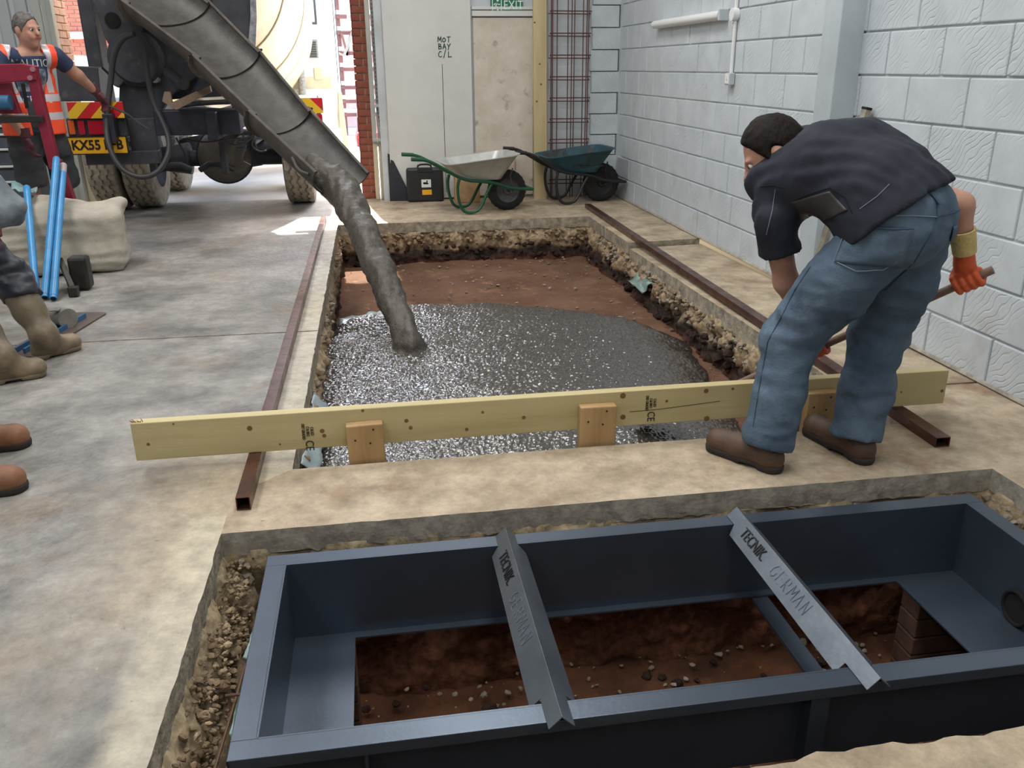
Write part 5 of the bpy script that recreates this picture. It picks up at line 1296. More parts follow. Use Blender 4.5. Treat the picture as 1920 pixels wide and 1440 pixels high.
# rack of steel sections beyond the cab
m_rackb = mat('brown rack steel', srgb(122, 76, 66), srgb(98, 60, 54), 6, rough=.7); m_rackw = mat('pale stacked sheets', srgb(220, 208, 204), srgb(196, 180, 176), 6, rough=.7)
rk = thing('storage_rack', (-.1, 20, 0), 'brown steel storage rack with pale stacked sheets seen beyond the cab', 'rack')
xa_, xb_ = PY(632, 150, 20).x, PY(704, 150, 20).x
for x in (xa_+.12, (xa_+xb_)/2+.05, xb_):
    w = MB(); w.box((x, 20, 1.6), (.07, .07, 3.2), bev=.006); w.build('upright', m_rackb, rk)
for i, yp in enumerate((32, 62, 100, 130, 164, 190, 215)):
    zz = PY(665, yp, 20).z
    w = MB(); w.box(((xa_+xb_)/2, 19.95, zz), (xb_-xa_+.5, .06, .07), bev=.006); w.build('beam', m_rackb, rk)
    w = MB(); w.box(((xa_+xb_)/2+.05*(i % 2), 20.2, zz+.09), (xb_-xa_+.3, .5, .09), bev=.01); w.build('sheet_stack', m_rackw, rk)
w = MB(); w.bar(PY(658, 60, 19.9), PY(650, 104, 19.9), .05, .05); w.bar(PY(640, 62, 19.9), PY(652, 104, 19.9), .05, .05); w.build('diagonal_brace', m_rackb, rk)
w = MB(); w.box((0.2, 23, 2.0), (9, .4, 4.0)); tag(w.build('yard_wall', mat('pinkish yard wall', srgb(206, 178, 170), srgb(186, 154, 146), 2, rough=.9, coord='World')), 'pinkish boundary wall across the far end of the yard', 'wall')
m_carred = mat('red car paint', srgb(190, 30, 44), rough=.25, coat=.4)
van = thing('red_van', (.1, 17.6, 0), 'red van parked in the yard beyond the brick pier', 'van')
zt_ = PY(688, 238, 17.2).z; 
w = MB(); w.box((.55, 17.9, zt_-.35), (1.7, 1.7, .55), bev=.08); w.build('body', m_carred, van, smooth=True)
w = MB(); w.box((.75, 17.9, zt_+.10), (1.2, 1.5, .45), bev=.1); w.build('cabin', m_glass, van, smooth=True)
w = MB(); w.box((.55, 17.03, zt_-.30), (1.6, .06, .12), bev=.02); w.build('bumper', m_rubber, van)
for x in (-.15, 1.2):
    w = MB(); w.cyl((x-.1, 17.5, .3), (x+.1, 17.5, .3), .30, n=24); w.build('wheel', m_tyre, van, smooth=True)
# ================================================================== PEOPLE
m_skin = mat('skin', srgb(186, 142, 122), srgb(170, 124, 106), 9, rough=.55, spec=.35)
m_lip = mat('lips', srgb(150, 92, 82), rough=.5); m_eyew = mat('eye white', srgb(220, 214, 208), rough=.3); m_iris = mat('eye iris', srgb(50, 40, 34), rough=.2)
m_hair = mat('dark brown hair', srgb(26, 17, 13), srgb(16, 11, 9), 30, rough=.7, spec=.2, stretch=(1, 1, .3), bump=.5, bscale=80)
m_hairg = mat('greying short hair', srgb(104, 98, 94), srgb(66, 62, 60), 40, rough=.6, bump=.5, bscale=90)
m_sole = mat('dark boot sole', srgb(44, 38, 34), rough=.8)

class HeadScale:
    # draws head features enlarged about the head centre
    def __init__(s, sdf, H, k): s.s = sdf; s.H = H; s.k = k
    def _p(s, p): return s.H+(np.array(p)-s.H)*s.k
    def ell(s, c, r, axes=None, k=.03, sub=False): s.s.ell(s._p(c), np.array(r)*s.k, axes, k, sub)
    def cap(s, a, b, ra, rb=None, k=.03, sub=False): s.s.cap(s._p(a), s._p(b), ra*s.k, (ra if rb is None else rb)*s.k, k, sub)
def head_frame(face, up):
    Fd = unit(face); U = unit(Vector(up)-Fd*Vector(up).dot(Fd)); S = Fd.cross(U)   # S: person's right
    return S, Fd, U
def body_sdf(J, lo, hi, res, hands=True, scale=1.0):
    s = SDF(lo, hi, res); g = lambda k: npv(J[k])
    rv = unit(Vector(J['HR'])-Vector(J['HL'])); rvs = unit(Vector(J['SR'])-Vector(J['SL']))
    sp = [npv(p) for p in J['spine']]
    for o_, rr in ((-.06, .082), (.06, .082)):
        pts = [p+npv(rv)*o_ for p in sp[:-1]]+[sp[-1]+npv(rvs)*o_]
        s.chain(pts, [rr]*len(pts), k=.05)
    s.cap(g('HL'), g('HR'), .095, .095, .05)
    s.cap(g('SL')*.85+g('SR')*.15, g('SR')*.85+g('SL')*.15, .062, .062, .05)
    s.cap(g('neck'), g('head')-npv(J['U'])*.05, .058, .055, .04)
    for a in 'LR':
        s.chain([g('S'+a), g('E'+a), g('W'+a)], [.052, .043, .029], .03)
        s.chain([g('H'+a), g('K'+a), g('A'+a)], [.085, .055, .040], .04)
        t = Vector(J['T'+a])-Vector(J['A'+a]); t.z = 0; t.normalize()
        s.cap(g('A'+a)-np.array([0, 0, .03]), g('A'+a)+npv(t)*.10-np.array([0, 0, .052]), .030, .020, .02)
    S, Fd, U = [npv(v) for v in head_frame(J['face'], J['U'])]; H = g('head'); ax = (S, Fd, U)
    hs = J.get('hs', 1.0)
    s = HeadScale(s, H, hs)
    s.ell(H+U*.018-Fd*.008, (.074, .094, .105), ax, .02); s.ell(H+Fd*.028-U*.062, (.056, .062, .055), ax, .04)
    s.ell(H+Fd*.078+U*.022, (.052, .016, .011), ax, .015)
    s.cap(H+Fd*.088+U*.012, H+Fd*.108-U*.024, .009, .015, .012)
    s.cap(H+Fd*.055-U*.10, H+Fd*.062-U*.10, .026, .022, .03)
    for e in (-1, 1):
        s.ell(H+S*e*.074-Fd*.012-U*.008, (.010, .022, .032), ax, .008)
        s.ell(H+S*e*.031+Fd*.093+U*.006, (.014, .010, .009), ax, .008, sub=True)
        s.cap(H+S*e*.040+Fd*.070-U*.028, H+S*e*.034+Fd*.078-U*.045, .016, .014, .02)
    s.cap(H+Fd*.090-U*.054-S*.02, H+Fd*.090-U*.054+S*.02, .008, .008, .01)
    return s.s
def finish_body(name, s, J, parent, mats=None):
    S, Fd, U = [npv(v)*J.get('hs', 1.0) for v in head_frame(J['face'], J['U'])]; H = npv(J['head'])
    def mf(c):
        q = c-H; a = np.abs(q@S); f = q@Fd; u = q@U
        return ((a < .026) & (np.abs(u+.054) < .008) & (f > .07)).astype(np.int32)
    o = s.build(name, [m_skin if mats is None else mats, m_lip], parent, mf, relax=1)
    for e in (-1, 1):
        w = MB(); c = H+S*e*.031+Fd*.080+U*.006
        w.lathe([(.0105*math.cos(t), .0105*math.sin(t)) for t in np.linspace(.01, math.pi-.01, 9)], c, Fd, n=14); ey = w.build('eye', m_eyew, parent, smooth=True)
        w = MB(); w.lathe([(.0108*math.cos(t), .0108*math.sin(t)) for t in np.linspace(.01, .95, 4)], c, Fd, n=12); w.build('iris', m_iris, ey, smooth=True)
    return o
def hair(J, mt, parent, low=-.045, front=.052, thick=.010):
    S, Fd, U = [npv(v) for v in head_frame(J['face'], J['U'])]; H = npv(J['head']); ax = (S, Fd, U)
    hs = J.get('hs', 1.0); S, Fd, U = S*hs, Fd*hs, U*hs; ax = (S/hs, Fd/hs, U/hs)
    s = SDF(H-.22, H+.22, .006); s.ell(H+U*.018-Fd*.008, np.array((.074+thick, .094+thick, .105+thick))*hs, ax, .01)
    s.cut(H+Fd*front+U*.055, Fd*.85-U*.35); s.cut(H+U*low, -U); s.cut(H+Fd*.028+U*.0, Fd*.95-U*.55)
    for e in (-1, 1): s.ell(H+S*e*.085-Fd*.008-U*.012, (.03, .026, .036), ax, .006, sub=True)
    s.field(lambda p: .003*fbm(p, 60, 2, 7))
    return s.build('hair', mt, parent)
def clothes_legs(J, rs, mt, name, parent, lo, hi, res, hem, hemcut, waist_pt, waist_n, pel, wr=.006, seed=3, hem_r=None):
    """trousers: rs = radii hip, thigh, knee, calf, hem; hem: fraction of shin"""
    s = SDF(lo, hi, res); g = lambda k: npv(J[k]); rv = npv(unit(Vector(J['HR'])-Vector(J['HL'])))
    c = (g('HL')+g('HR'))/2; sp = npv(unit(Vector(J['spine'][1])-Vector(J['spine'][0]))); fw = np.cross(sp, rv); 
    s.ell(c+sp*.02, pel, (rv, fw, sp), .05)
    s.cap(c+sp*.02-rv*.06, c+sp*.16-rv*.06, pel[1]*.93, pel[1]*.9, .05); s.cap(c+sp*.02+rv*.06, c+sp*.16+rv*.06, pel[1]*.93, pel[1]*.9, .05)
    for a in 'LR':
        H, K, A = g('H'+a), g('K'+a), g('A'+a)
        e = K+(A-K)*hem
        s.chain([H, H*.5+K*.5, K, K*.5+e*.5, e], rs, .035)
        if hemcut:
            d = (e-K)/np.linalg.norm(e-K); s.cut(e+d*.0, d, near=e, rad=max(rs[4]*2.2, .14))
    s.cut(waist_pt, waist_n, near=npv(waist_pt), rad=.34)
    s.field(lambda p: wr*fbm(p*np.array([1, 1, 2.2]), 10, 3, seed)+wr*.7*np.sin(p[:, 2]*70+6*fbm(p, 5, 2, seed+4))*np.clip(fbm(p, 4, 2, seed+9), 0, 1), .05)
    return s.build(name, mt, parent, relax=1)
def shoe(name, heel, toe, mt, parent, h=.10, wd=.048, sole=True, up=None, laces=False):
    heel = Vector((heel[0], heel[1], 0)); toe = Vector((toe[0], toe[1], 0)); d = (toe-heel).normalized(); L = (toe-heel).length; sd = d.cross(Vector((0, 0, 1)))
    lo = np.minimum(npv(heel), npv(toe))-.12; hi = np.maximum(npv(heel), npv(toe))+.12; lo[2] = -.01; hi[2] = .30
    s = SDF(lo, hi, .006); hn, dn = npv(heel), npv(d); z = np.array([0, 0, 1.])
    s.cap(hn+dn*.045+z*.045, hn+dn*(L*.5)+z*.048, .042, .045, .03); s.cap(hn+dn*(L*.5)+z*.045, hn+dn*(L-.055)+z*.044, wd, wd*.98, .03)
    s.ell(hn+dn*(L-.06)+z*.045, (.056, wd, .042), (dn, npv(sd), z), .02)
    s.cap(hn+dn*.06+z*.06, (npv(up) if up is not None else hn+dn*.05+z*(h+.05)), .044, .046, .03); s.cap(hn+dn*.08+z*.075, hn+dn*(L*.6)+z*.058, .042, .036, .03)
    s.cut(hn+z*.022, -z)
    if up is None: s.cut(hn+z*(h+.01), z)
    o = s.build(name, mt, parent)
    s2 = SDF(lo, hi, .006); s2.cap(hn+dn*.045+z*.02, hn+dn*(L*.45)+z*.02, .045, .043, .02); s2.cap(hn+dn*(L*.45)+z*.02, hn+dn*(L-.053)+z*.02, .045, wd+.004, .03)
    s2.cut(hn+z*.030, z); s2.cut(hn+z*.001, -z); s2.rbox(hn+dn*(L*.36)+z*.0, (.035, .06, .012), .004, (dn, npv(sd), z), .004, sub=True)
    s2.build('sole', m_sole, o)
    return o
def glove_grip(name, c, axis, palm, wrist, rh, mt, mtcuff, parent, thumb_side=1, scale=1.08):
    """gloved fist closed round a shaft: axis along the shaft towards the thumb, palm = from shaft to back of hand"""
    c = npv(c); a = npv(unit(axis)); p = npv(palm); p = p-a*(p@a); p /= np.linalg.norm(p); q = np.cross(a, p)
    s = SDF(c-.16, c+.16, .0048); fr = .0122*scale; R = rh+fr*.9
    s.ell(c+p*(R+.010)-q*.012, (.044*scale, .017*scale, .040*scale), (a, p, q), .014)
    for i in range(4):
        off = a*((1.5-i)*.0228*scale); r_ = fr*(1.0, 1.05, 1.0, .88)[3-i] if False else fr*(1, 1.04, 1, .88)[i]; ll = (1, 1.06, 1, .85)[i]
        pts = [c+off+p*(R+.006)+q*.016]
        for t in np.linspace(35, 215*ll, 7):
            t = math.radians(t); pts.append(c+off+R*(p*math.cos(t)+q*math.sin(t)))
        s.chain(pts, [r_*1.05]+[r_*(1.0-.03*k) for k in range(7)], .004)
    th = [c+p*(R+.008)-q*.026+a*.018, c+p*(R*.35)-q*(R+.010)+a*.040, c-p*(R*.55)-q*(R*.9)+a*.044, c-p*(R*.95)+q*(.012)+a*.040]
    s.chain(th, [fr*1.35, fr*1.2, fr*1.08, fr*.98], .006)
    w = npv(wrist); s.chain([c+p*(R+.010)-q*.018, (c+w)*.5+p*.012, w], [.030*scale, .030*scale, .034*scale], .02)
    o = s.build(name, mt, parent)
    d = npv(unit(Vector(wrist)-Vector(c))); mb = MB()
    mb.lathe([(-.018, .034), (-.014, .040), (.045, .043), (.075, .044), (.075, .036)], w, d, n=24); mb.build('cuff', mtcuff, o, smooth=True)
    return o
def glove_relaxed(name, wrist, tip_dir, palm, mt, mtcuff, parent, side=1, curl=1.0, scale=1.05):
    w = npv(wrist); d = npv(unit(tip_dir)); n = npv(palm); n = n-d*(n@d); n /= np.linalg.norm(n); q = np.cross(d, n)*side
    s = SDF(w-.26, w+.26, .006); P = w+d*.055*scale
    s.ell(P, (.050*scale, .018*scale, .042*scale), (d, n, q), .014); s.cap(w, P, .030*scale, .028*scale, .02)
    for i in range(4):
        b = w+d*.098*scale+q*((i-1.5)*.021*scale); L = (.072, .080, .075, .058)[i]*scale; pts = [b]; ang = .25*curl; cur = b
        for k in range(3):
            ang += .38*curl; dirv = d*math.cos(ang)+n*math.sin(ang); cur = cur+dirv*L*(.45, .31, .24)[k]; pts.append(cur)
        s.chain(pts, [.0125*scale, .0115*scale, .0105*scale, .0095*scale], .006)
    tb = w+d*.03*scale-q*.036*scale
    s.chain([tb, tb+d*.032-q*.022+n*.008, tb+d*.062-q*.022+n*.020], [.017, .014, .011], .01)
    o = s.build(name, mt, parent)
    mb = MB(); mb.lathe([(-.01, .032), (-.005, .037), (.05, .040), (.06, .041), (.06, .03)], w, -Vector(d), n=20); mb.build('cuff', mtcuff, o, smooth=True)
    return o
def bvh_of(o):
    me = o.data; return BVHTree.FromPolygons([v.co.copy() for v in me.vertices], [list(p.vertices) for p in me.polygons])
def px_hit(bvh, x, y):
    h = bvh.ray_cast(CAM, ray(x, y).normalized()); return (h[0], h[1]) if h[0] is not None else None
def seam(bvh, pts, r, name, mt, parent, lift=.001, sub=6, dash=False):
    """sewn line lying on the cloth surface through the given photo points"""
    P = []
    for (a, b) in zip(pts, pts[1:]):
        for k in range(sub):
            t = k/sub; h = px_hit(bvh, a[0]+(b[0]-a[0])*t, a[1]+(b[1]-a[1])*t)
            if h: P.append(h[0]+h[1]*lift)
    h = px_hit(bvh, *pts[-1])
    if h: P.append(h[0]+h[1]*lift)
    if len(P) < 3: return None
    w = MB(); w.tube(P, r, n=6); return w.build(name, mt, parent, smooth=True)
def patch(bvh, quad, name, mt, parent, lift=.004, nu=14, nv=12, outline=None):
    """cloth patch lying on the surface inside a photo quadrilateral"""
    V = []; ok = True
    for j in range(nv+1):
        for i in range(nu+1):
            u, v = i/nu, j/nv
            x = (quad[0][0]*(1-u)+quad[1][0]*u)*(1-v)+(quad[3][0]*(1-u)+quad[2][0]*u)*v; y = (quad[0][1]*(1-u)+quad[1][1]*u)*(1-v)+(quad[3][1]*(1-u)+quad[2][1]*u)*v
            h = px_hit(bvh, x, y)
            V.append((h[0]+h[1]*lift) if h else None)
    F_ = []
    for j in range(nv):
        for i in range(nu):
            f = [j*(nu+1)+i, j*(nu+1)+i+1, (j+1)*(nu+1)+i+1, (j+1)*(nu+1)+i]
            if all(V[k] is not None for k in f) and max((V[f[0]]-V[f[2]]).length, (V[f[1]]-V[f[3]]).length) < .08: F_.append(f)
    V = [v if v is not None else Vector((0, 0, -5)) for v in V]
    used = sorted({k for f in F_ for k in f}); rm = {k: i for i, k in enumerate(used)}
    if not F_: return None
    o = new_obj(name, [V[k] for k in used], [[rm[k] for k in f] for f in F_], mt, parent, smooth=True)
    md = o.modifiers.new('s', 'SOLIDIFY'); md.thickness = .003; md.offset = -1
    return o

# ------------------------------------------------------------------ the man bending over the board with a shovel
m_denim = mat('faded blue denim', srgb(92, 109, 126), srgb(70, 86, 103), 7, rough=.85, bump=.25, bscale=120, spec=.2, c3=srgb(118, 138, 156), s3=3.2, lo3=.55, hi3=.8)
m_denim2 = mat('denim seam', srgb(54, 74, 98), rough=.9); m_thread = mat('pale seam stitching', srgb(118, 134, 150), rough=.9)
m_navyshirt = mat('dark navy polo shirt', srgb(48, 51, 62), srgb(40, 42, 52), 6, rough=.8, spec=.25, bump=.1, bscale=60)
m_charp = mat('charcoal side panel', srgb(54, 52, 53), srgb(44, 42, 43), 6, rough=.5)
m_brownboot = mat('brown leather boot', srgb(92, 68, 52), srgb(66, 48, 38), 9, rough=.6, bump=.2, bscale=40)
m_orange = mat('orange latex glove', srgb(216, 98, 52), srgb(188, 76, 40), 10, rough=.55, bump=.2, bscale=60); m_yknit = mat('cream knitted glove cuff', srgb(206, 186, 128), srgb(186, 164, 104), 30, rough=.9, bump=.3, bscale=80)
c = Vector((1.765, 2.635, .90)); Fv = Vector((-.51, .86, 0)); Rv = Vector((.86, .51, 0))
HC = PY(1452, 292, 3.00)
J = dict(spine=[c, Vector((1.70, 2.71, 1.005)), Vector((1.625, 2.84, 1.075)), Vector((1.53, 2.97, 1.045))], HL=c-Rv*.10, HR=c+Rv*.10,
         KL=PY(1484, 628, 2.77), KR=PY(1646, 632, 2.80), AL=Vector((1.385, 2.695, .10)), AR=Vector((1.752, 2.715, .10)), TL=Vector((1.24, 2.89, .02)), TR=Vector((1.695, 2.965, .02)),
         SL=Vector((1.415, 2.89, .885)), EL=PY(1474, 528, 2.93), SR=Vector((1.76, 3.0, 1.09)), ER=PY(1800, 385, 2.74), neck=Vector((1.535, 3.0, 1.065)), head=HC, hs=1.12, U=(-.42, .42, .80), face=(-.80, .28, -.55))
GR = PY(1814, 527, 2.74); GL = PY(1528, 655, 3.07)
shaft = (GL-GR).normalized()
J['WR'] = PY(1809, 478, 2.73); J['WL'] = GL+(J['EL']-GL).normalized()*.085
man = thing('person', (1.57, 2.7, 0), 'man in navy polo shirt and jeans bending over with a shovel', 'person')
lo, hi = (1.05, 2.3, -.01), (2.3, 3.35, 1.45)
s = body_sdf(J, lo, hi, .0085); finish_body('body', s, J, man)
hair(J, m_hair, man, low=-.075, front=.058, thick=.013)
spd = (J['spine'][1]-J['spine'][0]).normalized()
jeans = clothes_legs(J, [.118, .122, .100, .092, .094], m_denim, 'jeans', man, lo, hi, .0085, 1.06, True, c+spd*.115, spd, (.200, .146, .165), wr=.008, seed=5)
# shirt
s = SDF(lo, hi, .0085); rvs = (J['SR']-J['SL']).normalized()
sp = J['spine']; cw = [.168, .172, .170, .140]
for o_ in (-1, 1):
    pts = [npv(sp[0]+Rv*.062*o_), npv(sp[1]+Rv*.062*o_), npv(sp[2]+Rv*.07*o_), npv(sp[3]+rvs*.075*o_)]
    s.chain(pts, [.166, .160, .152, .122], .05)
s.cap(npv(J['SL'].lerp(J['SR'], .08)), npv(J['SL'].lerp(J['SR'], .92)), .070, .084, .05)
for a in 'LR':
    S_, E_ = J['S'+a], J['E'+a]; fr_ = .50 if a == 'L' else .60; e = S_.lerp(E_, fr_); s.cap(npv(S_), npv(S_.lerp(E_, fr_+.12)), .072, .076, .05)
    dd = (E_-S_).normalized(); s.cut(e, dd, near=npv(e+dd*.06), rad=.16)
s.cap(npv(J['neck']), npv(J['neck'].lerp(J['head'], .35)), .080, .068, .03)
s.cap(npv(c+spd*.02-Rv*.07), npv(c+spd*.02+Rv*.07), .168, .168, .05)
s.cut(c+spd*.030, -spd, near=npv(c), rad=.42)
s.field(lambda p: .009*fbm(p, 9, 4, 3)+.006*np.sin((p@npv(Rv))*60+(p[:, 2])*40+7*fbm(p, 4, 2, 8))*np.clip(fbm(p, 3.2, 2, 12)+.25, 0, 1), .05)
shirt = s.build('polo_shirt', m_navyshirt, man, relax=1)
bj, bs = bvh_of(jeans), bvh_of(shirt)
patch(bs, [(1484, 378), (1556, 358), (1590, 394), (1508, 430)], 'side_panel', m_charp, shirt, lift=.0012)
seam(bs, [(1480, 380), (1510, 366), (1556, 352), (1585, 370), (1598, 400)], .0018, 'seam', m_black, shirt)
seam(bs, [(1425, 350), (1450, 347), (1470, 352)], .0018, 'seam', m_black, shirt); seam(bs, [(1454, 355), (1448, 395), (1437, 440)], .0014, 'piping', m_thread, shirt)
seam(bs, [(1612, 392), (1645, 368), (1668, 345)], .0014, 'piping', m_thread, shirt)
# collar
mb = MB(); nd = (J['head']-J['neck']).normalized(); cc = J['neck'].lerp(J['head'], .32); mb.lathe([(-.03, .082), (.012, .070), (.02, .066), (.012, .062)], cc, nd, n=28); mb.build('collar', m_navyshirt, shirt, smooth=True)
pk = patch(bj, [(1598, 420), (1712, 430), (1690, 500), (1566, 492)], 'back_pocket', m_denim, jeans, lift=.004)
seam(bj, [(1598, 420), (1640, 428), (1712, 430)], .003, 'pocket_hem', m_denim2, jeans, lift=.006); seam(bj, [(1598, 420), (1580, 450), (1565, 490), (1605, 508), (1655, 505), (1695, 480), (1712, 430)], .0018, 'stitching', m_thread, jeans, lift=.005)
seam(bj, [(1632, 402), (1680, 404), (1720, 405), (1755, 407)], .0022, 'yoke_seam', m_thread, jeans, lift=.002); seam(bj, [(1756, 407), (1790, 398), (1808, 388)], .0022, 'yoke_seam', m_denim2, jeans, lift=.002)
seam(bj, [(1756, 375), (1757, 407), (1745, 440), (1715, 490), (1660, 545)], .0025, 'seat_seam', m_denim2, jeans, lift=.001)
seam(bj, [(1520, 500), (1490, 545), (1470, 585), (1440, 640), (1425, 720), (1412, 800)], .002, 'side_seam', m_denim2, jeans, lift=.001)
patch(bj, [(1786, 424), (1808, 418), (1806, 470), (1772, 480)], 'back_pocket', m_denim, jeans, lift=.004, nu=6, nv=8)
for (bx_, by_) in ((1752, 372),):
    h = px_hit(bj, bx_, by_)
    if h: w = MB(); w.box(h[0]+h[1]*.004, (.014, .006, .05), axes=(h[1].cross(spd).normalized(), h[1], spd.cross(h[1].cross(spd)).normalized()), bev=.002) if False else w.bar(h[0]+h[1]*.004-spd*.028, h[0]+h[1]*.004+spd*.02, .013, .005, up=h[1], bev=.001); w.build('belt_loop', m_denim2, jeans)
shoe('boot', (1.412, 2.615), (1.235, 2.895), m_brownboot, man, up=(1.385, 2.69, .14)); shoe('boot', (1.768, 2.62), (1.69, 2.972), m_brownboot, man, up=(1.752, 2.715, .14))
glove_grip('glove', GR, -shaft, (.25, -.25, .9), J['WR']+(J['ER']-J['WR'])*.12, .016, m_orange, m_yknit, man)
glove_grip('glove', GL, -shaft, (-.35, -.5, .75), J['WL'], .016, m_orange, m_yknit, man)
# shovel
m_handle = mat('worn wooden handle', srgb(132, 108, 92), srgb(104, 84, 72), 8, rough=.6, stretch=(1, 1, .2)); m_blade = mat('muddy steel blade', srgb(118, 112, 104), srgb(88, 84, 80), 10, rough=.5, metal=.5)
top_ = GR-shaft*.09; d2_ = PY(1372, 716, 3.42)
tipS = GL+shaft*.62
sh = thing('shovel', tipS, 'long handled shovel held low by the bending man', 'shovel')
w = MB(); w.tube([top_, GL, GL+shaft*.62], .0155, n=12); w.build('shaft', m_handle, sh, smooth=True)
w = MB(); nU = shaft.cross(Vector((0, 0, 1))).normalized(); nN = nU.cross(shaft).normalized()
B0 = GL+shaft*.62; vs = []; NN = 8
for k in range(NN+1):
    t = k/NN; hw = (.05+.06*min(1, t*4)) if t < .75 else .11*math.sqrt(max(0, 1-((t-.75)/.26)**2))
    for i in range(7):
        u = (i-3)/3; vs.append(B0+shaft*(.28*t)+nU*hw*u+nN*(.03*u*u+.02*t*t-.01))
mb = MB(); mb.add(vs, [[k*7+i, k*7+i+1, k*7+8+i, k*7+7+i] for k in range(NN) for i in range(6)]); bo = mb.build('blade', m_blade, sh, smooth=True); md = bo.modifiers.new('s', 'SOLIDIFY'); md.thickness = .003
w = MB(); w.tube([B0-shaft*.14, B0, B0+shaft*.05], [.019, .018, .010], n=12); w.build('socket', m_blade, sh, smooth=True)

# ------------------------------------------------------------------ man in the orange vest
m_tee = mat('navy tee shirt', srgb(46, 58, 88), srgb(38, 48, 74), 8, rough=.85); m_print = mat('cream shirt print', srgb(196, 200, 196), rough=.8)
m_vest = mat('fluorescent orange vest', srgb(255, 92, 52), srgb(244, 74, 44), 6, rough=.6, bump=.15, bscale=20); m_silver = mat('silver reflective tape', srgb(206, 200, 204), rough=.35, metal=.2)
m_shorts = mat('dark grey work shorts', srgb(66, 68, 72), srgb(54, 56, 60), 8, rough=.9); m_maroon = mat('dark maroon work glove', srgb(92, 48, 56), srgb(70, 36, 44), 10, rough=.85, bump=.3, bscale=50)
m_tan = mat('tan suede boot', srgb(140, 118, 98), srgb(112, 92, 76), 10, rough=.85)
pc = PY(60, 222, 7.42); fvd = Vector((.62, -.78, 0)).normalized(); lft = Vector((.78, .62, 0)).normalized()
hd = PY(50, 56, 7.33)
ftL = PZ(205, 436, 0.0)
J2 = dict(spine=[pc, pc+Vector((0, .0, .14)), pc+Vector((-.02, 0, .28)), pc+Vector((-.03, 0, .38))], HL=pc+lft*.09, HR=pc-lft*.09, neck=PY(54, 99, 7.36), head=hd, U=(.06, -.05, 1), face=(.85, -.45, -.08),
          SL=PY(104, 106, 7.50), EL=PY(146, 142, 7.62), WL=PY(180, 172, 7.75), SR=PY(2, 106, 7.20), ER=PY(-4, 190, 7.05), WR=PY(48, 256, 7.10),
          KL=PY(122, 330, 7.62), KR=PY(58, 335, 7.40))
J2['AL'] = Vector((ftL.x-.20, 7.80, .10)); J2['AR'] = Vector((J2['KR'].x-.02, 7.45, .10)); J2['TL'] = J2['AL']+Vector((.22, .06, 0)); J2['TR'] = J2['AR']+Vector((.18, -.12, 0))
for k_ in ('SL', 'SR'): J2[k_] = Vector(J2[k_])
man2 = thing('person', (pc.x, pc.y, 0), 'man in an orange high visibility vest and shorts standing by the truck tail', 'person')
lo, hi = (pc.x-.75, 6.75, -.01), (pc.x+.95, 8.15, 1.98)
s = body_sdf(J2, lo, hi, .0095); finish_body('body', s, J2, man2)
hair(J2, m_hairg, man2, low=-.03, front=.060, thick=.006)
clothes_legs(J2, [.110, .112, .100, .098, .098], m_shorts, 'shorts', man2, lo, hi, .0105, .12, True, pc+Vector((0, 0, .13)), (0, 0, 1), (.172, .14, .16), seed=9)
def torso_sdf(J, grow, lo, hi, res, sleeves=.55, arm=.066):
    s = SDF(lo, hi, res); sp = J['spine']; rv = (J['HR']-J['HL']).normalized(); rvs = (J['SR']-J['SL']).normalized()
    for o_ in (-1, 1):
        pts = [npv(sp[0]+rv*.075*o_), npv(sp[1]+rv*.07*o_), npv(sp[2]+rv*.085*o_), npv(sp[3]+rvs*.085*o_)]
        s.chain(pts, [.115+grow, .118+grow, .120+grow, .092+grow], .05)
    s.cap(npv(J['SL'].lerp(J['SR'], .05)), npv(J['SL'].lerp(J['SR'], .95)), .068+grow, .068+grow, .06)
    if sleeves:
        for a in 'LR':
            S_, E_ = J['S'+a], J['E'+a]; e = S_.lerp(E_, sleeves); s.cap(npv(S_), npv(S_.lerp(E_, sleeves+.3)), arm+grow, arm+grow-.004, .04); s.cut(e, (E_-S_).normalized(), near=npv(e), rad=.15)
    return s
s = torso_sdf(J2, .0, lo, hi, .0095); s.cap(npv(J2['neck'])-np.array([0, 0, .14]), npv(J2['neck'])-np.array([0, 0, .0]), .10, .072, .04); s.cap(npv(pc+Vector((0, 0, -.1))-lft*.075), npv(pc-lft*.075), .125, .118, .05); s.cap(npv(pc+Vector((0, 0, -.1))+lft*.075), npv(pc+lft*.075), .125, .118, .05); s.cut(pc+Vector((0, 0, -.10)), (0, 0, -1)); s.cut(J2['neck']+Vector((0, 0, .0)), (.25, -.25, 1), near=npv(J2['neck']), rad=.12)
s.field(lambda p: .005*fbm(p, 9, 3, 5), .05); tee = s.build('tee_shirt', m_tee, man2)
s = torso_sdf(J2, .016, lo, hi, .009, sleeves=0); zc_ = pc.z
fvn, lfn = npv(fvd), npv(lft); pcn = npv(pc)
def vestcut(p):
    q = p-pcn; f = q@fvn; l = q@lfn; z = q[:, 2]
    wv = .035+.10*np.clip((z-.0)/.45, 0, 1)*np.clip((.62-z)/.2, 0, 1)
    open_ = (f > 0) & (np.abs(l+.01) < wv+.01) & (z < .60)
    neck_ = (np.hypot(q[:, 0]-(J2['neck'].x-pc.x), q[:, 1]-(J2['neck'].y-pc.y)) < .085) & (z > .42)
    arm_ = (np.abs(l) > .215)
    return np.where(open_ | neck_ | arm_, .5, 0.0)
s.cut(pc+Vector((0, 0, -.12)), (0, 0, -1))
s.cap(npv(pc+Vector((0, 0, -.16))-lft*.08), npv(pc+Vector((0, 0, .1))-lft*.08), .145, .13, .05); s.cap(npv(pc+Vector((0, 0, -.16))+lft*.08), npv(pc+Vector((0, 0, .1))+lft*.08), .155, .14, .05); s.cut(pc+Vector((0, 0, -.12)), (0, 0, -1))
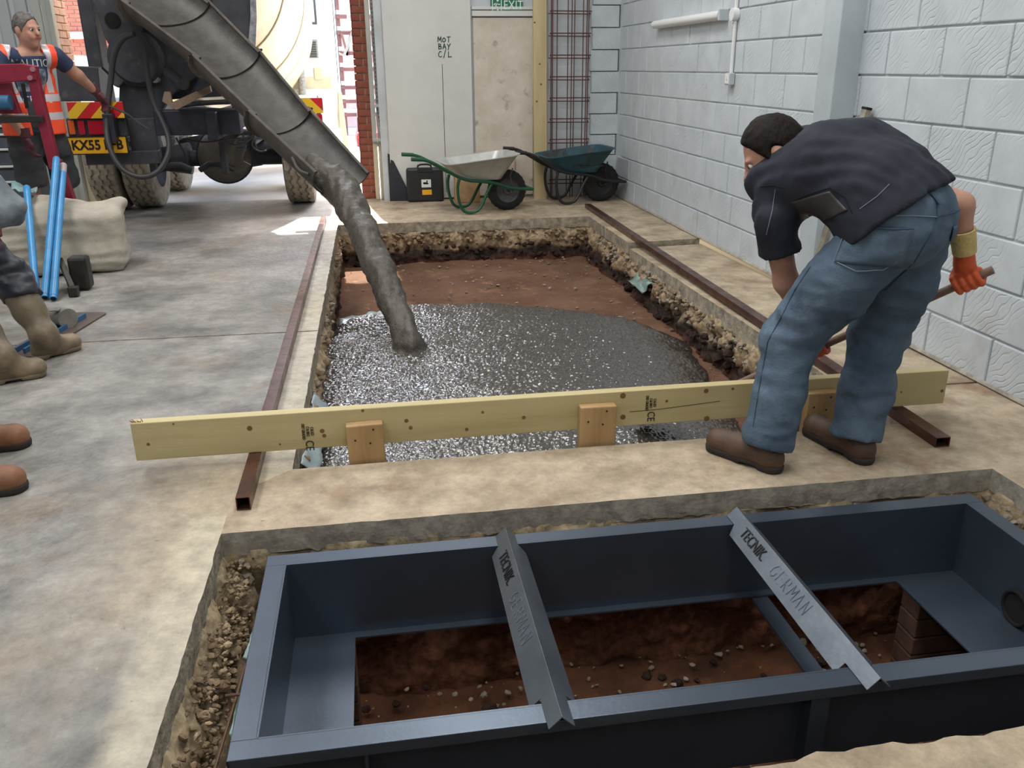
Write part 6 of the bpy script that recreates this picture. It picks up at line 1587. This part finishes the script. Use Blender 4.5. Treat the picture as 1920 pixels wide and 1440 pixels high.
s.field(vestcut, .4); s.field(lambda p: .006*fbm(p, 7, 3, 15), .05)
def vestmat(cn):
    q = cn-pcn; z = q[:, 2]; l = np.abs(q@lfn)
    return (((z > -.01) & (z < .04)) | ((z > .12) & (z < .175)) | ((z > .19) & (np.abs(l-.135) < .026))).astype(np.int32)
s.build('safety_vest', [m_vest, m_silver], man2, vestmat)
bt = bvh_of(tee)
def wrap_text(txt, size, origin, xdir, ydir, m, bvh, parent, name='print', width=1.0):
    vs, fs = text_mesh(txt, size, width, .0005); x = unit(xdir); y = unit(ydir); z = x.cross(y); o = Vector(origin); out = []
    for v in vs:
        p = o+x*v.x+y*v.y; h = bvh.ray_cast(p+z*.3, -z)
        out.append((h[0]+z*(.004+v.z)) if h[0] is not None else p)
    return new_obj(name, out, fs, m, parent)
xd = lft
for (t_, z_, sz) in (('NAUTIC', .40, .075), ('OCEANS', .14, .075)):
    wrap_text(t_, sz, pc+fvd*.15+Vector((0, 0, z_)), xd, (0, 0, 1), m_print, bt, tee)
def wrap_quad(bvh, o, x, y, w_, h_, parent, name, mt, n=10, lift=.002):
    z = Vector(x).cross(Vector(y)); V = []
    for j in range(n+1):
        for i in range(n+1):
            p = Vector(o)+Vector(x)*(i/n-.5)*w_+Vector(y)*(j/n-.5)*h_; h = bvh.ray_cast(p+z*.3, -z); V.append((h[0]+z*lift) if h[0] is not None else p)
    ob = new_obj(name, V, [[j*(n+1)+i, j*(n+1)+i+1, (j+1)*(n+1)+i+1, (j+1)*(n+1)+i] for j in range(n) for i in range(n)], mt, parent, smooth=True); return ob
wrap_quad(bt, pc+fvd*.15+Vector((0, 0, .28)), xd, Vector((0, 0, 1)), .20, .16, tee, 'print_panel', mat('pale shirt picture', srgb(170, 180, 182), srgb(70, 86, 104), 9, rough=.8, lo=.42, hi=.58))
shoe('boot', (J2['AL'].x-.09, J2['AL'].y-.03), (J2['AL'].x+.215, J2['AL'].y+.06), m_tan, man2, up=J2['AL']+Vector((0, 0, .04))); shoe('boot', (J2['AR'].x-.07, J2['AR'].y+.05), (J2['AR'].x+.18, J2['AR'].y-.12), m_tan, man2, up=J2['AR']+Vector((0, 0, .04)))
glove_relaxed('glove', J2['WL'], PY(192, 186, 7.78)-J2['WL']+Vector((.01, 0, -.02)), (-.4, -.5, -.6), m_maroon, m_maroon, man2, side=1)
glove_relaxed('glove', J2['WR'], (.05, .0, -1), (.5, .4, 0), m_maroon, m_maroon, man2, side=-1)

# ------------------------------------------------------------------ person in wellington boots at the left edge
m_welly = mat('muddy olive wellington', srgb(118, 104, 84), srgb(92, 82, 66), 6, rough=.5, c3=srgb(146, 126, 98), s3=5, lo3=.55, hi3=.75)
m_navytr = mat('navy waterproof trousers', srgb(38, 42, 54), srgb(28, 31, 42), 6, rough=.45, bump=.2, bscale=12); m_greyj = mat('washed grey denim jacket', srgb(120, 128, 134), srgb(84, 92, 100), 7, rough=.85, bump=.3, bscale=30)
t1, h1 = PZ(152, 652, 0), PZ(62, 678, 0); t2, h2 = PZ(90, 702, 0), PZ(-18, 722, 0)
p3 = thing('person', (-2.1, 4.5, 0), 'person in brown wellington boots and navy trousers standing at the left edge', 'person')
J3 = dict(AL=Vector((h1.x+.07, h1.y+.02, .11)), AR=Vector((h2.x+.07, h2.y+.01, .11)), KL=PY(22, 520, 4.62), KR=PY(-70, 560, 4.3))
J3['TL'] = Vector((t1.x, t1.y, .02)); J3['TR'] = Vector((t2.x, t2.y, .02))
p3c = Vector((-2.22, 4.45, .90)); J3['HL'] = p3c+Vector((.03, .09, 0)); J3['HR'] = p3c+Vector((-.03, -.09, 0))
J3['spine'] = [p3c, p3c+Vector((.0, 0, .17)), p3c+Vector((.02, 0, .34)), p3c+Vector((.03, 0, .46))]; J3['neck'] = p3c+Vector((.05, 0, .60)); J3['head'] = p3c+Vector((.09, 0, .72)); J3['U'] = (0, 0, 1); J3['face'] = (.95, .2, -.25)
J3['SL'] = p3c+Vector((.03, .19, .50)); J3['SR'] = p3c+Vector((.0, -.19, .50)); J3['EL'] = PY(12, 392, 4.66); J3['ER'] = p3c+Vector((-.05, -.27, .22)); J3['WL'] = J3['EL']+Vector((-.05, -.20, -.02)); J3['WR'] = p3c+Vector((.12, -.22, .02))
lo, hi = (-2.75, 3.9, -.01), (-1.4, 5.15, 1.85)
s = body_sdf(J3, lo, hi, .011); finish_body('body', s, J3, p3); hair(J3, m_hair, p3)
clothes_legs(J3, [.110, .108, .090, .086, .092], m_navytr, 'trousers', p3, lo, hi, .011, .34, True, p3c+Vector((0, 0, .13)), (0, 0, 1), (.19, .145, .16), wr=.012, seed=19)
s = torso_sdf(J3, .016, lo, hi, .011, sleeves=0, arm=.07)
for a in 'LR': s.chain([npv(J3['S'+a]), npv(J3['E'+a]), npv(J3['W'+a])], [.080, .078, .058], .04)
s.cut(p3c+Vector((0, 0, -.05)), (0, 0, -1), near=npv(p3c), rad=.3); s.field(lambda p: .010*fbm(p*np.array([1, 1, 2.]), 9, 3, 5), .05); s.build('jacket', m_greyj, p3)
for a, (hh, tt) in (('L', (h1, t1)), ('R', (h2, t2))):
    K_, A_ = J3['K'+a], J3['A'+a]; hn, tn = npv(hh), npv(tt); d = (tn-hn)/np.linalg.norm(tn-hn); L = np.linalg.norm(tn-hn); sdv = np.array([d[1], -d[0], 0]); z = np.array([0, 0, 1.])
    s = SDF(np.minimum(hn, npv(K_))-.2, np.array([max(tn[0], K_.x)+.15, max(tn[1], K_.y)+.2, .62]), .008)
    top = npv(A_.lerp(K_, .78)); s.chain([hn+d*.065+z*.07, npv(A_)+z*.03, npv(A_.lerp(K_, .45)), top], [.052, .060, .074, .086], .03)
    s.chain([hn+d*.05+z*.045, hn+d*L*.5+z*.05, hn+d*(L-.05)+z*.045], [.044, .044, .047], .03); s.chain([npv(A_)+z*.01, hn+d*L*.55+z*.06], [.055, .04], .04); s.ell(hn+d*(L-.055)+z*.045, (.055, .048, .040), (d, sdv, z), .02)
    s.cut(top, npv((K_-A_).normalized()), near=top, rad=.2); s.cut(hn+z*.004, -z); s.field(lambda p: .004*fbm(p, 12, 3, 2), .04)
    bo = s.build('wellington_boot', m_welly, p3)
    s2 = SDF(np.minimum(hn, tn)-.1, np.maximum(hn, tn)+.1, .007); s2.chain([hn+d*.05+z*.02, hn+d*L*.45+z*.02, hn+d*(L-.052)+z*.02], [.047, .043, .050], .02); s2.cut(hn+z*.028, z); s2.cut(hn+z*.001, -z); s2.rbox(hn+d*(L*.38), (.035, .07, .014), .004, (d, sdv, z), .004, sub=True); s2.build('sole', m_welly, bo)

# ------------------------------------------------------------------ person in brown boots nearer the viewer, mostly outside the frame
m_tanboot = mat('tan leather work boot', srgb(140, 96, 66), srgb(112, 74, 50), 9, rough=.55, bump=.2, bscale=40)
ta, tb = PZ(60, 833, 0), PZ(54, 915, 0); dA, dB = Vector((.30, .07, 0)), Vector((.30, .05, 0))
ha, hb_ = ta-dA, tb-dB
p4 = thing('person', (ha.x-.1, 3.15, 0), 'person in brown work boots at the left edge nearest the viewer', 'person')
q4c = Vector(((ha.x+hb_.x)/2-.10, (ha.y+hb_.y)/2, .92))
J4 = dict(AL=ha+Vector((.05, .01, .10)), AR=hb_+Vector((.05, .01, .10)), TL=ta, TR=tb, HL=q4c+Vector((0, .09, 0)), HR=q4c+Vector((0, -.09, 0)))
J4['KL'] = J4['AL'].lerp(J4['HL'], .5)+Vector((-.03, 0, 0)); J4['KR'] = J4['AR'].lerp(J4['HR'], .5)+Vector((-.03, 0, 0))
J4['spine'] = [q4c, q4c+Vector((0, 0, .17)), q4c+Vector((0, 0, .34)), q4c+Vector((0, 0, .46))]; J4['neck'] = q4c+Vector((.0, 0, .60)); J4['head'] = q4c+Vector((.03, 0, .72)); J4['U'] = (0, 0, 1); J4['face'] = (1, .2, -.1)
J4['SL'] = q4c+Vector((0, .19, .50)); J4['SR'] = q4c+Vector((0, -.19, .50)); J4['EL'] = q4c+Vector((-.06, .26, .22)); J4['ER'] = q4c+Vector((-.06, -.26, .22)); J4['WL'] = q4c+Vector((.0, .27, -.02)); J4['WR'] = q4c+Vector((.0, -.27, -.02))
lo, hi = (q4c.x-.4, q4c.y-.45, -.01), (q4c.x+.5, q4c.y+.45, 1.85)
s = body_sdf(J4, lo, hi, .011); finish_body('body', s, J4, p4); hair(J4, m_hair, p4)
clothes_legs(J4, [.105, .1, .08, .075, .075], m_navytr, 'trousers', p4, lo, hi, .011, .9, True, q4c+Vector((0, 0, .13)), (0, 0, 1), (.19, .14, .16), seed=29)
s = torso_sdf(J4, .012, lo, hi, .011, sleeves=0)
for a in 'LR': s.chain([npv(J4['S'+a]), npv(J4['E'+a]), npv(J4['W'+a])], [.075, .068, .05], .04)
s.cut(q4c+Vector((0, 0, -.05)), (0, 0, -1), near=npv(q4c), rad=.24); s.build('jacket', m_greyj, p4)
for hh, tt, A_ in ((ha, ta, J4['AL']), (hb_, tb, J4['AR'])):
    shoe('boot', hh, tt, m_tanboot, p4, up=A_+Vector((0, 0, .05)), wd=.052)
for k_ in ('WL', 'WR'): glove_relaxed('glove', J4[k_], (.1, 0, -1), (0, -1 if k_ == 'WL' else 1, 0), m_maroon, m_maroon, p4, side=1 if k_ == 'WL' else -1)
for k_ in ('WL', 'WR'): glove_relaxed('glove', J3[k_], (.3, 0, -1), (0, -1 if k_ == 'WL' else 1, 0), m_maroon, m_maroon, p3, side=1 if k_ == 'WL' else -1)
# ================================================================== CLUTTER ON THE LEFT
m_bag = mat('woven bulk bag', srgb(184, 177, 163), srgb(164, 157, 144), 5, rough=.8, bump=.3, bscale=90, c3=srgb(206, 204, 198), s3=2, lo3=.55, hi3=.75)
s = SDF((-3.1, 6.2, -.02), (-1.6, 7.3, .75), .013)
an = math.radians(12); bx = np.array([math.cos(an), math.sin(an), 0]); by = np.array([-math.sin(an), math.cos(an), 0]); bc = np.array([-2.38, 6.74, .235])
s.rbox(bc, (.50, .27, .235), .085, (bx, by, np.array([0, 0, 1.])), .02)
s.ell(bc+np.array([-.1, .02, .20]), (.34, .24, .11), None, .08); s.cap(bc+bx*.36+np.array([0, -.05, .20]), bc+bx*.47+np.array([0, .1, .22]), .06, .05, .05); s.cap(bc-bx*.3+np.array([0, -.1, .27]), bc-bx*.1+np.array([0, -.15, .30]), .05, .04, .04)
s.field(lambda p: .012*fbm(p*np.array([1, 1, 2.4]), 5, 3, 3)+.006*np.sin(p[:, 2]*75+5*fbm(p, 3, 2, 6))*np.clip(fbm(p, 3, 2, 9)+.2, 0, 1), .06); s.cut((0, 0, .002), (0, 0, -1))
bag = s.build('bulk_bag', m_bag); tag(bag, 'large pale woven bulk bag slumped on the floor beside the blue poles', 'bag')
m_teal = mat('crumpled teal plastic', srgb(110, 150, 150), srgb(150, 170, 170), 8, rough=.35, bump=.3, bscale=20)
sheet('plastic_cover', [tuple(PY(18, 352, 6.62)), tuple(PY(62, 366, 6.58)), tuple(PY(70, 356, 6.8)), tuple(PY(24, 340, 6.8))], 'teal plastic cover crumpled over the left end of the bulk bag', 12, 10, amp=.03, seed=14, mt=m_teal)
# blue float poles
m_bluep = mat('bright blue painted pole', srgb(66, 142, 196), srgb(56, 126, 180), 6, rough=.35); m_polew = mat('worn grey pole end', srgb(150, 150, 158), srgb(170, 140, 130), 20, rough=.6)
for (b0, t0, yb, yt, lb) in (((68, 556), (50, 350), 5.86, 6.62, 'single blue pole standing apart on the left of the three'), ((84, 558), (106, 296), 5.82, 6.70, 'tall blue pole in the middle of the three beside the bulk bag'), ((100, 560), (119, 308), 5.80, 6.74, 'blue pole with a worn grey end, rightmost of the three')):
    pb_ = PZ(b0[0], b0[1], .02); pt_ = PY(t0[0], t0[1], yt)
    r_ = thing('blue_pole', (pb_.x, pb_.y, 0), lb, 'pole', 'blue poles by the bulk bag')
    d_ = (pt_-pb_).normalized(); w = MB(); w.tube([pb_, pt_-d_*.09], .024, n=16); w.build('tube', m_bluep, r_, smooth=True)
    w = MB(); w.tube([pt_-d_*.09, pt_-d_*.01, pt_], [.0245, .0245, .019], n=16); w.build('end_sleeve', m_polew if 'worn' in lb else m_bluep, r_, smooth=True)
    w = MB(); w.tube([pb_+d_*.02, pb_+d_*.14], .0258, n=16); w.build('collar', m_bluep, r_, smooth=True)
    w = MB(); w.tube([pb_-d_*.002, pb_+d_*.001], .017, n=14); w.build('bore', m_black, r_)
# bull float lying on the floor
m_mag = mat('brown grey float plate', srgb(118, 100, 92), srgb(96, 82, 76), 5, rough=.45, metal=.4); m_bluem = mat('blue painted bracket', srgb(48, 106, 146), srgb(40, 86, 120), 8, rough=.4); m_mot = mat('grey float motor', srgb(150, 146, 138), srgb(120, 116, 110), 8, rough=.5)
P0, P1 = PZ(30, 672, 0), PZ(172, 588, 0); ax2 = (P1-P0).normalized(); sd2 = Vector((ax2.y, -ax2.x, 0))
fl = thing('bull_float', ((P0+P1)/2).to_tuple(), 'float with brown plate, blue bracket and grey drum lying beside the wellington boots', 'float tool')
L2 = (P1-P0).length; n = 6; pts = []
for (sx, sy, a0) in ((1, 1, 0), (-1, 1, 90), (-1, -1, 180), (1, -1, 270)):
    for i in range(n+1):
        a = math.radians(a0+90*i/n); u = sx*(L2/2-.03)+.03*math.cos(a); v = sy*(.10-.03)+.03*math.sin(a); pts.append((P0+P1)/2+ax2*u+sd2*v+Vector((0, 0, .003)))
w = MB(); w.prism(pts, (0, 0, .007)); w.build('plate', m_mag, fl)
w = MB(); w.bar(P0+ax2*.05-sd2*.035+Vector((0, 0, .022)), P1-ax2*.12-sd2*.035+Vector((0, 0, .022)), .012, .03, bev=.002); w.build('bracket_rail', m_bluem, fl)
w = MB(); w.bar(P0+ax2*.05+sd2*.02+Vector((0, 0, .022)), P1-ax2*.12+sd2*.02+Vector((0, 0, .022)), .012, .03, bev=.002); w.build('bracket_rail', m_bluem, fl)
for t in (.3, .5, .7): 
    w = MB(); q = P0.lerp(P1, t); w.bar(q-sd2*.04+Vector((0, 0, .02)), q+sd2*.02+Vector((0, 0, .02)), .03, .012, bev=.002); w.build('cross_piece', m_bluem, fl)
ca, cb2 = PZ(76, 582, .07), PZ(128, 596, .07)
w = MB(); w.cyl((ca.x, ca.y, .065), (cb2.x, cb2.y, .065), .055, .058, n=24); w.build('drum', m_mot, fl, smooth=True)
w = MB(); dd3 = (cb2-ca).normalized(); w.cyl((ca.x, ca.y, .065), (ca.x-dd3.x*.06, ca.y-dd3.y*.06, .07), .018, n=12); w.box((cb2.x-.06, cb2.y-.01, .122), (.05, .04, .006)); w.build('spindle', m_mot, fl)
w = MB(); w.box(((ca.x+cb2.x)/2, (ca.y+cb2.y)/2-.03, .02), (.14, .08, .03), bev=.006); w.build('drum_mount', m_mot, fl)
# black stand foot behind the float
m_bl2 = mat('black steel trolley', srgb(38, 36, 34), srgb(54, 50, 46), 8, rough=.5, metal=.3)
tr = thing('trolley_frame', tuple(PZ(125, 555, 0)), 'black folding trolley frame between the blue poles and the bulk bag', 'trolley')
f0 = PZ(140, 556, 0)
w = MB(); w.bar(PY(112, 486, 6.1), Vector((f0.x, f0.y, .04)), .035, .03, bev=.004); w.bar(PY(120, 505, 6.1), PY(134, 548, 5.95), .02, .03, bev=.003); w.build('leg', m_bl2, tr)
w = MB(); w.box((f0.x, f0.y, .035), (.06, .06, .07), bev=.01); w.build('foot', m_bl2, tr)
w = MB(); w.bar((f0.x, f0.y, .03), (f0.x-.02, f0.y+.14, .03), .035, .03, bev=.004); w.build('base_bar', m_bl2, tr)
w = MB(); w.bar(PY(110, 486, 6.1), PY(116, 492, 6.3), .03, .03, bev=.004); w.build('top_bar', m_bl2, tr)
w = MB(); w.box((f0.x+.0, f0.y+.2, .12), (.12, .12, .22), bev=.02); w.build('body', m_bl2, tr)
# red stand
m_crim = mat('dark crimson painted steel', srgb(142, 30, 56), srgb(118, 24, 46), 5, rough=.45, coord='World'); m_pinkb = mat('dull bolt', srgb(176, 120, 130), rough=.4, metal=.4)
rs = thing('red_hoist', (-2.30, 7.28, 0), 'dark red steel hoist frame standing in front of the man in the orange vest', 'hoist')
YS = 6.86
def sprism(name, pts, Y, th, mt): 
    w = MB(); w.prism([PY(x, y, Y) for x, y in pts], (0, th, 0)); o = w.build(name, mt, rs); md = o.modifiers.new('b', 'BEVEL'); md.width = .006; md.segments = 2; md.limit_method = 'ANGLE'; return o
po = sprism('post', [(40, 119), (66, 124), (74, 165), (112, 318), (92, 318), (60, 190), (52, 150)], YS, .07, m_crim)
tb_ = sprism('top_beam', [(-60, 122), (40, 119), (66, 124), (68, 150), (20, 154), (-60, 158)], YS-.02, .03, m_crim)
for (x, y) in ((61, 130), (56, 146)):
    q = PY(x, y, YS-.03); w = MB(); w.cyl((q.x, q.y-.005, q.z), (q.x, q.y+.02, q.z), .017, n=14); w.build('bolt', m_pinkb, tb_, smooth=True)
sprism('side_plate', [(-60, 158), (18, 154), (22, 170), (38, 213), (-60, 214)], YS+.05, .05, m_crim)
sprism('cross_bar', [(-60, 216), (78, 217), (80, 229), (-60, 233)], YS-.05, .04, m_bl2)
sprism('black_strap', [(38, 156), (46, 156), (54, 202), (47, 204)], YS-.04, .01, m_black)
q = PY(6, 192, YS-.03); w = MB(); w.cyl((q.x-.10, q.y, q.z), (q.x+.05, q.y, q.z), .05, n=18); w.build('blue_grip', m_bluem, rs, smooth=True)
pz_ = PY(100, 300, YS)
w = MB(); w.box((pz_.x+.03, YS+.32, .035), (.5, .12, .07), bev=.01); w.bar((pz_.x+.0, YS+.06, .78), (pz_.x+.02, YS+.34, .06), .07, .05); w.build('base', m_crim, rs)
# drawer cabinet
m_cabg = mat('slate grey cabinet', srgb(78, 84, 92), srgb(66, 72, 80), 6, rough=.45); m_edge = mat('pale drawer edge', srgb(206, 206, 204), rough=.4)
cbk = thing('drawer_cabinet', (-3.3, 8.3, 0), 'slate grey drawer cabinet with pale drawer edges behind the red hoist', 'cabinet')
cxa, cxb = PY(-120, 300, 8.1).x, PY(44, 300, 8.1).x
w = MB(); w.box(((cxa+cxb)/2, 8.36, .55), (cxb-cxa, .5, 1.1), bev=.01); w.build('carcass', m_cabg, cbk)
for (y0, y1) in ((212, 236), (241, 252), (257, 280), (285, 312), (318, 341), (347, 375), (380, 410)):
    za, zb = PY(20, y0, 8.1).z, PY(20, y1, 8.1).z
    w = MB(); w.box(((cxa+cxb)/2, 8.10, (za+zb)/2), (cxb-cxa-.02, .02, za-zb-.004), bev=.003); dw = w.build('drawer', m_cabg, cbk)
    w = MB(); w.box(((cxa+cxb)/2, 8.085, zb+.0), (cxb-cxa-.02, .02, .018), bev=.004); w.build('drawer_edge', m_edge, dw)
# roller door ribs on the wall left of the doorway
m_rib = mat('grey sheet cladding', srgb(176, 180, 182), rough=.5)
rb_ = tag(thing('trim_4', (-3.6, 9.92, 0), 'pale ribbed sheet cladding left of the doorway'), kind='structure')
for i in range(7):
    w = MB(); w.box((-3.38-.17*i, 9.925, 1.7), (.12, .05, 3.4), bev=.02); w.build('rib', m_rib, rb_)
